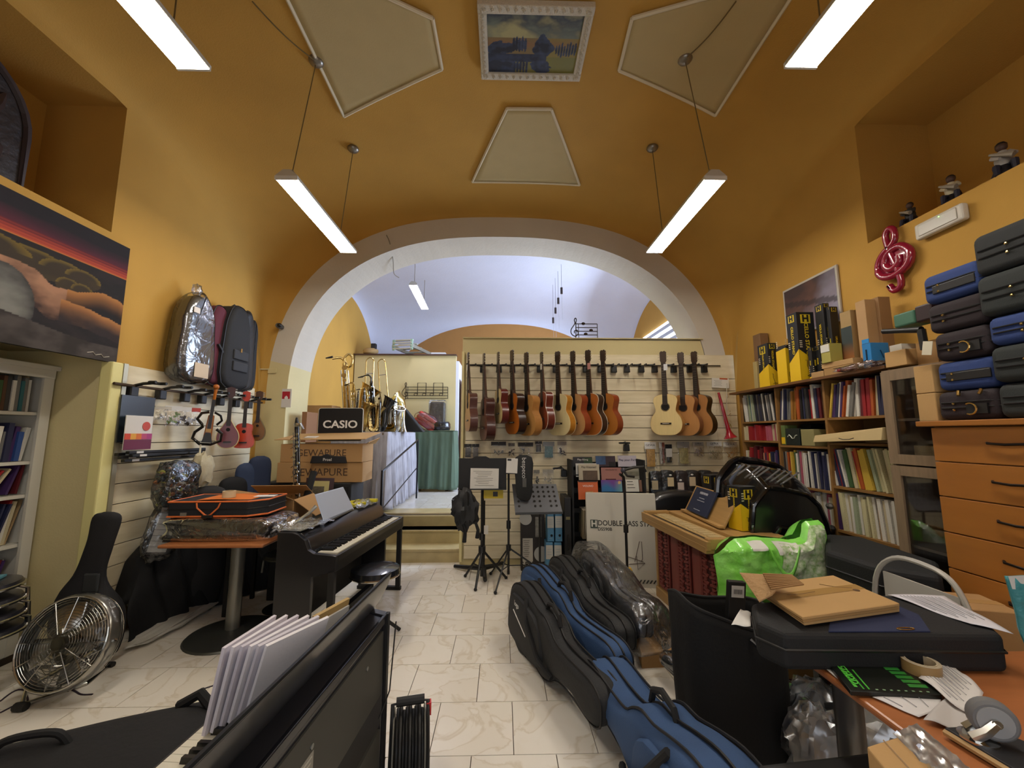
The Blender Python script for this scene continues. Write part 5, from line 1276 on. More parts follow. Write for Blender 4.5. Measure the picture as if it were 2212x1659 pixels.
MB().quad([(-.52, -.20, .245), (.50, -.24, .255), (.53, .19, .33), (-.44, .18, .31)]).build('lid_flap', CARD2, tc_, solid=.008)
MB().quad([(.49, -.18, .2), (.56, -.30, .22), (.60, -.05, .27), (.50, .1, .2)]).build('side_flap', CARD2, tc_, solid=.006)
MB().box((-.16, -.05, .290), (.13, .09, .004)).build('shipping_label', M('#cfc9c0', .6), tc_).rotation_euler = (R(10), 0, 0)
q = onY(709, 991, 4.55); t = thing('accessory_bag', 'flat black bag lettered Proel lying against the cartons', 'bag', (q.x, 4.565, q.z - .05))
MB().prism([(-.20, 0), (.20, 0), (.18, .075), (.03, .08), (-.02, .105), (-.08, .08), (-.18, .08)], -.012, .012, plane='XZ').build('body', M('#16161a', .6), t, bevel=.006); text('lettering', 'Proel', .045, M('#d8d4cc', .6), t, (-.01, -.0145, .04))
# black sign
a, c = onY(689, 882, 4.98), onY(783, 945, 4.98); w_, h_ = c.x - a.x, a.z - c.z
t = thing('shop_sign', 'black CASIO sign with rounded corners standing on the cartons', 'sign', ((a.x + c.x) / 2, 4.98, c.z - .05))
MB().prism([(x, z + h_ / 2 + .03) for x, z in rrect(w_, h_ + .05, .03)], -.006, .006, plane='XZ').build('edge', M('#b9b6a8', .5), t)
MB().prism([(x, z + h_ / 2 + .03) for x, z in rrect(w_ - .014, h_ + .036, .026)], -.010, .0, plane='XZ').build('panel', M('#131315', .4), t)
text('lettering', 'CASIO', .125, M('#d8d6d2', .5), t, (0, -.012, h_ * .58), bold=.003, sx=1.15)
carton('carton', 'plain tall cardboard carton behind the black sign, nearest the pier', (onY(685, 930, 5.75).x, 5.85, 1.0), 0, .42, .3, onY(690, 876, 5.75).z - 1.0)
t = thing('folded_carton', 'folded brown carton standing at the left of the black sign', 'box', (onY(668, 930, 5.3).x, 5.3, 1.43)); MB().box((0, 0, .19), (.06, .3, .38)).build('carton', M('#8a6242', .85), t)
# picture frame, black rod, curved instrument on stand
a, c = onY(668, 1050, 4.4), onY(702, 1092, 4.4)
t = thing('picture_frame', 'dark framed engraving with a cream mount leaning behind the mid-room piano', 'picture', ((a.x + c.x) / 2, 4.42, c.z - .06), (0, R(3), R(18)))
MB().box((0, 0, .17), (.27, .02, .34)).build('frame', M('#3a1f20', .4), t); MB().box((-.01, -.012, .17), (.20, .004, .28)).build('mount', M('#b9ad72', .7), t); MB().box((-.01, -.016, .17), (.11, .004, .17)).build('engraving', M('#6b6350', .8, var=.6, vs=30), t)
t = thing('stand_rod', 'thick black padded rod leaning between the silver instrument and the frame', 'rod', (-1.83, 4.05, .62)); a, c = onY(678, 1018, 4.1), onY(655, 1100, 4.0)
W(t).tube([tuple(a), tuple(c), tuple(c + (c - a) * 1.6)], .032, 10).build('rod', M('#121214', .8), t, sm=1)
t = thing('stand_table', 'small black crate holding the tall silver-keyed instrument', 'crate', (-1.90, 4.26, 0)); MB().box((0, 0, .355), (.56, .5, .71)).build('crate', BLK, t, bevel=.01)
def woodwind(name, label, base, top, r, cat, grp=None, bell='straight', mat=None, kmat=None, rods=True):
    base, top = Vector(base), Vector(top); t = thing(name, label, cat, tuple(base), 0, grp); L = (top - base).length; d = (top - base) / L
    mat = mat or M('#17120f', .25, coat=.5); kmat = kmat or SILV; N = 12
    MB().tube([tuple(d * L * (.10 + .78 * i / N)) for i in range(N + 1)], [r * (1.15 - .3 * i / N) for i in range(N + 1)], 10).build('body', mat, t, sm=1)
    MB().tube([(0, 0, 0)] + [tuple(d * L * .03 * k) for k in range(1, 5)], [r * 2.6, r * 2.1, r * 1.5, r * 1.25, r * 1.15], 14).build('bell', mat if bell == 'straight' else kmat, t, sm=1)
    MB().tube([tuple(d * L * .87), tuple(d * L * .94), tuple(d * L)], [r * .9, r * .8, r * .35], 10).build('mouthpiece', M('#101010', .3), t, sm=1)
    MB().tube([tuple(d * L * .9), tuple(d * L * .94)], [r * 1.15, r * 1.1], 10).build('ligature', kmat, t)
    b = MB(); rnd = random.Random(int(L * 1000)); s = d.cross(Vector((0, 1, 0))).normalized()
    if rods:
        for q in (-1, 1): b.tube([tuple(d * L * .14 + s * r * 1.3 * q + Vector((0, -r * .5, 0))), tuple(d * L * .84 + s * r * 1.2 * q + Vector((0, -r * .5, 0)))], r * .16, 5)
    for k in range(16):
        f_ = .16 + .66 * k / 15; p = d * L * f_ + Vector((0, -r * 1.15, 0)) + s * r * rnd.uniform(-.9, .9)
        b.lathe([(.001, 0), (r * .55, .0), (r * .6, r * .25), (.001, r * .3)], 8, tuple(p), 'Y')
    for k in range(7): f_ = .2 + .6 * k / 6; p = d * L * f_; b.tube([tuple(p + s * r * 1.1), tuple(p + s * r * 2.0 + Vector((0, -r, -r)))], r * .22, 5)
    b.build('keywork', kmat, t, sm=1); return t
a, c = onY(641, 902, 4.1), onY(646, 1075, 4.1)
t = woodwind('bass_clarinet', 'tall silver-keyed dark bass clarinet standing upright in front of the cartons', (c.x, 4.1, c.z - .14), (a.x, 4.1, a.z), .025, 'clarinet')
MB().tube([tuple(v) for v in smooth_poly([(.0, 0, .22), (.01, 0, .12), (.03, -.01, .05), (.06, -.02, .10), (.065, -.02, .16)], 4, False)], [.024 + .035 * (i / 16) ** 2 for i in range(17)], 16).build('upturned_bell', SILV, t, sm=1)
MB().tube([(0, 0, .80), (-.03, 0, .86), (-.06, -.02, .83)], .012, 8).build('neck', SILV, t, sm=1)
# -- draped tables in the rear room
GREY = M('#b0aeb8', .8, var=.3, vs=9, stretch=(3, 3, .5)); GREEN = M('#566a58', .85, bump=.1, bs=30, var=.25, vs=8, stretch=(3, 3, .4))  # vertical streaks put the contrast of the folds into the grey cloth colour
def tablecloth(name, label, poly, ztop, zbot, mat, amp, freq, loc, hang):
    """poly: list of (x, y) corners of visible hanging sides; hang: folds"""
    t = thing(name, label, 'tablecloth', loc)
    P = [Vector((x, y, 0)) for x, y in poly]; seg = [(P[i + 1] - P[i]).length for i in range(len(P) - 1)]; T_ = sum(seg)
    def fn(u, v):
        s = u * T_; i = 0
        while i < len(seg) - 1 and s > seg[i]: s -= seg[i]; i += 1
        d = (P[i + 1] - P[i]).normalized(); p = P[i] + d * s; nn = Vector((d.y, -d.x, 0))
        a = amp * (.15 + .85 * v) * (math.sin(u * T_ * freq) + .5 * math.sin(u * T_ * freq * 2.3 + 2 + v))
        p = p + nn * (a + .05 * v)
        return (p.x, p.y, ztop - (ztop - zbot) * v + .012 * math.sin(u * T_ * 6) * v)
    W(t).grid(fn, int(T_ * 60), 16).build('hanging_folds', mat, t, sm=1, solid=.004)
    return t
GX0, GX1, GY0, GY1, GZ = -2.72, -1.60, 5.75, 7.55, 1.56
def trestle(label, x0, x1, y0, y1, z):
    t = thing('trestle_table', label, 'table', ((x0 + x1) / 2, (y0 + y1) / 2, .48))
    W(t).box(((x0 + x1) / 2, (y0 + y1) / 2, z - .02), (x1 - x0, y1 - y0, .03)).build('tabletop', M('#6b5a44', .7), t)
    for x in (x0 + .08, x1 - .08):
        for y in (y0 + .08, y1 - .08): W(t).box((x, y, (.48 + z - .035) / 2), (.05, .05, z - .035 - .48)).build('leg', M('#5a4a38', .7), t)
trestle('long trestle table hidden under the pleated grey cloth', GX0, GX1 - .06, GY0, GY1, GZ - .006)
t = tablecloth('tablecloth', 'grey pleated cloth hanging over the side of the instrument table by the ramp rail', [(GX0, GY0 - .02), (GX1, GY0), (GX1, GY1)], GZ, .50, GREY, .035, 40, ((GX0 + GX1) / 2, (GY0 + GY1) / 2, GZ), 1)
W(t).box(((GX0 + GX1) / 2, (GY0 + GY1) / 2, GZ), (GX1 - GX0, GY1 - GY0, .008)).build('cloth_top', GREY, t)
trestle('short table hidden under the green cloth', -1.62, -.96, 7.72, 8.32, GZ + .02)
t = tablecloth('tablecloth', 'dark green cloth hanging over the short table in the rear room', [(-1.66, 7.70), (-.92, 7.70), (-.90, 8.34)], GZ + .04, .52, GREEN, .022, 26, (-1.28, 8.0, GZ), 1)
W(t).box((-1.28, 8.02, GZ + .035), (.76, .66, .008)).build('cloth_top', GREEN, t)
# hand rail
t = thing('hand_rail', 'thin dark metal hand rail rising beside the steps to the rear room', 'rail', (-1.40, 5.9, .16))
a, c = onX(903, 950, -1.40), onX(826, 1018, -1.40); RM = M('#2b2c30', .3, .7)
b = W(t); b.tube([(a.x, a.y, .49), tuple(a), tuple(c), (c.x, c.y, .35 if c.y > 5.3 else .02)], .014, 8).build('rail', RM, t, sm=1)
a2, c2 = Vector((a.x, a.y, a.z - .45)), Vector((c.x, c.y, c.z - .45)); W(t).tube([tuple(a2), tuple(c2)], .008, 7).build('lower_bar', RM, t)
# -- brass and woodwind on the grey table
def T(px, py, Y): return onY(px, py, Y)
def sax(label, base, H, sc_w, rz, mat, grp='wind instruments on the grey table', name='saxophone', neck=True, bell_up=.62, top_loop=False):
    t = thing(name, label, 'saxophone', tuple(base), (0, 0, rz), grp)
    s = H
    body = smooth_poly([(-.12, 0, .92), (-.10, 0, .75), (-.07, 0, .45), (-.03, 0, .16), (.03, 0, .04), (.11, 0, .06), (.15, 0, .16), (.16, 0, .32), (.19, 0, .48), (.25, 0, .60)], 4, False)
    body = [tuple(Vector(p) * s) for p in body]; n = len(body)
    rad = [s * (.022 + .05 * (i / n)) if i < n * .72 else s * (.058 + .085 * ((i / n - .72) / .28) ** 2) for i in range(n)]
    rad = [q * sc_w for q in rad]
    MB().tube(body, rad, 16, caps=False).build('body', mat, t, sm=1)
    e = Vector(body[-1]); b = MB(); b.T = Matrix.Translation(e) @ (Vector(body[-1]) - Vector(body[-3])).to_track_quat('Z', 'Y').to_matrix().to_4x4()
    b.lathe([(s * .138, -.01), (s * .150, .0), (s * .152, .004), (s * .143, .004)], 24, caps=False).build('bell_rim', mat, t, sm=1)
    if top_loop: MB().tube([tuple(Vector(p) * s) for p in smooth_poly([(-.12, 0, .92), (-.12, 0, 1.0), (-.07, 0, 1.05), (-.02, 0, 1.0), (-.03, 0, .9), (-.08, .03, .88), (-.12, .03, .95), (-.18, .02, 1.0), (-.28, 0, .98)], 4, False)], s * .016, 10).build('neck', mat, t, sm=1)
    else: MB().tube([tuple(Vector(p) * s) for p in smooth_poly([(-.12, 0, .92), (-.125, 0, .98), (-.16, 0, 1.03), (-.22, 0, 1.03), (-.28, 0, 1.0)], 4, False)], [s * .015] * 12 + [s * .011] * 5, 10).build('neck', mat, t, sm=1)
    MB().tube([(-.27 * s, 0, 1.005 * s), (-.36 * s, 0, .985 * s)], [s * .017, s * .008], 8).build('mouthpiece', M('#15120f', .3), t, sm=1)
    rnd = random.Random(int(H * 997)); b = MB()
    for k in range(16):
        f_ = .08 + .6 * k / 15; p = Vector(body[int(f_ * (n - 1))]); r_ = s * rnd.uniform(.022, .036)
        b.lathe([(.001, 0), (r_, 0), (r_, .006), (.001, .008)], 10, (p.x + rnd.uniform(-.01, .03), p.y - s * .05 - .004, p.z), 'Y')
    b.build('key_cups', mat, t, sm=1)['kind'] = 'stuff'; b = MB()
    for q in (-.05, .0, .04): b.tube([tuple(Vector((-.10 + q, -.045, .82)) * s), tuple(Vector((-.03 + q, -.055, .2)) * s)], s * .006, 5)
    for k in range(5): p = Vector(body[int((.2 + .1 * k) * (n - 1))]); b.tube([tuple(p), tuple(p + Vector((.07 * s, -.03, .02)))], s * .005, 5)
    b.build('rods', SILV, t); return t
zt_ = GZ + .006
def tb(px, Y, dz=0): p = onY(px, 930, Y); return Vector((p.x, Y, zt_ + dz))
sax('large golden baritone saxophone with a looped neck, tallest horn on the grey table', tb(757, 6.15), 1.12, 1.15, R(10), GOLD, top_loop=True)
sax('golden tenor saxophone in front of the baritone, partly behind the black sign', tb(772, 6.0, -.02), .72, 1, R(-15), GOLD2)
sax('black lacquered saxophone standing in the middle of the horns', tb(812, 6.1), .82, 1.1, R(5), M('#17171a', .18, coat=.7))
sax('brass alto saxophone beside the black one', tb(800, 6.05), .62, 1.2, R(20), GOLD)
sax('dark bronze saxophone behind the silver horn', tb(828, 6.35), .60, 1, R(-10), M('#8a7444', .25, 1))
sax('silver saxophone with its bell towards the viewer, right of the black one', tb(856, 6.05), .56, 1, R(-60), SILV)
woodwind('clarinet', 'black clarinet with silver keys standing among the saxophones, left one', tb(768, 5.95), tb(770, 5.95) + Vector((0, 0, .60)), .014, 'clarinet', 'clarinets on the grey table')
woodwind('clarinet', 'black clarinet with silver keys standing among the saxophones, right one', tb(784, 5.98), tb(783, 5.98) + Vector((0, 0, .64)), .014, 'clarinet', 'clarinets on the grey table')
woodwind('oboe', 'slender dark oboe with silver keys behind the black saxophone', tb(820, 5.95), tb(818, 5.95) + Vector((0, 0, .5)), .010, 'oboe')
def trombone(label, px, ytop, Y, lean):
    base = tb(px, Y); H = onY(px, ytop, Y).z - zt_
    t = thing('trombone', label, 'trombone', tuple(base), (0, lean, 0), 'trombones on the grey table')
    MB().tube(smooth_poly([(-.06, 0, H * .45), (-.06, 0, H * .9), (-.05, 0, H * .97), (.0, 0, H), (.05, 0, H * .97), (.06, 0, H * .9), (.06, 0, H * .45)], 4, False), .009, 9).build('slide', GOLD, t, sm=1)
    MB().tube([(-.06, 0, H * .78), (.06, 0, H * .78)], .006, 6).build('brace', SILV, t)
    P = [(.06, 0, H * (.45 - .043 * k)) for k in range(10)]
    MB().tube(P, [.011 + .004 * k if k < 7 else .035 + .035 * (k - 6) ** 1.3 * .6 for k in range(10)], 16, caps=False).build('bell', GOLD, t, sm=1)
    MB().tube(smooth_poly([(-.06, 0, H * .5), (-.06, 0, H * .15), (-.02, .02, H * .08), (.03, .02, H * .15), (.05, .02, H * .3)], 4, False), .009, 8).build('tuning_slide', GOLD2, t, sm=1)
    MB().tube([(-.06, -.0, H * .45), (-.09, 0, H * .47)], [.008, .014], 8).build('mouthpiece', SILV, t)
    return t
trombone('brass trombone standing upright with its slide loop up, left of two', 793, 772, 6.4, 0)
trombone('brass trombone leaning slightly right with its slide loop up, right of two', 835, 775, 6.5, R(-6))
t = thing('trumpet', 'silver trumpet standing on its bell at the right of the horns', 'trumpet', tuple(tb(871, 6.15)), (0, 0, .3))
MB().tube([(0, 0, .40 - .045 * k) for k in range(10)], [.008, .009, .010, .011, .013, .016, .021, .03, .042, .062], 16, caps=False).build('bell', SILV, t, sm=1)
MB().tube(smooth_poly([(0, 0, .38), (-.02, 0, .44), (-.06, 0, .44), (-.08, 0, .38), (-.08, 0, .12), (-.05, 0, .08), (-.03, 0, .12), (-.03, 0, .30)], 4, False), .007, 8).build('tubing', SILV, t, sm=1)
for k in range(3): MB().lathe([(.012, -.06), (.012, .05)], 10, (-.045, -.02, .2 + .035 * k), 'Y').build('valve', SILV, t)
t = thing('euphonium', 'rounded gold and silver euphonium lying among the horns', 'horn', tuple(tb(846, 6.35)), (0, 0, 0))
MB().tube(smooth_poly([(-.12, 0, .35), (-.14, 0, .15), (-.08, 0, .05), (.04, 0, .05), (.10, 0, .15), (.10, 0, .3), (.06, 0, .42), (-.02, -.02, .50)], 4, False), [.03 + .0035 * k if k < 20 else .1 + .012 * (k - 20) for k in range(29)], 18, caps=False).build('body', M('#bfa763', .2, 1), t, sm=1)
b = MB()
for k in range(3): b.tube(smooth_poly([(-.05 + .03 * k, -.1, .12), (-.05 + .03 * k, -.12, .3), (-.02 + .03 * k, -.12, .33), (.0 + .03 * k, -.1, .14)], 4, False), .008, 7)
b.build('valve_tubing', SILV, t, sm=1)
# things right of the horns
t = thing('wedge_case', 'black slanted instrument case leaning behind the euphonium', 'case', tuple(tb(885, 6.6)))
MB().prism([(-.20, 0), (.24, 0), (-.06, .36), (-.20, .46)], -.1, .1, plane='XZ').build('shell', M('#141416', .7), t, bevel=.02)
p = tb(939, 7.9); p.z = GZ + .046
t = thing('black_case', 'upright dark grey wrapped box on the green table', 'case', (p.x + .02, 8.1, p.z)); MB().box((0, 0, .28), (.30, .22, .56)).build('shell', M('#26262a', .6), t, bevel=.04, seg=3)
MB().box((0, -.0, .30), (.33, .25, .60)).build('plastic_wrap', film(op=.12, bs=12), t, bevel=.03)
t = thing('black_case', 'low shiny black round case at the front of the green table', 'case', (p.x + .14, 7.86, p.z)); MB().lathe([(.001, 0), (.15, 0), (.165, .03), (.165, .12), (.14, .16), (.001, .16)], 24).build('shell', M('#121216', .3, coat=.5), t, sm=1)
MB().lathe([(.167, .05), (.17, .06), (.167, .07)], 24, caps=False).build('zipper', M('#2a2a2e', .4), t)
t = thing('red_bag', 'red quilted pouch in clear plastic leaning on the green table', 'bag', (p.x - .14, 7.80, p.z + .16), (0, R(35), 0))
for k in range(3): pillow(MB().at((0, 0, -.075 + .075 * k)), [(x, z) for x, z in rrect(.44, .075, .03)], .1, .03, 3, axis='Y').build('pouch_fold', M('#b5352a', .6), t, sm=1)
lumpy(MB(), (0, 0, 0), (.27, .08, .15), 12, .15, 4, 8).build('plastic_film', film(op=.12, bs=14), t, sm=1)
# staff of wire with notes on the cream partition, and one on the slat wall top
def wire_staff(label, x0, y0, x1, y1, Y, n=5, clef=True, beams=(), heads=(), name='wire_music_staff'):
    a, c = onY(x0, y0, Y), onY(x1, y1, Y); w_, h_ = c.x - a.x, a.z - c.z
    t = thing(name, label, 'wall ornament', (a.x, Y, c.z)); WM = M('#2a1d12', .5, .5)
    for k in range(n): MB().tube([(0, 0, h_ * k / (n - 1)), (w_, 0, h_ * k / (n - 1))], .006, 6).build('staff_line', WM, t)
    MB().tube([(w_, 0, 0), (w_, 0, h_)], .006, 6).build('end_bar', WM, t); MB().tube([(.04, 0, 0), (.04, 0, h_)], .005, 6).build('start_bar', WM, t)
    if clef: MB().tube([(x * h_, -.01, z * h_) for x, z in smooth_poly([(-.22, -.22), (-.28, -.12), (-.18, -.08), (-.08, -.15), (.0, .1), (.02, .5), (.02, 1.0), (.06, 1.25), (.0, 1.38), (-.08, 1.25), (-.05, 1.0), (-.3, .6), (-.28, .3), (-.05, .15), (.15, .3), (.1, .55), (-.08, .5), (-.08, .35)], 4, False)], .007, 6).build('treble_clef', WM, t, sm=1)
    for (u0, u1, z0, z1) in beams:
        MB().tube([(w_ * u0, -.01, h_ * z0), (w_ * u0, -.01, h_ * z1), (w_ * u1, -.01, h_ * z1), (w_ * u1, -.01, h_ * z0)], .008, 6).build('beamed_note', WM, t)
        for u in (u0, u1): MB().tube([(w_ * u - .035 + .035 * math.cos(q * PI / 6), -.012, h_ * z0 + .025 * math.sin(q * PI / 6)) for q in range(12)], .006, 5, closed=True).build('note_head', WM, t)
    for (u, z) in heads: MB().ball((w_ * u, -.012, h_ * z), .02, 8, sc=(1.3, .5, 1)).build('note_head', WM, t)
    return t
wire_staff('black wire music staff with a treble clef on the cream partition in the rear room', 877, 836, 967, 861, 8.38, beams=((.28, .48, .35, 1.35), (.66, .88, .35, 1.35)))
wire_staff('black wire music staff standing on top of the guitar wall', 1243, 696, 1291, 728, YP + .1, n=5, beams=(), heads=((.45, .3), (.7, .55), (.35, 1.0)))
bpy.data.objects['wire_music_staff.001'].location.z = PZT + .03
# hanging wires with dark weights
for k, (px, py) in enumerate([(1213, 628), (1206, 650), (1200, 671), (1195, 692)]):
    p = onY(px, py, 7.2 + .35 * k); zt2 = vault2(p.x, p.y)
    t = thing('hanging_weight', 'small dark cylinder hanging on wire in the rear room, %s in the row' % ['nearest and highest', 'second', 'third', 'last and lowest'][k], 'ornament', tuple(p), 0, 'hanging cylinders')
    MB().lathe([(.022, -.06), (.022, .06)], 10).build('cylinder', M('#2a1c16', .5), t); MB().tube([(0, 0, .06), (0, 0, max(.1, zt2 - p.z))], .003, 4).build('wire', M('#5a5a60', .5), t)
    MB().tube([(0, 0, -.06), (.01, 0, -.55)], .002, 4).build('lower_wire', M('#8a8a90', .5), t)
# ladder on top of the partition
a = onY(885, 755, 8.46)
t = thing('step_ladder', 'folded aluminium step ladder lying on top of the cream partition', 'ladder', (a.x - .02, 8.5, zt + .03), (0, 0, R(-14)))
for s in (-1, 1): MB().box((s * .22, .35, .13), (.035, 1.3, .07)).build('side_rail', M('#a9b0a8', .35, .6), t, bevel=.005); MB().box((s * .20, -.29, .16), (.05, .03, .22)).build('foot', M('#8fae9c', .5), t)
for k in range(5): MB().box((0, -.25 + .2 * k, .26 - .045 * k), (.42, .07, .025)).build('rung', M('#c3c8c2', .35, .5), t)
for k in range(3): MB().box((0, -.30, .08 + .06 * k), (.42, .03, .022)).build('rung', M('#c3c8c2', .35, .5), t)
a = onY(801, 760, 8.46); t = thing('stuffed_bundle', 'small cream bundle with a dark box on top of the cream partition at the left', 'bundle', (a.x, 8.46, zt + .03)); lumpy(MB(), (0, 0, .06), (.16, .1, .08), 8, .3, 3, 1).build('bundle', M('#b59a6c', .8), t, sm=1); MB().box((.06, 0, .17), (.10, .1, .12)).build('dark_box', M('#22242c', .6), t, bevel=.01)
a = onY(948, 765, 8.46); tag(MB().box((a.x, 8.46, zt + .045), (.3, .16, .04)).build('white_tray', M('#c9ccd0', .5)), 'flat white tray on top of the cream partition near its right end', 'tray')
# pier items: fire notice, camera, junction box, wire
a, c = onY(610, 840, YB - .01), onY(628, 880, YB - .01)
t = thing('fire_notice', 'small red and white notice in a clear sleeve on the left pier', 'notice', ((a.x + c.x) / 2, YB - .012, (a.z + c.z) / 2)); MB().box((0, 0, 0), (c.x - a.x, .004, a.z - c.z)).build('sleeve', M('#cfcac4', .3), t); MB().box((-.005, -.003, .035), ((c.x - a.x) * .8, .002, .09)).build('red_panel', M('#a82430', .4), t); MB().prism([(-.02, -.02), (.02, -.02), (.02, .01), (0, .03), (-.02, .01)], -.007, -.004, plane='XZ').build('pictogram', M('#d8d4d0', .5), t)
a = onY(603, 704, 4.93); t = thing('security_camera', 'small dark dome camera on the left side of the arch', 'camera', tuple(a)); MB().lathe([(.03, .06), (.035, .0), (.03, -.03)], 12, (0, 0, 0), 'Y').build('housing', M('#55585c', .4), t, sm=1); MB().ball((.02, -.03, 0), .028, 10).build('lens', BLK, t, sm=1)
a = onY(588, 801, YB - .012); t = thing('junction_box', 'flat cream junction cover on the left pier', 'junction box', tuple(a)); MB().box((0, 0, 0), (.10, .012, .06)).build('cover', CREAM, t, bevel=.003); MB().box((-.09, 0, .02), (.12, .01, .012)).build('conduit', CREAM, t)
pts = [onY(835, 508, YB - .01), onY(842, 525, YB - .01), onY(849, 560, YB + .2), onY(851, 590, YB + .45), onY(862, 600, YB + .55)]
tag(MB().tube(smooth_poly([tuple(p) for p in pts], 5, False), .006, 5).build('arch_cable', M('#8f877a', .6)), 'thin cable hanging from the arch above the horns', 'cable')
# == MUSIC STANDS
def tripod(t, x, y, ztop, spread, feet, r=.012, hub=.25, mat=BLK):
    W(t).tube([(x, y, .06), (x, y, ztop)], r, 9).build('pole', mat, t)
    W(t).tube([(x, y, ztop * .45), (x, y, ztop * .52)], r * 1.9, 10).build('collar', mat, t)
    W(t).lathe([(r * 2.2, -.03), (r * 2.2, .03)], 10, (x, y, hub)).build('hub', mat, t)
    for k, f_ in enumerate(feet):
        W(t).tube([(x, y, hub), (f_[0], f_[1], .02)], r * .75, 7).build('leg', mat, t); W(t).ball((f_[0], f_[1], .02), .018, 8).build('rubber_foot', BLK, t)
        W(t).tube([(x, y, hub * .45), ((x + f_[0]) / 2, (y + f_[1]) / 2, hub * .5)], r * .45, 5).build('brace', mat, t)
def fz(px, py): p = onZ(px, py); return (p.x, p.y)
t = thing('music_stand', 'black music stand with a wide desk holding a printed sheet', 'music stand', (-.21, 4.45, 0))
tripod(t, -.21, 4.45, .95, .3, [fz(1005, 1248), fz(1027, 1278), fz(1093, 1252)], .017, .33)
a, c = onY(991, 990, 4.38), onY(1094, 1056, 4.38)
W(t).prism([(a.x, c.z), (c.x, c.z), (c.x, a.z), (c.x - .18, a.z), (c.x - .22, a.z + .02), (a.x + .18, a.z + .02), (a.x + .14, a.z), (a.x, a.z)], 4.385, 4.40, plane='XZ').build('desk', M('#111113', .6), t)
W(t).box(((a.x + c.x) / 2, 4.365, c.z + .0), (c.x - a.x, .06, .012)).build('desk_ledge', BLK, t)
a, c = onY(1016, 1012, 4.36), onY(1077, 1056, 4.36)
t = thing('sheet', 'white printed sheet on the black music stand desk', 'paper', ((a.x + c.x) / 2, 4.372, (a.z + c.z) / 2), (R(-4), R(1), 0)); MB().box((0, 0, 0), (c.x - a.x, .003, a.z - c.z)).build('paper', M('#cfccc4', .7), t)
b = MB()
for k in range(9): b.box((-.02 + .01 * (k % 3), -.003, .075 - k * .018), (.2 - .03 * (k % 4), .001, .004))
b.build('print', M('#8a877f', .7), t)
t = thing('music_stand', 'black folding stand on tall tripod right behind the wide desk', 'music stand', (.07, 4.5, 0))
tripod(t, .07, 4.5, 1.17, .3, [fz(1060, 1243), fz(1070, 1285), fz(1203, 1259)], .012, .33)
a = onY(1098, 1020, 4.44); W(t).box((a.x, 4.46, a.z), (.30, .02, .04)).build('cross_bar', BLK, t)
t = thing('base_stand', 'heavy black low floor stand with flat feet under the music stands', 'stand', (-.2, 4.62, 0)); e = [fz(982, 1229), fz(1048, 1260), fz(1085, 1222)]
for q in e: W(t).tube([(-.2, 4.62, .09), ((q[0] - .2) / 2, (q[1] + 4.62) / 2, .055), (q[0], q[1], .03)], [.03, .024, .02], 8).build('foot', BLK, t)
W(t).tube([(-.2, 4.62, .08), (-.2, 4.62, .8)], .014, 8).build('pole', BLK, t)
# stand bags
a, c = onY(1112, 988, 4.36), onY(1152, 1082, 4.36)
t = thing('stand_bag', 'black bag printed bespeco hanging on the music stands', 'bag', ((a.x + c.x) / 2, 4.37, c.z)); H_ = a.z - c.z
pillow(MB(), smooth_poly([(-.07, .04), (.04, 0), (.085, .08), (.09, H_ * .5), (.085, H_), (-.09, H_), (-.09, H_ * .5)], 3), .05, .015, 2, axis='Y').build('pouch', M('#161718', .7, bump=.1, bs=60), t, sm=1)
text('lettering', 'bespeco', .065, M('#c9c7c2', .6), t, (.0, -.027, H_ * .76), (PI / 2, PI / 2, 0)); b = MB()
for k in range(3): b.box((-.01 + .014 * k, -.026, H_ * .42), (.004, .001, .09))
b.build('small_print', M('#9a9892', .6), t)
a, c = onY(1094, 990, 4.34), onY(1118, 1022, 4.34); t = thing('tag_card', 'white hanging card left of the bag printed bespeco', 'card', ((a.x + c.x) / 2, 4.34, (a.z + c.z) / 2), (0, R(3), 0)); MB().box((0, 0, 0), (c.x - a.x, .003, a.z - c.z)).build('card', M('#d5d2cb', .6), t); MB().box((-.03, -.002, .06), (.04, .002, .02)).build('print', M('#1a1a1a', .6), t)
a = onY(1004, 1100, 4.3); t = thing('stand_bag', 'crumpled black nylon bag with straps hanging left of the wide desk', 'bag', tuple(a))
lumpy(MB(), (0, 0, 0), (.13, .07, .19), 14, .45, 3, 5).build('pouch', M('#1f2022', .55, bump=.3, bs=14), t, sm=1)
for k, (dx, L_) in enumerate(((0.0, .32), (.13, .28))): MB().tube([(dx - .02, -.02, -.12), (dx + .01, -.03, -.2), (dx, -.02, -L_)], [.014, .018, .022], 7).build('strap', M('#131314', .8), t)
a, c = onY(1045, 1058, 4.42), onY(1087, 1077, 4.42); t = thing('yellow_tag', 'yellow card under the wide music desk', 'card', ((a.x + c.x) / 2, 4.43, (a.z + c.z) / 2)); MB().box((0, 0, 0), (c.x - a.x, .004, a.z - c.z)).build('card', M('#c9b01e', .5), t); MB().box((.02, -.003, 0), (.05, .002, .05)).build('black_mark', BLK, t)
a = onY(1050, 1145, 4.4); tag(MB().box((a.x, 4.41, a.z), (.045, .002, .09)).build('hang_tag', M('#d0ccc2', .6)), 'white hang tag on the music stand pole', 'tag')
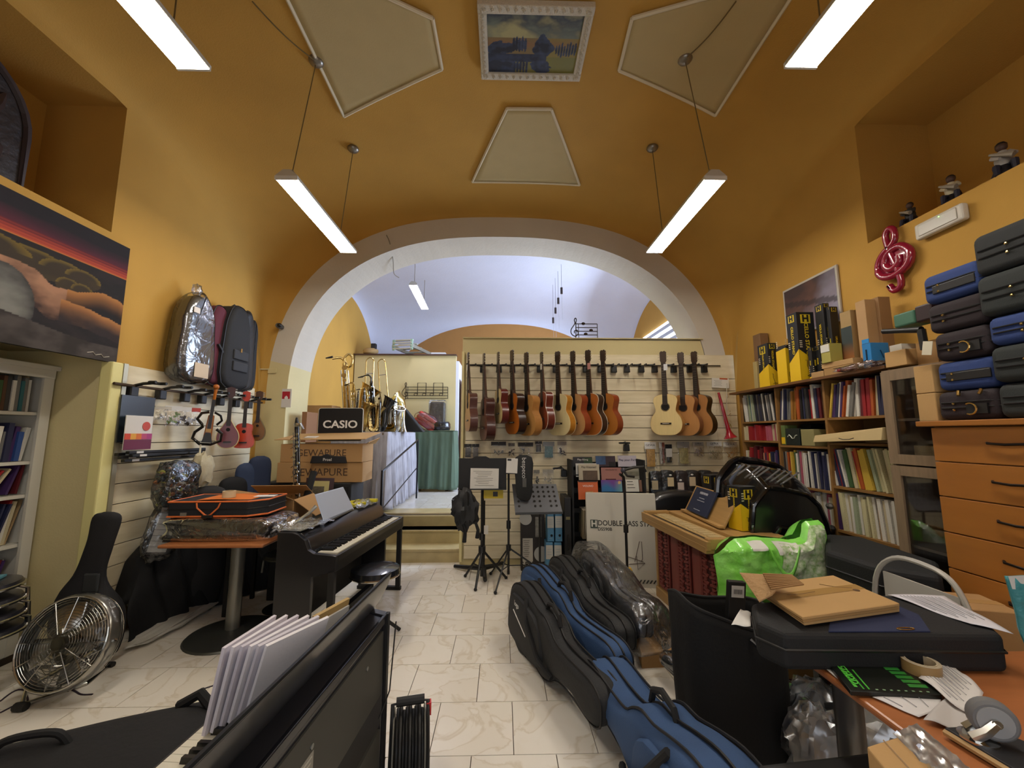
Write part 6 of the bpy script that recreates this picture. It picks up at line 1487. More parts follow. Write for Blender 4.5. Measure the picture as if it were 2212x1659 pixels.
# perforated desk
q4 = [onY(1113, 1109, 4.3), onY(1215, 1107, 4.3), onY(1201, 1046, 4.52), onY(1106, 1046, 4.52)]
t = thing('music_stand', 'grey perforated metal music desk tilted flat, right of the black stands', 'music stand', (.40, 4.5, 0)); A_, B2, C2, D2 = q4
W(t).grid(lambda u, v: tuple(A_.lerp(B2, u).lerp(D2.lerp(C2, u), v)), 1, 1).build('desk', M('#5c5e63', .45, .3), t, solid=.006)
W(t).tube([tuple(A_ + Vector((0, -.02, -.0))), tuple(B2 + Vector((0, -.02, 0)))], .012, 6).build('desk_lip', M('#3a3c3e', .4), t)
for r_ in range(5):
    for cc in range(8):
        if r_ < 2 and cc in (1, 2, 5): continue
        p = A_.lerp(B2, .1 + .115 * cc).lerp(D2.lerp(C2, .1 + .115 * cc), .22 + .165 * r_); b = W(t); b.T = b.T @ Matrix.Translation(p + Vector((0, -.004, .004))) @ ((B2 - A_).cross(D2 - A_)).to_track_quat('Z', 'Y').to_matrix().to_4x4(); b.lathe([(.001, 0), (.013, 0), (.013, .0015), (.001, .0015)], 10).build('hole', M('#25231f', .9), t)
W(t).tube([(.40, 4.45, .02), (.40, 4.45, .78)], .012, 8).build('pole', BLK, t)
# == BOXES AND RACKS LOW ON THE REAR WALL
def slab_box(name, lab, x0, y0, x1, y1, Y, dep, mat, cat='box', grp=None, floor_=None, extra=None):
    a, c = onY(x0, y0, Y), onY(x1, y1, Y); zb = c.z if floor_ is None else floor_
    t = thing(name, lab, cat, ((a.x + c.x) / 2, Y + dep / 2, zb), 0, grp); MB().box((0, 0, (a.z - zb) / 2), (c.x - a.x, dep, a.z - zb)).build('body', mat, t, bevel=.004, seg=1)
    if extra: extra(t, c.x - a.x, a.z - zb, -dep / 2)
    return t
def ex_bongo(t, w_, h_, y):
    MB().lathe([(.001, 0), (.07, 0), (.07, .002), (.001, .002)], 24, (-w_ * .3, y - .003, h_ * .93), 'Y').build('white_disc', M('#a9a8a2', .6), t)
    MB().box((-w_ * .22, y - .003, h_ * .33), (w_ * .42, .004, h_ * .5)).build('spec_panel', M('#b5b0a4', .6), t)
    b = MB()
    for k in range(9): b.box((-w_ * .27, y - .006, h_ * (.54 - .035 * k)), (w_ * (.26 - .05 * (k % 3)), .002, h_ * .008))
    b.build('print', M('#6a665e', .7), t); text('lettering', 'S.PH', .075, M('#1c1a18', .7), t, (-w_ * .25, y - .006, h_ * .12), bold=.002)
    MB().box((w_ * .22, y - .003, h_ * .78), (w_ * .24, .004, h_ * .36)).build('picture_strip', M('#9a978e', .6, var=.5, vs=30), t)
    MB().lathe([(.001, 0), (.085, 0), (.085, .002), (.001, .002)], 24, (w_ * .35, y - .003, h_ * .3), 'Y').build('white_disc', M('#a9a8a2', .6), t)
slab_box('percussion_box', 'tall dark printed box with a pale text panel behind the music stands', 1125, 1112, 1178, 1222, 4.78, .14, M('#26211e', .6), floor_=.0, extra=ex_bongo)
def ex_binder(t, w_, h_, y):
    MB().box((0, y - .002, h_ * .71), (w_ * .98, .003, h_ * .42)).build('label', M('#b9b8b0', .6), t)
    MB().lathe([(.001, 0), (.014, 0), (.014, .004), (.001, .004)], 12, (.01, y - .003, h_ * .22), 'Y').build('finger_hole', M('#0d0f12', .9), t)
    b = MB()
    for k in range(3): b.box((0, y - .004, h_ * (.8 - .08 * k)), (w_ * .6, .002, h_ * .012))
    b.box((0, y - .002, h_ * .12), (w_ * .4, .003, h_ * .015)); b.build('print', M('#8fa0aa', .6), t)
BL = M('#4f83a6', .5)
for k, (x0, y0, x1, y1, lab) in enumerate([(1182, 1111, 1197, 1170, 'upper left'), (1199, 1110, 1215, 1170, 'upper right'), (1179, 1172, 1195, 1243, 'lower left'), (1197, 1172, 1214, 1243, 'lower right')]):
    slab_box('box_file', 'blue box file with a pale label, %s of the block of four' % lab, x0, y0, x1, y1, 4.62, .2, BL, 'box file', 'blue box files', None if k < 2 else 0.0, ex_binder)
for k in range(2):
    o = bpy.data.objects['box_file' if k == 0 else 'box_file.001']; lo = bpy.data.objects['box_file.002']
# shift upper pair to rest on the lower pair
bpy.context.view_layer.update()
def ex_case(t, w_, h_, y):
    MB().box((.0, y - .004, h_ * .74), (w_ * .6, .01, .03)).build('latch', M('#a59a70', .3, .9), t); MB().tube([(.0, y - .006, h_ * .35), (0, y - .03, h_ * .38), (0, y - .03, h_ * .5), (0, y - .006, h_ * .53)], .008, 6).build('handle', BLK, t)
slab_box('hard_case', 'narrow tall black hard case with a brass latch beside the blue box files', 1219, 1075, 1236, 1240, 4.55, .34, M('#1b1b1c', .5), 'case', floor_=0.0, extra=ex_case)
# display rack with magazines
a, c = onY(1236, 988, 4.6), onY(1400, 1225, 4.6)
t = thing('display_rack', 'black wire display rack of song books in front of the rear slat wall', 'display rack', ((a.x + c.x) / 2, 4.75, 0)); w_ = c.x - a.x
for s in (-1, 1): MB().box((s * w_ / 2, 0, .62), (.02, .32, 1.24)).build('side_frame', BLKM, t)
for k, z in enumerate((.12, .38, .64, .86, 1.06)): MB().box((0, .1 - .0 * k, z), (w_, .16, .012)).build('tray', BLKM, t); MB().box((0, -.02 + .06 * (k > 2), z + .03), (w_, .008, .05)).build('tray_lip', BLKM, t)
MB().box((0, .17, .6), (w_, .01, 1.2)).build('back_panel', M('#1b1815', .8), t)
for k in range(12):
    o = bpy.data.objects.new('record_sleeve', bk_me); C.objects.link(o); o.scale = (.008, .25, .30); o.location = (a.x + .10 + .011 * k, 4.70, .665 - .27 + .15 - .15); o.location.z = .395; o.rotation_euler = (0, R(3), 0); o.color = lin(['#b5a888', '#8f836a', '#cfc6b0', '#6a5c48'][k % 4]); tag(o, 'thin sheet-music folder in the low tray of the display rack, %s from the left' % ORD[k], 'folder', 'folders in the rack tray')
def mag(lab, x0, y0, x1, y1, Y, base, parts=(), tilt=8, words=None, wc='#e8e4dc', ws=.03, wz=.75, paintfn=None):
    a, c = onY(x0, y0, Y), onY(x1, y1, Y); w_, h_ = c.x - a.x, a.z - c.z
    t = thing('song_book', lab, 'book', ((a.x + c.x) / 2, Y, c.z), (R(-tilt), 0, 0), 'song books on the display rack')
    MB().box((0, .004, h_ / 2), (w_, .008, h_)).build('cover', M(base, .45), t)
    for (u0, v0, u1, v1, hx) in parts: MB().box(((u0 + u1 - 1) * w_ / 2, -.0012, (v0 + v1) * h_ / 2), ((u1 - u0) * w_, .002, (v1 - v0) * h_)).build('cover_art', M(hx, .45, var=.35, vs=20), t)
    if paintfn: paint(None, 'cover_art', t, lambda u, v: ((u - .5) * w_ * .98, -.0016, v * h_), 30, 30, paintfn)
    if words: text('lettering', words, ws, M(wc, .5), t, (0, -.004, h_ * wz), depth=.0006)
    return t
mag('dark green song book titled Play-Along on the top row of the rack', 1238, 987, 1280, 1008, 4.84, '#1c1a1e', ((.55, 0, 1, .9, '#2c4a24'),), words='Play-Along', wz=.72)
mag('blue and maroon song book on the top row of the rack', 1287, 985, 1330, 1008, 4.84, '#3a2a34', ((0, .2, .5, 1, '#3f5f8c'), (.66, 0, .98, .45, '#15100f')))
mag('white song book titled Play your Part on the top row of the rack', 1335, 984, 1376, 1008, 4.84, '#b9b2bc', words='Play your Part', wc='#3a3a58', ws=.036, wz=.6)
mag('sepia song book titled Play Klezmer on the middle row of the rack', 1250, 1003, 1296, 1037, 4.74, '#b0a58e', ((.2, 0, .9, .6, '#5a4632'),), words='Play Klezmer!', wc='#33261c', ws=.032, wz=.82)
mag('pale book peeping behind the sepia song book', 1244, 1001, 1290, 1030, 4.77, '#c9c6bc')
mag('dusty pink song book on the middle row of the rack', 1299, 1010, 1344, 1038, 4.74, '#9a6a60', ((.2, .02, .7, .14, '#5a2a2c'),), words='FAVOURITES', wc='#5a3a34', ws=.024, wz=.82)
mag('grey-green song book on the middle row of the rack behind the stand hook', 1346, 1011, 1396, 1036, 4.74, '#8a8676', ((.1, .3, .9, .7, '#75715f'),))
mag('orange violin tutor book on the lower row of the rack', 1249, 1039, 1293, 1079, 4.66, '#c9602a', ((.02, .93, .98, 1, '#3a2418'), (.4, 0, .75, .45, '#c98a4c')), words='VIOLINO', wz=.72)
def purp(u, v): 
    c = mixh('#6a3a86', '#2a6a9c', 1.4 - v * 1.6 + .3 * math.sin(u * 7)); c = mixh(c, '#7fb3a0', max(0, u - .6) * 1.5 * (v < .9))
    if math.hypot((u - .88) / .08, (v - .78) / .14) < 1: c = lin('#c9a06a')[:3]
    return c
mag('purple and blue song book on the lower row of the rack', 1299, 1037, 1345, 1062, 4.66, '#4a3a7c', words=None, paintfn=purp)
mag('white text-covered book on the lower row of the rack', 1352, 1036, 1381, 1062, 4.66, '#cfccc0', ((.1, .8, .55, .85, '#4a4842'), (.1, .55, .6, .6, '#4a4842'), (.1, .3, .7, .35, '#4a4842')))
mag('brown photo book at the right of the lower row of the rack', 1381, 1037, 1397, 1062, 4.66, '#7a5a48')
# row of black pouches with tags
for k, (px, yt, tx_, tcol, tyy) in enumerate([(1417, 1018, 1415, '#a89a7c', 1048), (1441, 1016, 1449, '#c9b48c', 1041), (1472, 1017, 1471, '#c4b4a8', 1052), (1496, 1016, 1496, '#c9b494', 1040), (1524, 1016, 1533, '#c4ae84', 1042), (1546, 1020, None, None, None), (1566, 1024, None, None, None)]):
    p = onY(px, yt, 4.72); t = thing('padded_pouch', 'black padded pouch hanging in the low row on the rear wall, %s from the left' % ORD[k], 'pouch', (p.x, 4.74, p.z), 0, 'black pouches on the rear wall')
    pillow(MB().at((0, 0, -.15)), rrect(.145, .30, .04), .12, .03, 3, axis='Y').build('pouch', M('#191a1a', .5, bump=.2, bs=20) if k != 2 else M('#2c2222', .5), t, sm=1)
    MB().grid(lambda u, v: (-.08 + .16 * u, -.065 - .01 * math.sin(PI * u), .01 - .33 * v + .0), 5, 6).build('plastic_film', film(op=.10, bs=16), t, sm=1)
    if tx_: q = onY(tx_, tyy, 4.64); W(t).box((q.x, 4.64, q.z), (.07, .003, .10)).build('paper_tag', M(tcol, .7), t); W(t).ball((q.x, 4.642, q.z + .075), .012, 8, sc=(1.4, .4, .8)).build('metal_eyelet', M('#e0ded8', .3), t)
# black big cases behind harmonium
a = onY(1475, 1100, 4.5); t = thing('hard_case', 'long black hard case standing behind the small organ and the white box', 'case', (1.95, 4.55, 0)); pillow(MB(), smooth_poly([(-.45, 0), (.42, 0), (.5, .35), (.42, .78), (.0, .92), (-.4, .80), (-.5, .4)], 4), .22, .06, 3, axis='Y').build('shell', M('#101012', .35, coat=.3), t, sm=1)
MB().box((-.42, -.12, .35), (.02, .02, .05)).build('latch', STEEL, t)
# -- double bass stand box
A0, B0 = onZ(1272, 1266), onZ(1427, 1273); d = (B0 - A0); w_ = d.length; ang = math.atan2(d.y, d.x); Zt = onY(1268, 1062, A0.y + .12).z
t = thing('flat_box', 'big white flat box printed DOUBLE BASS STAND leaning on the display rack', 'box', tuple((A0 + B0) / 2), (R(-6), 0, ang)); w_ *= 1.02
MB().box((0, .05, Zt / 2), (w_, .09, Zt)).build('carton', M('#c0bcae', .6, bump=.05, bs=8), t, bevel=.006)
text('lettering', 'DOUBLE BASS STAND', .073, M('#2c2a26', .6), t, (.08, .0035, Zt * .665), bold=.001, sx=.9); text('lettering', 'DS590B', .045, M('#3a3833', .6), t, (-.17, .0035, Zt * .60), bold=.0008)
MB().box((-w_ * .39, .003, Zt * .655), (.075, .004, .085)).build('logo_tile', M('#38413a', .6), t); text('logo_letter', 'H', .085, M('#c9c5b8', .6), t, (-w_ * .39, .0, Zt * .655), bold=.003, sx=1.0)
for k in range(5): MB().prism([(w_ * .2 + k * .035, Zt * .05), (w_ * .2 + .014 + k * .035, Zt * .05), (w_ * .2 + .036 + k * .035, Zt * .085), (w_ * .2 + .022 + k * .035, Zt * .085)], .001, .004, plane='XZ').build('stripe', M('#33322e', .6), t)
DR = M('#5a4a40', .6); b = MB(); Q = lambda x, z: (w_ * x, .002, Zt * z)
b.tube([Q(.16, .27), Q(.24, .48), Q(.27, .48), Q(.27, .30), Q(.25, .27)], .003, 5); b.tube([Q(.06, .32), Q(.28, .27)], .003, 5); b.tube([Q(.08, .24), Q(.30, .26), Q(.20, .19), Q(.19, .33)], .003, 5); b.build('stand_drawing', DR, t)
# guitar stand with yellow collar
gx, gy = onZ(1357, 1291).x, onZ(1357, 1291).y
t = thing('guitar_stand', 'tall black guitar stand with a yellow collar in front of the white box', 'stand', (gx, gy, 0)); ztop = onY(1362, 1030, gy).z
W(t).tube([(gx, gy, .03), (gx, gy, ztop - .05), (gx - .01, gy - .01, ztop), (gx - .05, gy - .03, ztop + .03)], .013, 9).build('pole', BLK, t, sm=1)
a, c = onY(1346, 1016, gy - .04), onY(1390, 1008, gy - .04); W(t).tube([tuple(a + Vector((0, 0, -.0))), tuple(a.lerp(c, .5) + Vector((0, 0, .01))), tuple(c), tuple(c + Vector((.02, 0, -.05)))], .013, 8).build('yoke_arm', BLK, t); W(t).tube([tuple(a), tuple(a + Vector((.03, -.03, -.05))), tuple(a + Vector((.10, -.02, -.06)))], .012, 8).build('yoke_arm', BLK, t); W(t).ball(tuple(a), .026, 10).build('yoke_pad', M('#3a3a44', .5), t)
W(t).lathe([(.024, 0), (.024, .07)], 10, (gx, gy, onY(1362, 1150, gy).z)).build('clutch', BLK, t)
zy = onY(1357, 1232, gy).z; W(t).lathe([(.03, -.02), (.05, 0), (.035, .025)], 12, (gx, gy, zy)).build('collar', M('#c9a020', .4), t)
for (px, py) in ((1330, 1252), (1397, 1291), (1402, 1330)):
    f_ = fz(px, py) if px > 1340 else (gx - .16, gy + .05); W(t).tube([(gx, gy, zy), (gx * .6 + f_[0] * .4, gy * .6 + f_[1] * .4, zy * .7), (f_[0], f_[1], .03 if px > 1340 else .16)], [.012, .018, .013], 8).build('leg', BLK, t)
    W(t).ball((f_[0], f_[1], .03 if px > 1340 else .16), .02, 8).build('rubber_foot', BLK, t)
W(t).tube([(gx - .16, gy + .05, .03), (gx, gy, .10), (gx + .16, gy - .06, .04)], .006, 6).build('brace', BLK, t)
# == GIG BAGS ON THE FLOOR
def gig(label, P0, P1, H, thick, mat, piping, z0=0.0, tilt=0, text_=None, grp='gig bags lying on the floor', detail=1, patch=None, side=-1):
    P0, P1 = Vector(P0), Vector(P1); d = P1 - P0; L = d.length; an = math.atan2(d.y, d.x)
    t = thing('gig_bag', label, 'bag', (P0.x, P0.y, z0), (R(tilt), 0, an), grp)
    o = [(.0, .42), (.005, .68), (.05, .86), (.13, .97), (.22, 1.0), (.32, .95), (.42, .88), (.50, .87), (.56, .80), (.62, .70), (.75, .68), (.92, .70), (.99, .62), (1.0, .48), (.985, .34), (.92, .28), (.78, .30), (.64, .26), (.56, .14), (.48, .06), (.38, .08), (.28, .04), (.18, .0), (.08, .06), (.02, .20)]
    out = smooth_poly([(x * L, z * H) for x, z in o], 3)[::-1]
    b = MB(); pillow(b, out, thick, thick * .28, 3, axis='Y')
    b.v = [tuple(Vector(v) + Vector(v).normalized() * 0 + Vector((0, .014 * noise.noise(Vector(v) * 6), .014 * noise.noise(Vector(v) * 5 + Vector((5, 0, 0)))))) for v in b.v]
    b.build('shell', mat, t, sm=1, ang=75)
    for yy in (-thick * .47, thick * .47): MB().tube([(x * .995 + .002, yy * .8, z * .995) for x, z in out], .006, 5, closed=True).build('piping', piping, t)
    MB().tube([(x, 0, z + .004) for x, z in out], .007, 5, closed=True).build('zipper', M('#0c0c0d', .5), t)
    hx = .50 * L
    MB().tube([(hx - .10, 0, H * .86), (hx - .08, 0, H * .95), (hx, 0, H * .99), (hx + .07, 0, H * .92), (hx + .09, 0, H * .80)], .014, 7).build('handle', M('#111112', .7), t, sm=1)
    s = side
    pk = smooth_poly([(.08 * L, .15 * H), (.46 * L, .18 * H), (.50 * L, .5 * H), (.42 * L, .78 * H), (.12 * L, .82 * H), (.05 * L, .5 * H)], 3)[::-1]
    bb = MB().at((0, s * thick * .5, 0)); pillow(bb, pk, .05, .02, 2, axis='Y'); bb.build('pocket', mat, t, sm=1)
    MB().tube([(.30 * L, s * thick * .5, H * .9), (.36 * L, s * thick * .72, H * .65), (.50 * L, s * thick * .7, H * .35), (.60 * L, s * thick * .5, H * .25)], .016, 7).build('strap', M('#151516', .8), t, sm=1)
    if text_:
        text('lettering', text_, .05, M('#d0cfca', .5), t, (.20 * L, s * (thick * .5 + .027), H * .72), (PI / 2, 0, 0 if s < 0 else PI))
        MB().tube([(.15 * L, s * (thick * .5 + .026), H * .6), (.33 * L, s * (thick * .5 + .026), H * .42)], .004, 5).build('reflective_line', M('#e0dfda', .4), t)
    return t
G1 = M('#1f2021', .75, bump=.15, bs=90); BLUE = M('#33507a', .8, bump=.12, bs=160, var=.15, vs=6); BL2 = M('#2b436a', .8, bump=.12, bs=160)
gig('big black gig bag with a small white logo, front bag on the tiled floor', (.13, 3.32, 0), (.53, 2.08, 0), .46, .17, G1, M('#0e0e0f', .6), text_='logo', side=-1)
bpy.data.objects['lettering'] if 'lettering' in bpy.data.objects else None
gig('blue gig bag lying behind the big black one', (.22, 3.72, 0), (.70, 2.45, 0), .46, .15, BLUE, M('#17181c', .6))
gig('black gig bag standing between the blue bag and the plastic-wrapped one', (.50, 3.95, 0), (.80, 2.75, 0), .46, .18, M('#232425', .7, bump=.2, bs=40), M('#0e0e0f', .6))
gig('large blue gig bag in the foreground with black straps', (.78, 1.22, 0), (.56, 2.42, 0), .47, .26, BLUE, M('#17181c', .6), grp='gig bags lying on the floor', side=1)
bpy.context.view_layer.update()
t = gig('dark bag in clear crinkled plastic behind the black gig bags', (.78, 3.95, 0), (.98, 2.9, 0), .50, .13, M('#4a4c50', .5), M('#3a3c40', .6))
b = MB(); pillow(b, smooth_poly([(-.05, 0), (.5, -.0), (1.15, .1), (1.15, .38), (.9, .42), (.4, .53), (-.02, .50)], 4)[::-1], .26, .06, 3, axis='Y'); b.v = [tuple(Vector(v) + Vector((0, .03 * noise.noise(Vector(v) * 7), .02 * noise.noise(Vector(v) * 9)))) for v in b.v]
b.build('plastic_wrap', film(op=.14, bs=9, rough=.25, bump=.8), t, sm=1, ang=70)
p0, p1, p2 = Vector((.98, 2.85, .25)), Vector((1.02, 2.72, .10)), Vector((1.36, 2.15, .08))
t = thing('wrapped_bundle', 'long black bundle in pleated clear plastic lying towards the tall black tote', 'bundle', (1.02, 2.7, 0))
mat_flat = (0, 0, 1)
W(t).tube([tuple(p1 + Vector((0, 0, .02))), (1.14, 2.55, .10), (1.30, 2.35, .12), (1.45, 2.2, .12)], [.03, .08, .11, .11], 12).build('core', M('#26282a', .5), t, sm=1)
b = W(t); n_ = 40
b.loft([[(1.02 + .43 * s + math.cos(2 * PI * k / n_) * (.03 + .12 * s ** .7) * (1 + .12 * (k % 2)) * .9, 2.74 - .56 * s + math.cos(2 * PI * k / n_) * (.03 + .10 * s ** .7) * .7, .13 + math.sin(2 * PI * k / n_) * (.03 + .10 * s ** .6) * (1 + .12 * (k % 2))) for k in range(n_)] for s in [i / 12 for i in range(13)]], caps=False)
b.build('pleated_plastic', film(op=.3, bs=9, rough=.15), t, sm=1, ang=80)
# flat cardboard box on the floor
q = [onZ(1352, 1303, .10), onZ(1378, 1303, .10), onZ(1500, 1405, .10), onZ(1385, 1410, .10)]
t = thing('carton', 'flat brown cardboard box lying on the tiles beside the plastic-wrapped bag', 'box', (1.2, 3.2, 0))
W(t).hexa([(p.x, p.y, .0) for p in reversed(q)] + [(p.x, p.y, .10) for p in reversed(q)]).build('carton', CARD, t, bevel=.003); 
# == PORTABLE ORGAN
PINE = M('#b08a52', .45, var=.15, vs=9, stretch=(1, .3, 6), coat=.15); REDW = M('#7d3a34', .5, var=.08, vs=8); REDD = M('#3a1210', .7)
t = thing('chamber_organ', 'small chamber organ with a red carved case and pale wooden keyboard', 'organ', (1.485, 2.97, 0), (0, 0, R(4)))
MB().box((.36, .53, .385), (.54, 1.04, .62)).build('case', REDW, t, bevel=.004)
MB().box((.36, .53, .05), (.60, 1.10, .10)).build('plinth', PINE, t, bevel=.012)
for y in (.01, 1.05): MB().box((.085, y, .39), (.03, .035, .62)).build('corner_post', PINE, t, bevel=.004)
MB().box((.26, .53, .715), (.62, 1.10, .05)).build('keybed', PINE, t, bevel=.006)
MB().box((-.03, .53, .745), (.035, 1.12, .065)).build('front_rail', PINE, t, bevel=.005)
MB().box((.40, .53, .765), (.38, 1.08, .05)).build('top', PINE, t, bevel=.005)
for y in (.0, 1.06): MB().box((.09, y, .755), (.24, .05, .075)).build('cheek', PINE, t, bevel=.005)
o0 = MB().box((0, 0, 0), (.075, .0185, .016)).build('natural_key', M('#2a221b', .4), t); o1 = MB().box((0, 0, 0), (.16, .0185, .014)).build('natural_key', M('#b89a66', .45), t); o2 = MB().box((0, 0, 0), (.09, .010, .014)).build('sharp_key', M('#cdb98c', .45), t); first = True
for k in range(50):
    y = .045 + k * .0198
    for j, (src, x, z) in enumerate(((o0, .02, .752), (o1, .125, .758))):
        o = src if k == 0 else bpy.data.objects.new('natural_key', src.data)
        if k: C.objects.link(o); o.parent = t
        o.location = (x, y, z)
    if k % 7 not in (2, 6) and k < 49:
        o = o2 if first else bpy.data.objects.new('sharp_key', o2.data)
        if not first: C.objects.link(o); o.parent = t
        first = False; o.location = (.11, y + .0099, .768)
def carved(y0, y1, z0, z1):
    f_ = MB(); f_.box((.0835, (y0 + y1) / 2, (z0 + z1) / 2), (.012, y1 - y0, z1 - z0)); o = f_.build('carved_panel', REDD, t)
    rnd = random.Random(int(y0 * 100)); b = MB(); ym = (y0 + y1) / 2
    for i in range(9):
        z = z0 + (i + .5) * (z1 - z0) / 9; hh = (z1 - z0) / 9
        for s in (-1, 1):
            w2 = (y1 - y0) / 2
            b.tube([(.075, ym + s * w2 * .1, z - hh * .4), (.074, ym + s * w2 * .75, z - hh * .2), (.074, ym + s * w2 * .8, z + hh * .25), (.074, ym + s * w2 * .35, z + hh * .3), (.075, ym + s * w2 * .4, z)], [.011, .013, .011, .010, .008], 6)
            b.ball((.075, ym + s * w2 * .45, z + hh * .02), .012, 6)
    for s in (y0, y1): b.box((.075, s, (z0 + z1) / 2), (.012, .012, z1 - z0))
    for z in (z0, z1): b.box((.075, (y0 + y1) / 2, z), (.012, y1 - y0, .012))
    b.build('scrollwork', REDW, o)
for (y0, y1) in ((.06, .26), (.44, .62), (.80, 1.0)): carved(y0, y1, .13, .64)
for (y0, y1) in ((.29, .41), (.65, .77)): MB().box((.085, (y0 + y1) / 2, .385), (.012, y1 - y0, .5)).build('plain_panel', REDW, t, bevel=.004)
# near-end carved face
b = MB()
for i in range(8):
    for j in range(4): b.tube([(.14 + .11 * j + .03 * math.cos(q), .003, .15 + .062 * i + .024 * math.sin(q)) for q in [k * PI / 3 for k in range(6)]], .008, 5, closed=True)
b.build('scrollwork', REDW, t)
# music desk + blue book on organ
def tilted(t, mats, a, b_, h, lean, th=.015, name='board', off=0.0):
    """board standing on the segment a-b (world), leaning back"""
    a, b_ = Vector(a), Vector(b_); d = (b_ - a).normalized(); n = Vector((d.y, -d.x, 0))   # towards viewer-left
    up = Vector((0, 0, math.cos(lean))) - n * math.sin(lean); nn = d.cross(up).normalized()
    a, b_ = a + nn * off, b_ + nn * off
    p = [a, b_, b_ + nn * -th, a + nn * -th]
    return W(t).hexa([tuple(v) for v in p] + [tuple(v + up * h) for v in p]).build(name, mats, t, bevel=.003)
A1, B1 = onZ(1478, 1103, .80), onZ(1562, 1142, .80)
t = thing('music_desk', 'pale wooden music desk standing on the chamber organ', 'music desk', tuple(A1)); 
tilted(t, PINE, A1, B1, .27, R(28)); 
dv = (B1 - A1).normalized(); nv = Vector((-dv.y, dv.x, 0)); nv = -nv if nv.x > 0 else nv
W(t).hexa([tuple(A1 + nv * .035 + Vector((0, 0, -.0))), tuple(B1 + nv * .035), tuple(B1 - nv * .02), tuple(A1 - nv * .02), tuple(A1 + nv * .035 + Vector((0, 0, .018))), tuple(B1 + nv * .035 + Vector((0, 0, .018))), tuple(B1 - nv * .02 + Vector((0, 0, .018))), tuple(A1 - nv * .02 + Vector((0, 0, .018)))]).build('ledge', PINE, t, bevel=.003)
a_, b_ = A1.lerp(B1, .14) + Vector((0, 0, .02)), A1.lerp(B1, .66) + Vector((0, 0, .02))
t = thing('blue_book', 'dark blue book titled in white capitals on the organ music desk', 'book', tuple(a_))
o = tilted(t, M('#1c2742', .5), a_, b_, .235, R(28), .02, 'cover', .026)
bd = (b_ - a_).normalized(); n_ = Vector((bd.y, -bd.x, 0)); up = Vector((0, 0, math.cos(R(28)))) - n_ * math.sin(R(28)); nn = bd.cross(up).normalized()
Mx = Matrix((( bd.x, up.x, nn.x, 0), (bd.y, up.y, nn.y, 0), (bd.z, up.z, nn.z, 0), (0, 0, 0, 1)))
Mx3 = Matrix(((bd.x, up.x, nn.x), (bd.y, up.y, nn.y), (bd.z, up.z, nn.z)))
def lay(txt, f_, h, size):
    c_ = a_.lerp(b_, f_) + up * h + nn * .0275; e = Mx3.to_euler(); return text('lettering', txt, size, M('#c9ccd4', .5), t, tuple(c_ - t.location), tuple(e), .0005)
W_bk = (a_ - b_).length
lay('HERMANN', .5, .19, .032); 
for h, w2 in ((.145, .10), (.12, .14), (.035, .12)):
    c_ = a_.lerp(b_, .5) + up * h + nn * .027; b = W(t); b.T = b.T @ Matrix.Translation(c_) @ Mx3.to_4x4(); b.box((0, 0, 0), (w2, .005, .0015)); b.build('title_line', M('#aab0bc', .5), t)
# small chest under the green bag
t = thing('drawer_stand', 'low wooden cabinet with brass knobs beside the organ under the green bag', 'cabinet', (1.92, 2.83, 0))
MB().box((0, 0, .2), (.55, .36, .40)).build('carcass', M('#4a1d18', .5), t, bevel=.004)
for k in range(2):
    dr = MB().box((-.12, -.186, .12 + .18 * k), (.26, .014, .15)).build('drawer', M('#8a6a3c', .5), t, bevel=.003); MB().ball((-.12, -.20, .12 + .18 * k), .014, 10).build('knob', GOLD, dr)
GREENB = M('#7ddc46', .3, hex2='#a0ec78', var=.3, vs=9, bump=.9, bs=9, coat=.6); WG = M('#dfe4cf', .35, hex2='#7fae5a', var=.5, vs=34, bump=.7, bs=12, coat=.5)
t = thing('shopping_bag', 'bright green and white shiny plastic shopping bag standing by the organ', 'bag', (1.84, 2.86, .405))
def gb(outline, th, y, nm, mt, amp=.028):
    b = MB(); pillow(b, smooth_poly(outline, 4)[::-1], th, min(.06, th * .4), 3, axis='Y')
    # subdivide caps by a rounded grid feel: jitter
    b.v = [tuple(Vector(v) + Vector((amp * noise.noise(Vector(v) * 7), y + amp * noise.noise(Vector(v) * 6 + Vector((3, 3, 3))), amp * noise.noise(Vector(v) * 8)))) for v in b.v]
    return b.build(nm, mt, t, sm=1, ang=80, sub=0)
OUTL = [(-.385, .01), (.37, .01), (.395, .30), (.39, .48), (.34, .53), (.24, .52), (.20, .42), (.10, .41), (-.1, .43), (-.26, .42), (-.34, .36)]
def inside(x, z):
    """front face height field"""
    return 0
b = MB(); NX, NZ = 44, 30
def topz(x):
    pts = [(-.385, .30), (-.34, .36), (-.26, .42), (-.1, .43), (.10, .41), (.20, .43), (.24, .53), (.34, .54), (.39, .48), (.395, .3)]
    for (x0, z0), (x1, z1) in zip(pts, pts[1:]):
        if x <= x1: return z0 + (z1 - z0) * (x - x0) / (x1 - x0)
    return .3
def front(u, v, s):
    x = -.385 + .775 * u; z = .01 + (topz(x) - .01) * v; e = min(1, 6 * min(u, 1 - u), 6 * (1 - v) + .12, 5 * v + .3)
    y = s * .13 * math.sin(PI / 2 * e) + .03 * noise.noise(Vector((x * 9, z * 9, s))) + .012 * noise.noise(Vector((x * 25, z * 25, s)))
    return (x + .012 * noise.noise(Vector((x * 7, z * 7, 9))), y, z)
MB().grid(lambda u, v: front(u, v, -1), NX, NZ).build('front_side', GREENB, t, sm=1)
MB().grid(lambda u, v: front(u, v, 1), NX, NZ).build('back_side', GREENB, t, sm=1)
def wp(u, v):
    x = .02 + .30 * u; zlo = .03; x += -.10 * (1 - v) * (1 - u); z = zlo + (topz(min(.38, x)) - .02 - zlo) * v
    uu = (x + .385) / .775; p = front(uu, (z - .01) / (topz(x) - .01), -1); return (p[0], p[1] - .006, p[2])
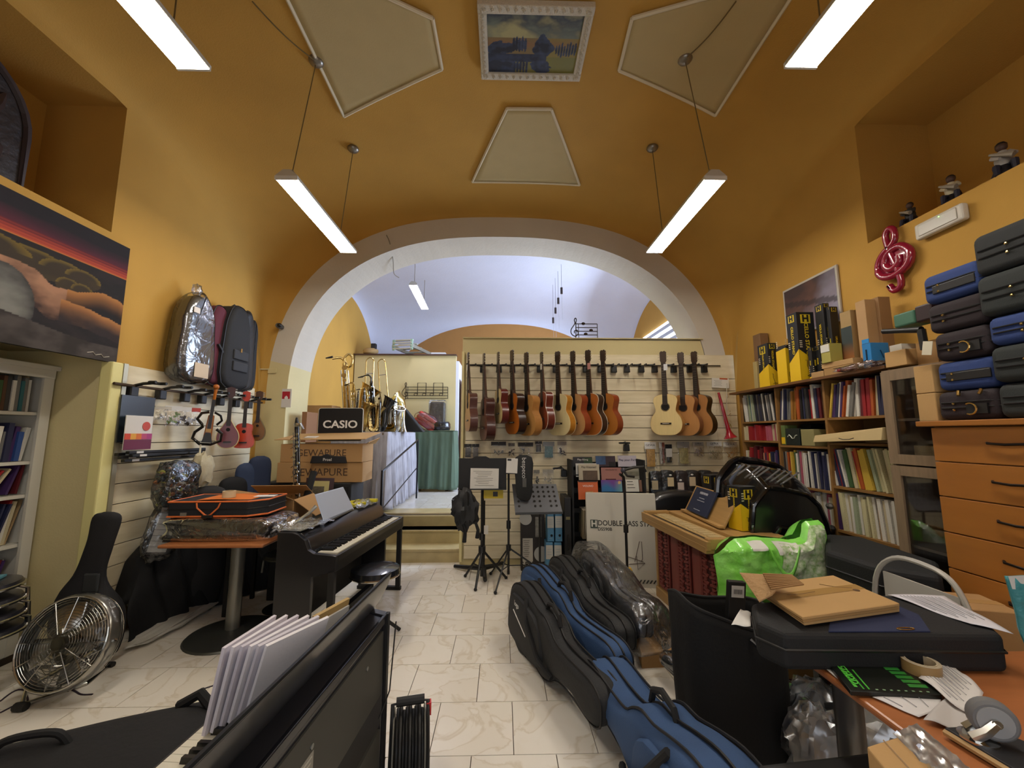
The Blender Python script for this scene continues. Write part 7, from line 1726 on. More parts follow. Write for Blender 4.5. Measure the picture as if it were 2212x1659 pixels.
MB().grid(wp, 16, 20).build('white_print', WG, t, sm=1)
for (u0, u1, v0, v1) in ((.23, .37, .86, .97), (.47, .66, .80, .97)):
    MB().grid(lambda u, v: (front(u0 + (u1 - u0) * u, v0 + (v1 - v0) * v, -1)[0], front(u0 + (u1 - u0) * u, v0 + (v1 - v0) * v, -1)[1] - .005, front(u0 + (u1 - u0) * u, v0 + (v1 - v0) * v, -1)[2]), 6, 5).build('inner_lining', M('#d8d8d0', .4), t, sm=1)
MB().grid(lambda u, v: ((.0 + .17 * math.sin(PI * u * 1.0) * math.cos(PI * u) * 0 - .10 + .20 * u), -.155 - .02 * math.sin(PI * u), .40 - .16 * math.sin(PI * u) - .035 * v), 14, 2).build('handle', GREENB, t, sm=1, solid=.006)
# tubes and box on the organ
a, c = onZ(1636, 1118, .82), onZ(1690, 1136, .80)
t = thing('cardboard_tube', 'silvery poster tube lying on the chamber organ by the green bag', 'tube', tuple(a)); W(t).tube([tuple(a), tuple(a.lerp(c, 1.15))], .028, 18, caps=False).build('tube', M('#9a938a', .35, .5), t, sm=1, solid=.003)
YEL = M('#e0b81c', .45); YELB = M('#c9b020', .45)
def stand_box(label, loc, rz, wx, wy, h, words, frac=.45, logo=True, name='stand_box', slope=.3, grp='black and yellow stand boxes'):
    """face A looks along -x (width wy), face B along -y (width wx)"""
    t = thing(name, label, 'box', loc, (0, 0, rz), grp)
    MB().box((0, 0, h / 2), (wx, wy, h)).build('carton', M('#17181a', .5), t, bevel=.003)
    z1, z2 = h * frac, h * max(.08, frac - slope)
    e = .0015
    MB().prism([(-wx / 2 - e, .0), (wx / 2 + e, .0), (wx / 2 + e, z2), (-wx / 2 - e, z1)], -wy / 2 - e, -wy / 2, plane='XZ').build('yellow_panel', YEL, t)
    MB().prism([(wy / 2 + e, .0), (-wy / 2 - e, .0), (-wy / 2 - e, z1), (wy / 2 + e, z1 - (z1 - z2) * .9)], -wx / 2 - e, -wx / 2, plane='YZ').build('yellow_panel', YEL, t)
    BT = M('#111214', .5)
    for face in ('A', 'B'):
        wd = wy if face == 'A' else wx
        rot = (PI / 2, 0, -PI / 2) if face == 'A' else (PI / 2, 0, 0)
        P = (lambda u, z, k: (-wx / 2 - k, -u, z)) if face == 'A' else (lambda u, z, k: (u, -wy / 2 - k, z))
        s = wd * .55
        if logo:
            b = MB(); c_ = P(-.0 if face == 'B' else 0, h - s * .72, .001); b.box(c_, (.002 if face == 'A' else s, s if face == 'A' else .002, s * .9)); b.build('logo_tile', YELB, t)
            text('logo_letter', 'H', s * .95, BT, t, P(0, h - s * .72, .0025), rot, bold=.004, depth=.0004)
        if words: rr = (PI / 2, PI / 2, -PI / 2) if face == 'A' else (PI / 2, PI / 2, 0); text('lettering', words, min(wd * .30, h * .9 / max(4, len(words)) * 1.2 * (1 - frac * .5)), YELB, t, P(.0, h * (.5 + frac * .28) - s * .25, .0015), rr, bold=.001, depth=.0004)
        b = MB()
        for k in range(4): z = z1 + .02 + k * .018; c_ = P(-wd * .36, z, .001); b.box(c_, (.002 if face == 'A' else wd * .14, wd * .14 if face == 'A' else .002, .008))
        b.build('stripe', M('#c9bfa8', .5), t)
    b = MB(); q = lambda u, z: (u * wx, -wy / 2 - .003, z * h)
    b.tube([q(-.2, .30), q(-.1, .30), q(-.12, .22), q(.05, .10), q(.05, .02)], .0022, 5); b.tube([q(.05, .10), q(.3, .09)], .0022, 5); b.tube([q(.05, .10), q(-.15, .08)], .0022, 5); b.build('stand_drawing', M('#4a3a10', .6), t)
    return t
p = onZ(1592, 1143, .80); stand_box('black and yellow stand box standing on the chamber organ', (p.x + .07, p.y + .03, .795), R(14), .15, .13, .33, 'SAXOPHONE STAND', .62, slope=.3)
p = onZ(1590, 1130, .80); t = stand_box('black stand box with a yellow H tile behind the one on the organ', (p.x + .02, p.y + .36, .80), R(10), .15, .12, .36, '', .1)
# big black ribbed shell
SH_ = M('#0d0d0f', .16, coat=.6)
t = thing('ribbed_case', 'glossy black ribbed shell case standing behind the organ in front of the books', 'case', (2.38, 3.75, 0))
def shell_fn(u, v):
    # u around the arch from left foot to right foot, v along depth
    P = [(-.05, -.1), (-.05, .80), (-.40, .83), (-.36, 1.10), (-.20, 1.27), (-.02, 1.255), (.22, 1.20), (.33, 1.10), (.40, .92), (.43, .70), (.44, -.1)]
    f_ = u * (len(P) - 1); i = min(int(f_), len(P) - 2); x = P[i][0] + (P[i + 1][0] - P[i][0]) * (f_ - i); z = P[i][1] + (P[i + 1][1] - P[i][1]) * (f_ - i)
    bulge = math.sin(PI * min(1, v * 1.3) / 2)
    k = .80 + .20 * bulge
    return (2.38 + x * k, 3.42 + .42 * v + .04 * math.sin(u * 30) * 0, .10 + (z - .10) * (.84 + .16 * bulge))
W(t).grid(shell_fn, 54, 12).build('shell', SH_, t, sm=1, ang=60)
f0 = [Vector(shell_fn(i / 54, 0)) for i in range(55)]
W(t).add([tuple(p) for p in f0] + [(2.38, 3.40, .5)], [(i, i + 1, 55) for i in range(54)]).build('front_face', M('#131315', .3, coat=.3), t, sm=1, ang=50)
inner = [(2.38 + (p.x - 2.38) * .62, 3.395, .15 + (p.z - .15) * .66) for p in f0]
W(t).tube(inner, .022, 8).build('inner_arch', SH_, t, sm=1)
W(t).tube([(p.x, p.y, p.z) for p in f0], .02, 8).build('front_rim', SH_, t, sm=1)
for k, (x0, y0, x1, y1) in enumerate([(1583, 1024, 1608, 1004), (1595, 1024, 1620, 1006), (1612, 1030, 1642, 1008), (1622, 1031, 1651, 1009), (1632, 1032, 1662, 1011), (1655, 1037, 1685, 1014), (1666, 1039, 1697, 1017), (1678, 1042, 1709, 1019), (1690, 1044, 1725, 1021)]):
    a, c = onY(x0, y0, 3.375), onY(x1, y1, 3.40); W(t).tube([tuple(a + Vector((0, .02, -.01))), tuple(a), tuple(c), tuple(c + Vector((0, .03, 0)))], .007, 6).build('rib', M('#8a8a8c', .25, .6), t, sm=1)  # pale grey puts the bright highlights of the black ribs into their colour
W(t).tube([tuple(Vector(shell_fn(.25 + .42 * i / 10, .95)) + Vector((0, 0, .03))) for i in range(11)], .03, 8).build('top_ridge', SH_, t, sm=1)
for k, z in enumerate((1.0, .8, .62)): W(t).ball((2.80 - .0 * k, 3.50, z * .92), .03, 8).build('latch', STEEL if k == 0 else BLK, t)
t.scale = (.92,) * 3; t.location = O + (t.location - O) * .92
# == RIGHT BOOKCASE
OAK = M('#8a6434', .5, var=.12, vs=7, stretch=(4, .5, 4))
X0, X1 = 2.60, 2.90; YS = [4.36, 3.785, 3.205, 2.63]
t = thing('bookcase', 'long wooden bookcase of sheet music along the right wall', 'bookcase', (2.75, 3.5, 0))
for y in YS: W(t).box(((X0 + X1) / 2, y, .985), (X1 - X0, .022, 1.97)).build('upright', OAK, t)
W(t).box((X1 + .0, 3.5, .99), (.01, 1.74, 1.95)).build('back_panel', M('#77603c', .7), t)
W(t).box(((X0 + X1) / 2 - .03, 3.53, 1.976), (X1 - X0 + .06, 1.86, .022)).build('top_board', M('#6a4522', .45, var=.1, vs=7), t)
SZ = [[1.66, 1.466, 1.12, .80, .45, .10], [1.66, 1.43, 1.08, .80, .45, .10], [1.66, 1.465, 1.13, .80, .45, .10]]
for k in range(3):
    for z in SZ[k]: W(t).box(((X0 + X1) / 2, (YS[k] + YS[k + 1]) / 2, z - .009), (X1 - X0 - .004, YS[k] - YS[k + 1] - .022, .018)).build('shelf', OAK, t)
def rrow(c, r, cols, hmin, hmax, tmin, tmax, seed, lean=(0, 0), y0=0, y1=1, kind='book', dep=.22):
    ya, yb = YS[c] - .014, YS[c + 1] + .014; a = ya + (yb - ya) * y0; b_ = ya + (yb - ya) * y1
    wh = ['top', 'second', 'third', 'fourth', 'fifth'][r] + ' shelf, ' + ['left', 'middle', 'right'][c] + ' bay'
    if y0 > 0: wh += ', right half'
    book_row('right', X0, a, b_, SZ[c][r], hmin, hmax, cols, tmin, tmax, 'on ' + wh, lean, dep, seed, kind)
rrow(0, 0, ['black', 'white', 'white', 'grey', 'pale green', 'grey', 'teal', 'white', 'pale green', 'dark grey', 'navy', 'grey', 'dark grey', 'navy', 'dark grey', 'white', 'dark grey', 'navy', 'white', 'grey', 'dark grey', 'white', 'navy', 'black', 'white', 'grey'], .255, .29, .014, .028, 11, (-9, -4))
rrow(0, 1, ['cream', 'cream', 'red', 'red', 'pink', 'red', 'red', 'red', 'red', 'red', 'pink', 'pink', 'cream', 'pink', 'cream'], .14, .165, .022, .045, 12, (-3, 0), dep=.2)
rrow(0, 2, ['white', 'cream', 'red', 'red', 'dark red', 'dark red', 'red', 'dark red', 'dark red', 'yellow', 'cream', 'red', 'navy', 'red', 'yellow', 'navy', 'white', 'purple', 'navy'], .22, .29, .016, .036, 13, (-6, 6))
rrow(1, 0, ['navy', 'white', 'grey', 'navy', 'grey', 'grey', 'grey', 'ochre', 'ochre', 'dark grey', 'orange', 'orange', 'brown', 'white', 'navy', 'white', 'dark grey', 'dark grey', 'red', 'red', 'grey', 'white', 'black', 'dark red', 'white', 'tan', 'brown', 'orange', 'tan', 'orange'], .25, .30, .012, .026, 14, (4, 10), 0, .36)
rrow(1, 0, ['orange', 'orange', 'black', 'white', 'navy', 'dark grey', 'dark grey', 'red', 'red', 'white', 'white', 'navy', 'dark red', 'brown', 'orange', 'tan', 'orange', 'cream'], .25, .30, .014, .026, 15, (-3, 2), .38, 1)
rrow(1, 2, ['dark grey', 'brown', 'grey', 'orange', 'pink', 'yellow', 'yellow', 'green', 'white', 'grey', 'pink', 'white', 'tan', 'white', 'white', 'black', 'white', 'white', 'navy', 'white', 'grey', 'navy', 'white', 'navy', 'navy', 'white', 'black'], .27, .31, .014, .026, 16, (-3, 0))
rrow(1, 3, ['white', 'cream', 'white', 'pink', 'white', 'cream', 'white', 'grey', 'white', 'white', 'pink', 'white', 'cream', 'white'], .22, .26, .016, .034, 17, (-4, 2))
rrow(2, 0, ['yellow', 'purple', 'purple', 'navy', 'white', 'purple', 'orange', 'orange', 'white', 'grey', 'white', 'black', 'green', 'white', 'white', 'grey', 'dark red', 'red', 'red', 'tan', 'navy', 'dark grey', 'white', 'black', 'grey', 'white', 'white', 'black', 'black', 'black'], .24, .28, .013, .026, 18, (6, 14), 0, .42)
rrow(2, 0, ['white', 'dark red', 'red', 'red', 'red', 'orange', 'cream', 'navy', 'navy', 'dark grey', 'white', 'navy', 'white', 'white', 'white', 'black', 'black', 'black', 'black', 'black'], .25, .285, .014, .028, 19, (1, 6), .44, .97)
rrow(2, 2, ['white', 'navy', 'red', 'navy', 'white', 'green', 'green', 'cream', 'cream', 'yellow', 'red', 'orange', 'yellow', 'yellow', 'yellow', 'cream', 'pale green', 'ivory', 'ivory', 'ivory', 'cream', 'ivory', 'ivory', 'yellow', 'yellow', 'ivory', 'tan', 'ivory', 'tan'], .27, .31, .015, .028, 20, (-12, -7))
rrow(2, 3, ['purple', 'ivory', 'ivory', 'white', 'cream', 'white', 'pale green', 'white', 'ivory', 'ivory', 'tan', 'ivory', 'white', 'tan', 'white', 'cream', 'white', 'white', 'white', 'white', 'white', 'white', 'red', 'purple', 'blue', 'white'], .26, .285, .016, .030, 21, (-5, -1))
# objects on the second shelf of the middle bay, tube in the right bay
for k, (y, hx, wd, h, lab) in enumerate([(3.72, '#5c6b3a', .05, .18, 'green and yellow slim box'), (3.60, '#16201c', .17, .15, 'black box with a pale swirl'), (3.42, '#8c8458', .15, .14, 'olive box with a pale side'), (3.62, '#141414', .12, .19, 'small black tall box at the back')]):
    t = thing('small_box', lab + ' on the second shelf of the middle bay', 'box', (2.66 if k < 3 else 2.8, y, 1.432), 0); MB().box((0, 0, h / 2), (.12, wd, h)).build('carton', M(hx, .5), t, bevel=.003)
    if k == 1: MB().tube([(-.062, .06 - .02 * q, .075 + .018 * math.sin(q * 1.4)) for q in range(7)], .004, 5).build('swirl_print', M('#c9ccb8', .5), t)
    if k == 0: MB().box((-.061, 0, .04), (.002, .045, .06)).build('yellow_mark', YEL, t)
a, c = onX(1765, 962, 2.55), onX(1928, 925, 2.45)
t = thing('mailing_box', 'long beige cardboard mailing box sticking out of the right bay of the bookcase', 'box', tuple(a)); 
B0_, B1_ = Vector((2.57, 3.30, 1.50)), Vector((2.50, 2.62, 1.525))
d = (B1_ - B0_).normalized(); W(t).hexa([tuple(B0_ + Vector(v)) for v in ((0, 0, -.03), (.2, 0, -.03), (.2, 0, .05), (0, 0, .05))][:0] or [tuple(p) for p in ((B0_ + Vector((-.02, .0, -.035))), (B1_ + Vector((-.02, 0, -.035))), (B1_ + Vector((.16, 0, -.03))), (B0_ + Vector((.16, 0, -.03))), (B0_ + Vector((0, 0, .02))), (B1_ + Vector((0, 0, .05))), (B1_ + Vector((.16, 0, .05))), (B0_ + Vector((.16, 0, .03))))]).build('carton', M('#bfa878', .7, var=.05), t, bevel=.004)
W(t).tube([(2.485, 2.96, 1.50), (2.483, 2.92, 1.492), (2.482, 2.87, 1.493), (2.482, 2.83, 1.503)], .003, 5).build('curved_print', M('#3a3328', .7), t)
# == ON TOP OF THE RIGHT BOOKCASE
ZT = 1.99
def rb(x0, xm, x1, yt, X=2.62, z=ZT):
    """pixel columns of the far edge, near corner and back edge; pixel row of the top at the near corner"""
    yb_ = 845 - (xm - 1590) * .15
    pf, pn = onX(x0, yb_, X), onX(xm, yb_, X); yf, yn = pf.y, pn.y; xb = onY(x1, yb_, yn).x; h = onX(xm, yt, X).z - z
    return (X + max(.05, xb - X) / 2, (yf + yn) / 2, z), max(.05, xb - X), yf - yn, h
def tb_box(label, x0, xm, x1, yt, words, frac, X=2.62, z=ZT, slope=.2, logo=True):
    loc, wx, wy, h = rb(x0, xm, x1, yt, X, z); return stand_box(label, loc, 0, wx, wy, h, words, frac, logo, slope=slope)
tb_box('black and yellow stand box at the left end of the bookcase top', 1642, 1664, 1684, 738, 'VIOLIN STAND', .52, 2.64)
tb_box('yellow stand box with black middle, second from the left on the bookcase top', 1682, 1703, 1714, 742, '', .92, 2.64, slope=.05, logo=False)
tb_box('tallest black and yellow box printed CELLO STAND on the bookcase top', 1709, 1732, 1771, 668, 'CELLO STAND', .46, 2.62)
tb_box('black stand box standing at the back right of the tallest one', 1773, 1792, 1806, 648, 'VIOLA STAND', .42, 2.76)
tb_box('black stand box with yellow letters, rightmost of the tall pair at the back', 1798, 1806, 1824, 656, 'UKULELE', .1, 2.78)
tb_box('small black box with yellow print right of the tallest box', 1750, 1758, 1766, 748, 'STAND', .15, 2.66)
tb_box('small black box with a yellow corner, third small one right of the tallest box', 1765, 1776, 1786, 744, 'STAND', .25, 2.70)
tb_box('small black box with yellow stripes behind the flat cartons', 1786, 1796, 1806, 738, 'STAND', .2, 2.72)
tb_box('small black and yellow box left of the orange picture box', 1829, 1840, 1852, 718, 'STAND', .35, 2.72)
def plain(label, x0, xm, x1, yt, hx, X=2.62, z=ZT, name='carton', tapex=None, lean=0):
    loc, wx, wy, h = rb(x0, xm, x1, yt, X, z); t = thing(name, label, 'box', loc, (0, R(lean), 0)); MB().box((0, 0, h / 2), (wx, wy, h)).build('carton', M(hx, .75, var=.06), t, bevel=.003)
    return t, wx, wy, h
plain('narrow beige board at the far left end of the bookcase top', 1630, 1638, 1643, 779, '#b3a06a', 2.74, name='board')
plain('brown carton behind the black and yellow box at the left end', 1634, 1650, 1668, 716, '#7d5c3a', 2.82)
t, wx, wy, h = plain('flat kraft carton at the bottom left of the pair on the bookcase top', 1753, 1780, 1796, 800, '#a88658', 2.60)
t, wx, wy, h = plain('longer flat kraft carton lying on the bookcase top', 1780, 1850, 1872, 783, '#a4804f', 2.60); zz = ZT + h + .002
loc = (t.location.x, t.location.y + .02, zz); t2 = thing('carton', 'flat kraft carton lying on top of the longer flat one', 'box', loc); MB().box((0, 0, .02), (wx * .95, wy * 1.0, .04)).build('carton', M('#ad8a5a', .75), t2, bevel=.003)
t2 = thing('small_box', 'white and olive sample box standing on the flat kraft cartons', 'box', (t.location.x, t.location.y + .10, zz + .042)); MB().box((0, 0, .075), (.10, .09, .15)).build('carton', M('#a49a4c', .5), t2, bevel=.002); MB().box((-.052, 0, .115), (.003, .085, .06)).build('white_label', M('#d0cfc8', .5), t2)
t, wx, wy, h = plain('picture-printed dark and orange carton leaning on the tall kraft boxes', 1826, 1850, 1868, 664, '#a08458', 2.70)
paint(None, 'printed_face', t, lambda u, v: (-wx / 2 - .002, wy / 2 - wy * u, h * .75 * v), 12, 20, lambda u, v: mixh('#c9782a', '#2a3634', v * 1.5))
t, wx, wy, h = plain('tall plain kraft carton leaning against the right wall on the bookcase top', 1862, 1884, 1912, 640, '#b08c60', 2.68, lean=0)
t, wx, wy, h = plain('second tall kraft carton right behind the leaning one', 1896, 1914, 1940, 634, '#93704a', 2.76)
loc, wx, wy, h = rb(1867, 1886, 1926, 738, 2.58); t = thing('blue_box', 'bright blue box with a hang tab printed with a small stand', 'box', loc)
MB().box((0, 0, h / 2), (wx, wy, h)).build('carton', M('#1f78b8', .45), t, bevel=.003); MB().box((-wx / 2, 0, h + .015), (.004, wy * .8, .03)).build('hang_tab', M('#1f86cc', .45), t)
MB().tube([(-wx / 2 - .003, 0, h * .75), (-wx / 2 - .003, 0, h * .35), (-wx / 2 - .003, .03, h * .28)], .004, 5).build('printed_stand', M('#12202c', .5), t); MB().tube([(.0, -wy / 2 - .003, h * .7), (.02, -wy / 2 - .003, h * .4)], .003, 5).build('printed_stand', M('#0e3a5c', .5), t); MB().box((-.01, -wy / 2 - .002, .03), (.03, .002, .025)).build('barcode', M('#a8b4b8', .6), t)
t = thing('wrapped_pipe', 'red item in shiny crumpled foil on the right end of the bookcase top', 'packet', (2.55, 2.80, ZT + .02)); lumpy(MB(), (0, 0, .0), (.05, .20, .025), 12, .5, 6, 3).build('foil', film(op=.5, bs=20, tint='#e8dcd8'), t, sm=1); MB().box((.0, .1, -.005), (.06, .12, .02)).build('red_item', M('#7a1c20', .4), t, bevel=.005)
loc, wx, wy, h = rb(1940, 1962, 2004, 757, 2.52, 1.95); t = thing('carton', 'small kraft carton with faint print left of the stacked instrument cases', 'box', (2.62, 2.50, 1.962)); MB().box((0, 0, .05), (.2, .14, .10)).build('carton', CARD2, t, bevel=.003); MB().box((-.02, 0, .12), (.14, .08, .04)).build('white_box', M('#c4beb0', .6), t)
t = thing('clamp', 'black clamp handle jutting out left of the stacked instrument cases', 'clamp', (2.48, 2.45, 2.08)); a, c, e = onX(1908, 716, 2.45), onX(1990, 712, 2.45), onX(1998, 755, 2.45)
W(t).tube([tuple(a), tuple(a.lerp(c, .5)), tuple(c)], [.016, .016, .02], 10).build('handle', BLK, t, sm=1); W(t).tube([tuple(c), tuple(e)], .02, 8).build('jaw', BLK, t, sm=1)
g_, h_ = onX(1936, 705, 2.5), onX(1975, 676, 2.5); t = thing('green_box', 'small green padded box behind the black clamp handle', 'box', (2.55, (g_.y + h_.y) / 2, g_.z - .01)); MB().box((0, 0, .04), (.12, .13, .085)).build('box', M('#3f6a54', .6), t, bevel=.01); MB().box((.0, -.12, .045), (.12, .1, .10)).build('dark_half', M('#2a1414', .5), t, bevel=.01)
t = thing('green_box_stand', 'kraft carton supporting the clamp and the green box', 'box', (2.66, 2.36, 1.942)); MB().box((0, 0, .075), (.16, .12, .15)).build('carton', CARD, t)
t = thing('hang_tag', 'white paper tag hanging beside the stacked instrument cases', 'tag', tuple(onX(2003, 752, 2.33))); MB().box((0, 0, 0), (.003, .05, .075)).build('tag', M('#cfc8b0', .6), t); t.rotation_euler = (R(12), 0, 0)
# == GLASS CABINET + CHEST
WAL = M('#8a755c', .5, var=.2, vs=10, stretch=(5, 5, .6)); 
t = thing('glass_cabinet', 'grey-brown cabinet with glass doors between the bookcase and the chest', 'cabinet', (2.7, 2.35, 0)); CY0, CY1, GX, CZ = 2.10, 2.575, 2.50, 1.94
W(t).box((GX + .2, CY1 - .01, CZ / 2), (.40, .02, CZ)).build('side_panel', WAL, t); W(t).box((GX + .2, CY0 + .01, CZ / 2), (.40, .02, CZ)).build('side_panel', WAL, t)
W(t).box((GX + .2, (CY0 + CY1) / 2, CZ - .01), (.42, CY1 - CY0, .02)).build('top', WAL, t); W(t).box((GX + .39, (CY0 + CY1) / 2, CZ / 2), (.01, CY1 - CY0, CZ)).build('back_panel', M('#4a3c2c', .7), t)
for z in (.45, .85, 1.32, 1.62): W(t).box((GX + .2, (CY0 + CY1) / 2, z), (.36, CY1 - CY0 - .04, .016)).build('shelf', M('#7a7264', .5), t)
for (z0, z1) in ((.06, 1.335), (1.345, 1.93)):
    d_ = W(t)
    for y in (CY0 + .03, CY1 - .03): d_.box((GX - .01, y, (z0 + z1) / 2), (.02, .06, z1 - z0))
    for z in (z0 + .03, z1 - .03): d_.box((GX - .01, (CY0 + CY1) / 2, z), (.019, CY1 - CY0 - .12, .06))
    o = d_.build('door', WAL, t); W(t).box((GX - .005, (CY0 + CY1) / 2, (z0 + z1) / 2), (.004, CY1 - CY0 - .12, z1 - z0 - .12)).build('glass_pane', film(op=.05, bs=1, bump=0, rough=.03), t)
for k, (y, z, w_, h_, hx) in enumerate([(2.40, 1.63, .16, .20, '#5f5236'), (2.26, 1.63, .12, .22, '#7a6a4a'), (2.42, 1.36, .18, .10, '#8c7a54'), (2.28, 1.33, .14, .06, '#3a3a38'), (2.45, .46, .1, .26, '#6a5a34'), (2.32, .46, .12, .22, '#77694c')]):
    tag(MB().box((GX + .18, y, z + h_ / 2), (.2, w_, h_)).build('stored_box', M(hx, .6), bevel=.003), ['olive box file on the upper shelf', 'tan box on the upper shelf', 'flat printed kraft box on the middle shelf', 'low dark box on the middle shelf', 'olive tin on the lower shelf', 'beige tub on the lower shelf'][k] + ' inside the glass cabinet', 'box')
CH = M('#a5692a', .35, var=.15, vs=5, stretch=(1, .6, 3), coat=.25)
t = thing('chest_of_drawers', 'tall orange-brown chest of drawers against the right wall', 'chest', (2.58, 1.78, 0)); HX = 2.30; y0, y1 = 1.44, 2.125
W(t).box((HX + .29, (y0 + y1) / 2, .785), (.56, y1 - y0, 1.57)).build('carcass', CH, t, bevel=.003)
W(t).box((HX + .27, (y0 + y1) / 2 + .01, 1.585), (.64, y1 - y0 + .06, .028)).build('top_board', CH, t, bevel=.004)
for k in range(8):
    z1 = 1.565 - k * .178; 
    if z1 < .16: continue
    b = W(t); b.box((HX - .002, (y0 + y1) / 2, z1 - .087), (.02, y1 - y0 - .006, .172)); d_ = b.build('drawer', CH, t, bevel=.002)
    ym = (y0 + y1) / 2 + .01; W(t).tube([(HX - .012, ym + .085, z1 - .075), (HX - .03, ym + .07, z1 - .078), (HX - .036, ym, z1 - .082), (HX - .03, ym - .07, z1 - .078), (HX - .012, ym - .085, z1 - .075)], .006, 7).build('handle', M('#1d1713', .35, .7), t, sm=1).parent = d_
    # fix handle parents (same local frame)
# stacked instrument cases
def fcase(label, X, yn, yf, z0, z1, mat, trim, ring=False, zipg=GOLD):
    t = thing('instrument_case', label, 'case', (X, (yn + yf) / 2, z0), 0, 'soft instrument cases stacked on the chest'); w_, h_ = yf - yn, z1 - z0
    b = MB(); pillow(b, [(y, z + h_ / 2) for y, z in rrect(w_, h_ - .004, .035, 3)][::-1], .52, .03, 3, axis='X'); b.v = [(v[0] + .26, v[1], v[2]) for v in b.v]
    b.build('shell', mat, t, sm=1, ang=70)
    for zz in (h_ * .42, h_ * .60): MB().tube([(.30, -w_ / 2 - .002, zz), (.02, -w_ / 2 - .002, zz), (-.002, -w_ / 2 + .03, zz), (-.004, w_ / 2 - .03, zz), (.03, w_ / 2 + .002, zz)], .004, 5).build('zipper', trim, t)
    for s in (-.2, .0): MB().ball((-.006, w_ * (.18), h_ * (.55 + s)), .007, 8).build('rivet', zipg, t)
    if ring: MB().tube([(-.02, -w_ * .12 + .028 * math.cos(q), h_ * .36 + .028 * math.sin(q)) for q in [R(60 + 24 * k) for k in range(11)]], .004, 6).build('d_ring', GOLD, t); MB().box((-.006, -w_ * .2, h_ * .36), (.012, .09, .05)).build('strap_tab', BLK, t)
    return t
MAR = M('#20151a', .8, bump=.1, bs=200); BKC = M('#1c1f20', .8, bump=.1, bs=200, var=.1); BLC = M('#243a70', .8, bump=.1, bs=200); DG = M('#202524', .8, bump=.1, bs=200)
Yf = 2.135
for k, (z0, z1, mt, lab, rg) in enumerate([(1.601, 1.755, MAR, 'maroon-black soft case at the bottom of the left stack on the chest', 1), (1.757, 1.912, BLC, 'blue and black soft case, second from the bottom of the left stack', 0), (1.914, 2.07, MAR, 'black soft case with a gold ring, third in the left stack', 1), (2.072, 2.235, MAR, 'plain dark soft case, fourth in the left stack', 0), (2.237, 2.40, BLC, 'bright blue soft case on top of the left stack', 0)]):
    t = fcase(lab, 2.35 + .006 * (k % 2), 1.86, Yf - .01 * (k % 3) + (.01 if k == 4 else 0), z0, z1, mt, M('#141416', .6), rg)
    if mt is BLC: MB().box((-.003, -.02, .07), (.008, .20, .045)).build('black_band', BLK, t, bevel=.004)
    if k == 0:
        for s in (-1, 1): MB().tube([(-.004, -.03 + s * .05, .15), (-.014, -.03 + s * .045, .125)], .008, 6).build('brass_clip', GOLD, t)
for k, (z0, z1, mt, lab, rg) in enumerate([(1.601, 1.765, DG, 'dark grey-green soft case at the bottom of the right stack on the chest', 0), (1.767, 1.94, DG, 'dark grey-green soft case, second from the bottom of the right stack', 0), (1.942, 2.085, BLC, 'blue and black soft case in the middle of the right stack', 0), (2.087, 2.29, DG, 'fat dark soft case, second from the top of the right stack', 0), (2.292, 2.50, BKC, 'big black soft case with gold studs on top of the right stack', 1)]):
    fcase(lab, 2.33 - .01 * (k % 2), 1.42, 1.85 + (.015 if k > 2 else 0), z0, z1, mt, M('#141416', .6), 0)
for k in range(2): carton('carton', 'small kraft carton standing left of the stacked cases on the chest, %s one' % ['lower', 'upper'][k], (2.52, 2.205, 1.601 + .158 * k if k else 1.601), 0, .30, .10, .155, mat=CARD2, tape=False)
# == RIGHT WALL: poster, clef, emergency light
t = thing('poster', 'white-framed brown and violet poster on the right wall behind the stand boxes', 'poster', (2.915, 3.65, 2.51), 0)
MB().box((.0, 0, .24), (.015, .68, .50)).build('frame', M('#b9b4a8', .5), t)
def pst(u, v):
    n1 = noise.fractal(Vector((u * 3, v * 3, 5)), 1, 2, 3); c = mixh('#6a4430', '#3a2822', v + n1 * .5); c = mixh(c, '#8f8a9c', max(0, (u - .45) * 1.6 - (v - .5) * .8 + n1 * .3)); 
    if abs(v - .55 + .3 * (u - .5)) < .06 + .03 * n1: c = mixh(c, '#1f1614', .7)
    return c
paint(None, 'print', t, lambda u, v: (-.010, .32 - .64 * u, .01 + .46 * v), 40, 30, pst)
t = thing('treble_clef', 'glossy crimson treble clef ornament hanging on the right wall', 'wall ornament', (2.885, 2.79, 2.58)); CR = M('#8a1230', .2, coat=.6)
pc_ = smooth_poly([(0, .03, .02), (0, .05, .05), (0, .02, .0), (0, -.035, .02), (0, -.03, .12), (0, .0, .24), (0, .03, .36), (0, .035, .44), (0, .0, .475), (0, -.03, .44), (0, -.02, .36), (0, .08, .30), (0, .125, .22), (0, .10, .14), (0, .01, .11), (0, -.10, .15), (0, -.125, .24), (0, -.06, .31), (0, .03, .29), (0, .065, .22), (0, .02, .165), (0, -.04, .19), (0, -.045, .24)], 4, False)
MB().tube(pc_, [.022 if i < 50 else .028 for i in range(len(pc_))], 10).build('tube', CR, t, sm=1)
MB().lathe([(.001, .0), (.10, 0), (.12, .012), (.10, .02), (.001, .02)], 28, (.0, .0, .225), 'X').build('disc', CR, t, sm=1)
t = thing('emergency_light', 'white oblong emergency light on the right wall under the ledge', 'light', (2.895, 2.46, 2.92)); MB().box((0, 0, 0), (.05, .30, .11)).build('housing', M('#c9c4b8', .5), t, bevel=.015, seg=3); MB().box((-.027, 0, 0), (.006, .24, .075)).build('lens', M('#a8a294', .3), t, bevel=.004); MB().ball((-.032, -.02, .03), .003, 6).build('status_led', emis('#7aff5a', 3), t)
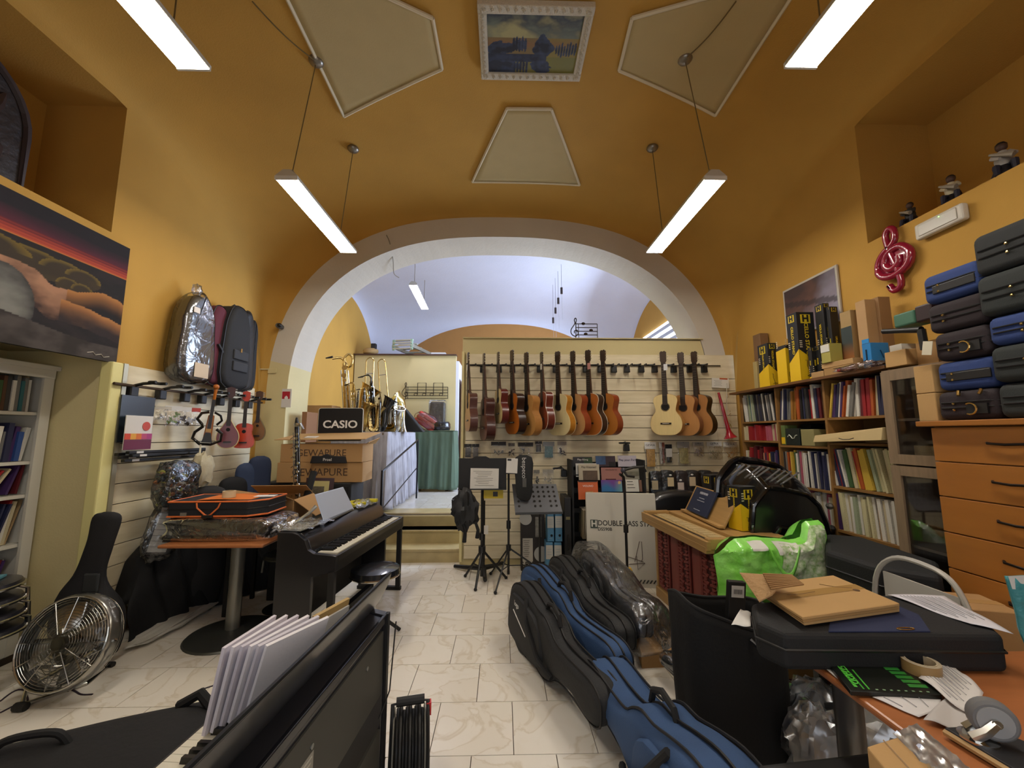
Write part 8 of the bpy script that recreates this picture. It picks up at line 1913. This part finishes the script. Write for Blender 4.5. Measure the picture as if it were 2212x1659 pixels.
# == RIGHT FOREGROUND
# long black case behind
def slabz(name, label, cat, px, zt_, zb_, mat, bev=.02, part='shell'):
    P = [onZ(x, y, zt_) for x, y in px]; c_ = sum(P, Vector()) / len(P); t = thing(name, label, cat, (c_.x, c_.y, zb_))
    poly = [(p.x - c_.x, p.y - c_.y) for p in P]; ar = sum(poly[i][0] * poly[(i + 1) % len(poly)][1] - poly[(i + 1) % len(poly)][0] * poly[i][1] for i in range(len(poly)))
    if ar < 0: poly = poly[::-1]
    MB().prism(poly, 0, zt_ - zb_).build(part, mat, t, bevel=bev, seg=3); return t, poly
t, poly = slabz('long_case', 'long black padded case lying behind the navy one on the right', 'case', [(1782, 1152), (1860, 1158), (2028, 1212), (2036, 1245), (1900, 1225), (1782, 1188)], .82, .62, M('#17191b', .75, bump=.1, bs=150), .03)
MB().tube([(x * 1.0, y * 1.0, .10) for x, y in poly], .006, 5, closed=True).build('zipper', BLK, t)
t, poly2 = slabz('long_case', 'second flat black case under the long padded one on the right', 'case', [(1782, 1215), (2040, 1275), (2060, 1300), (1790, 1262)], .60, .44, M('#131416', .75, bump=.1, bs=150), .03)
t = thing('support_table', 'dark low table carrying the long black cases on the right', 'table', (2.1, 2.6, 0)); MB().box((0, 0, .41), (.9, .7, .03)).build('tabletop', M('#2a1c14', .5), t)
for sx_ in (-1, 1):
    for sy_ in (-1, 1): MB().box((sx_ * .4, sy_ * .3, .2), (.04, .04, .4)).build('leg', BLK, t)
# tall black tote with bar
t = thing('tote_bag', 'tall black fabric tote standing on the floor left of the table column', 'bag', (1.16, 2.22, 0))
def tote(u, v):
    a = 2 * PI * u; ex = .25; ey = .18; c_, s_ = math.cos(a), math.sin(a); k = (abs(c_) ** 4 + abs(s_) ** 4) ** -.25
    h = .64 + .03 * math.sin(a * 2 + 1) - .05 * c_; r = 1 + .03 * noise.noise(Vector((c_ * 2, s_ * 2, v * 3)))
    return (c_ * k * ex * r * (.95 + .05 * v), s_ * k * ey * r, h * v)
MB().grid(tote, 56, 14).build('fabric', M('#0d0d0e', .85, bump=.1, bs=60), t, sm=1, solid=.008)
MB().prism([(tote(i / 40, 0)[0], tote(i / 40, 0)[1]) for i in range(40)], 0, .008).build('bottom', BLK, t)
MB().tube([tote(i / 56, 1) for i in range(56)], .008, 6, closed=True).build('rim', M('#161617', .8), t)
MB().tube([(.02, -.19, .56), (.04, -.22, .54), (.14, -.22, .52), (.16, -.19, .53)], .011, 6).build('handle', BLK, t)
t = thing('flat_bar', 'flat black bar with a barcode sticker standing in the tall tote', 'bar', (1.12, 2.12, .20), (R(3), R(4), 0)); MB().box((0, 0, .30), (.085, .03, .62)).build('bar', M('#131314', .5), t, bevel=.004)
MB().box((0, -.017, .565), (.062, .002, .055)).build('barcode_sticker', M('#c9c8c4', .5), t); b = MB()
for k in range(9): b.box((-.02 + .005 * k, -.019, .565), (.0025 if k % 2 else .0012, .001, .022))
b.build('barcode', M('#2a2a2a', .6), t)
# near table
t = thing('cafe_table', 'orange-brown table with a grey column in the right foreground', 'table', (1.50, 1.28, 0))
MB().box((.08, -.02, .728), (1.0, .60, .022)).build('tabletop', TOPW, t, bevel=.008)
MB().lathe([(.042, .02), (.042, .715)], 20, (-.30, .22, 0), caps=False).build('column', M('#6a6660', .35, .7), t, sm=1)
MB().lathe([(.25, 0), (.25, .01), (.08, .03), (.042, .05)], 30, (-.30, .22, 0)).build('base', BASEM, t, sm=1)
MB().box((.1, 0, .705), (.6, .35, .02)).build('under_frame', STEEL, t)
CZ0, CZ1 = .742, .862
t, pl_ = slabz('instrument_case', 'large black and navy instrument case lying on the right foreground table', 'case', [(1622, 1302), (1632, 1342), (1694, 1368), (2168, 1372), (2120, 1330), (2010, 1288), (1800, 1280)], CZ1, CZ0, M('#0f1012', .75, bump=.12, bs=150), .018)
MB().tube([(x * 1.003, y * 1.003, (CZ1 - CZ0) * .55) for x, y in pl_], .005, 5, closed=True).build('zipper', BLK, t)
nv = [onZ(x, y, CZ1) for x, y in [(1790, 1366), (2010, 1366), (1985, 1330), (1905, 1296), (1800, 1300)]]; W(t).prism([(p.x, p.y) for p in nv], CZ1, CZ1 + .004).build('navy_panel', M('#1b2547', .8, bump=.1, bs=150), t)
e_ = onZ(1956, 1358, CZ1 + .006); W(t).tube([(e_.x + .030 * math.cos(q) , e_.y + .008 * math.sin(q), e_.z) for q in [k * PI / 8 for k in range(16)]], .0018, 5, closed=True).build('gold_emblem', GOLD, t)
# cartons (flattened, stacked)
KR = [CARD2, M('#a98350', .85, var=.08), M('#b5905c', .85, var=.05)]
for k in range(3):
    z0 = CZ1 + .006 + .013 * k
    q4 = [(1632 - 3 * k, 1278 - 4 * k), (1738 - 2 * k, 1352 - 6 * k), (1944, 1322 - 6 * k), (1800, 1256 - 4 * k)]
    P = [onZ(x, y, z0) for x, y in q4]; t = thing('flat_carton', 'flattened brown carton on the black case, %s of the pile' % ['bottom', 'middle', 'top'][k], 'box', tuple(sum(P, Vector()) / 4), 0, 'flattened cartons on the black case')
    W(t).prism([(p.x, p.y) for p in P], z0, z0 + .011).build('carton', KR[k], t, bevel=.002, seg=1)
    if k == 2:
        a, c = P[0].lerp(P[1], .45) + Vector((0, 0, .012)), P[3].lerp(P[2], .45) + Vector((0, 0, .012)); d = (P[1] - P[0]) * .09
        W(t).quad([tuple(a - d), tuple(a + d), tuple(c + d), tuple(c - d)]).build('tape_strip', M('#a8844e', .2), t)
        cc = onZ(1850, 1275, z0 + .012); W(t).lathe([(.001, 0), (.012, 0), (.012, .001), (.001, .001)], 10, tuple(cc)).build('tear_hole', M('#5a4028', .9), t)
        for (x0, y0, x1, y1) in ((1700, 1285, 1760, 1278), (1770, 1262, 1840, 1270)): W(t).tube([tuple(onZ(x0, y0, z0 + .012)), tuple(onZ((x0 + x1) / 2, (y0 + y1) / 2 + 2, z0 + .012)), tuple(onZ(x1, y1, z0 + .012))], .0015, 4).build('crease', M('#7a5c38', .9), t)
P = [onZ(1598, 1238, .94), onZ(1640, 1300, .90), onZ(1668, 1285, .93), onZ(1700, 1245, .96)]
t = thing('torn_card', 'torn corrugated card flap beside the flattened cartons', 'card', tuple(P[0])); W(t).quad([tuple(p) for p in P]).build('sheet', M('#a9865a', .85, bump=.6, bs=60), t, solid=.005)
P = [onZ(1648, 1240, .965), onZ(1664, 1272, .955), onZ(1735, 1262, .955), onZ(1712, 1243, .97)]
t = thing('corrugated_card', 'piece of ribbed corrugated card between the green bag and the cartons', 'card', tuple(P[0]))
for k in range(9): W(t).tube([tuple(P[0].lerp(P[1], k / 8)), tuple(P[3].lerp(P[2], k / 8))], .004, 5).build('flute', M('#8f6c42', .85), t)
# white papers
def sheet(label, px, z, zv=0.0, mat=PAPER, lines=0, grp=None, cat='paper', name='paper_sheet', curl=.0):
    P = [onZ(x, y, z) for x, y in px]; c_ = sum(P, Vector()) / 4; t = thing(name, label, cat, tuple(c_), 0, grp)
    def f_(u, v): p = P[0].lerp(P[1], u).lerp(P[3].lerp(P[2], u), v); return (p.x, p.y, p.z + .002 + curl * (math.sin(u * 4 + 1) * .5 + .5) * (1 - v) + zv * math.sin(u * 7 + v * 3) + zv)
    W(t).grid(f_, 12, 8).build('paper', mat, t, sm=1, solid=.0012)
    if lines:
        b = W(t)
        for k in range(lines):
            v = .12 + .76 * k / lines; a, c = f_(.08, v), f_(.55 + .3 * ((k * 7) % 3) / 3, v); b.tube([(a[0], a[1], a[2] + .002), tuple((Vector(a) + Vector(c)) / 2 + Vector((0, 0, .003))), (c[0], c[1], c[2] + .002)], .0011, 4)
        b.build('print', M('#8c8c92', .7), t)
    return t
sheet('large white printed sheet draped over the black case on the right', [(1918, 1287), (2098, 1352), (2190, 1372), (2040, 1290)], CZ1, .003, M('#cfcdd4', .7), 12)
sheet('white paper sliding under the green and black book', [(1765, 1432), (1835, 1488), (1880, 1500), (1800, 1425)], .742, .001)
sheet('white sheet with a rounded corner on the orange table', [(1885, 1508), (1985, 1552), (2035, 1535), (2030, 1500)], .742, .001, M('#d4d2d2', .7), 3)
sheet('long creased till receipt on the orange table', [(1985, 1470), (2110, 1560), (2125, 1500), (2050, 1432)], .755, .006, M('#d0cdca', .7), 12)
sheet('short crumpled receipt beside the caster wheel', [(1995, 1560), (2100, 1590), (2110, 1568), (2045, 1512)], .744, .004, M('#bdb9b6', .7))
sheet('white paper scrap poking out beside the tall tote', [(1580, 1352), (1622, 1356), (1622, 1325), (1600, 1318)], .80, .002)
# green-black book
P = [onZ(1778, 1427, .744), onZ(1838, 1503, .744), onZ(2036, 1512, .744), onZ(1955, 1436, .744)]
t = thing('green_book', 'black book with bright green lettering and stripes on the right table', 'book', tuple(sum(P, Vector()) / 4)); W(t).prism([(p.x, p.y) for p in P], .744, .758).build('cover', M('#10140f', .35), t, bevel=.002)
def bq(u0, v0, u1, v1, hx, nm='green_print'):
    f_ = lambda u, v: P[0].lerp(P[3], u).lerp(P[1].lerp(P[2], u), v); q = [f_(u0, v0), f_(u0, v1), f_(u1, v1), f_(u1, v0)]
    W(t).quad([(p.x, p.y, .7590) for p in q]).build(nm, M(hx, .4), t)
bq(.08, .12, .12, .9, '#4fae3a'); bq(.16, .5, .18, .95, '#3f9a30'); bq(.22, .4, .24, .95, '#49a838'); 
for k in range(6): bq(.62 + .02 * k, .15 + .12 * k, .78 + .03 * k, .24 + .12 * k, '#2c7a2e')
for k in range(8): bq(.3 + .08 * k, .93, .33 + .08 * k, .96, '#7a9a78', 'tick_mark')
e1 = (P[3] - P[0]).normalized(); 
text('lettering', 'METHOD', .032, M('#5fd048', .4), t, tuple(P[0].lerp(P[1], .5) + e1 * .03 + Vector((0, 0, .0165)) - t.location), (0, 0, math.atan2((P[1] - P[0]).y, (P[1] - P[0]).x)))
a = onZ(1992, 1462, .742); t = thing('tape_roll', 'roll of brown packing tape standing on the right table', 'tape', (a.x, a.y, .742)); MB().lathe([(.05, 0), (.05, .05), (.040, .05), (.040, 0)], 30, caps=False).build('tape', M('#9a7c50', .3), t, sm=1); MB().lathe([(.040, 0), (.040, .052), (.037, .052), (.037, 0)], 30, caps=False).build('core', M('#b5a88c', .6), t); MB().lathe([(.05, .0505), (.038, .0505)], 30, caps=False).build('tape_edge', M('#a89c84', .5), t)
a = onZ(2033, 1442, .745); t = thing('power_plug', 'white power plug with chrome prongs standing behind the tape roll', 'plug', (a.x, a.y, .742)); MB().box((0, 0, .012), (.05, .02, .024)).build('body', M('#cfccb8', .5), t, bevel=.005)
for k in range(3): MB().lathe([(.0028, .024), (.0028, .045)], 8, (-.014 + .014 * k, 0, 0)).build('prong', CHROME, t)
# black board with caster
P = [onZ(2040, 1575, .76), onZ(2215, 1680, .76), onZ(2300, 1640, .76), onZ(2130, 1570, .76)]
t = thing('mounting_board', 'black board edged in wood under the caster wheel', 'board', tuple(P[0])); W(t).prism([(p.x, p.y) for p in P], .744, .765).build('board', M('#17181c', .6), t, bevel=.003); W(t).tube([(P[0].x, P[0].y, .753), (P[1].x, P[1].y, .753)], .008, 5).build('wood_edge', M('#a88858', .6), t)
a = onZ(2150, 1605, .765); t = thing('caster_wheel', 'grey rubber caster wheel in a chrome fork lying on the black board', 'caster', (a.x, a.y, .765), (0, 0, R(-30)))
RB = M('#6a6a6a', .6); MB().lathe([(.012, -.016), (.040, -.016), (.046, -.010), (.046, .010), (.040, .016), (.012, .016)], 30, (.0, 0, .055), 'Y').build('tyre', RB, t, sm=1); MB().lathe([(.001, -.018), (.034, -.018), (.036, -.012)], 24, (0, 0, .055), 'Y').build('hub', M('#8f9090', .4), t, sm=1)
for s in (-1, 1): MB().tube([(0, s * .022, .055), (-.02, s * .022, .03), (-.045, s * .018, .008)], [.010, .012, .014], 6).build('fork_arm', CHROME, t, sm=1)
MB().lathe([(.001, 0), (.038, 0), (.038, .005), (.001, .008)], 24, (-.03, 0, 0)).build('mounting_plate', CHROME, t, sm=1); MB().lathe([(.010, -.026), (.010, .026)], 10, (0, 0, .055), 'Y').build('axle', CHROME, t)
# carton with plastic, bottom right
P = [onZ(1872, 1612, .80), onZ(1990, 1575, .80), onZ(2090, 1660, .80), onZ(1960, 1720, .80)]
t = thing('taped_carton', 'kraft carton half covered in clear plastic at the bottom right edge', 'box', tuple(sum(P, Vector()) / 4)); t.location.z = .742
W(t).prism([(p.x, p.y) for p in P], .742, .80).build('carton', CARD2, t, bevel=.004); W(t).grid(lambda u, v: tuple(P[1].lerp(P[2], u * 1.3 - .1).lerp(P[0].lerp(P[3], u), v * .5) + Vector((0, 0, .006 + .006 * noise.noise(Vector((u * 8, v * 8, 1)))))), 16, 12).build('plastic_film', film(op=.25, bs=5, bump=.25, rough=.3), t, sm=1)
W(t).tube([tuple(P[0].lerp(P[1], .3) + Vector((0, 0, .001))), tuple(P[3].lerp(P[2], .3) + Vector((0, 0, .001)))], .002, 4).build('tape_edge', M('#9a7a48', .3), t)
# things under and beyond the table
t = thing('chair', 'white metal chair with an arched back between the long cases and the chest', 'chair', (2.12, 2.02, 0)); WM_ = M('#c4c2ba', .3, .3)
a = [onX(2000, 1212, 2.0), onX(2030, 1210, 2.0), onX(2062, 1235, 2.0), onX(2082, 1285, 2.0)]; MB_ = W(t); MB_.tube(smooth_poly([(1.99, 2.25, .45), (1.99, 2.22, .77), (2.0, 2.12, .90), (2.0, 1.95, .915), (2.0, 1.84, .87), (2.0, 1.78, .72), (2.0, 1.74, .45)], 5, False), .012, 8).build('back_frame', WM_, t, sm=1)
W(t).box((2.2, 2.0, .45), (.42, .44, .03)).build('seat', M('#b5b3aa', .5), t, bevel=.01); 
for (x, y) in ((2.01, 1.80), (2.01, 2.20), (2.39, 1.80), (2.39, 2.20)): W(t).tube([(x, y, .44), (x, y, .0)], .012, 8).build('leg', WM_, t)
W(t).box((2.0, 2.0, .74), (.01, .36, .16)).build('back_panel', M('#b9b7b0', .5), t)
carton('carton', 'brown carton standing on the metal chair before the chest', (2.14, 1.93, .467), R(-15), .26, .22, .30, mat=CARD)
t = thing('foil_bag', 'teal and white foil bag at the right edge of the picture', 'bag', (1.72, 1.36, .742)); a, c = onY(2165, 1245, 1.36), onY(2212, 1370, 1.36)
W(t).grid(lambda u, v: (a.x + .01 + .22 * u + .05 * v, 1.36 - .02 * math.sin(PI * u) + .01 * noise.noise(Vector((u * 5, v * 5, 1))), a.z - (a.z - .745) * v + .03 * u * (1 - v)), 12, 16).build('foil', M('#3f8a90', .35, bump=.4, bs=30), t, sm=1, solid=.01)
W(t).grid(lambda u, v: (a.x + .01 + .22 * u + .008 * v, 1.352 - .02 * math.sin(PI * u), a.z + .003 - .04 * v + .03 * u * (1 - v)), 8, 3).build('white_seal', M('#c9ccc8', .35), t, sm=1)
for k, (x, y, z, rx, ry, rz_, lab, hx, op) in enumerate([(1.40, 1.95, .16, .13, .10, .16, 'crumpled clear plastic bag on the floor right of the tall tote', '#8f8a84', .3), (1.75, 1.85, .20, .26, .16, .20, 'large translucent white plastic bag under the right table', '#b5b0a8', .5), (1.60, 2.20, .14, .18, .14, .14, 'dark bag in clear plastic under the right table', '#1c1d20', .2)]):
    t = thing('plastic_bag', lab, 'bag', (x, y, z), 0); lumpy(MB(), (0, 0, 0), (rx * .85, ry * .85, rz_ * .85), 12, .3, 3, k).build('contents', M(hx, .6), t, sm=1); lumpy(MB(), (0, 0, 0), (rx, ry, rz_), 16, .35, 4, k + 3).build('plastic_film', film(op=op * .6, bs=4, bump=.25, rough=.3), t, sm=1)
carton('carton', 'grey-white box on the floor under the right table', (1.95, 2.1, 0), R(-20), .45, .35, .22, mat=M('#9a958c', .7), tape=False)
t = thing('dark_panel', 'long dark padded strip in the very bottom foreground near the blue bag', 'case', (.98, 1.28, .52), (0, 0, R(6))); MB().box((0, 0, 0), (.42, .16, .05)).build('shell', M('#151516', .6), t, bevel=.02, seg=3)
t = thing('low_stool', 'black stool base under the dark padded strip in the foreground', 'stool', (.98, 1.26, 0)); MB().box((0, 0, .47), (.30, .14, .03)).build('seat', BLK, t); MB().lathe([(.12, 0), (.12, .02), (.025, .04), (.025, .46)], 16).build('column', BLK, t)
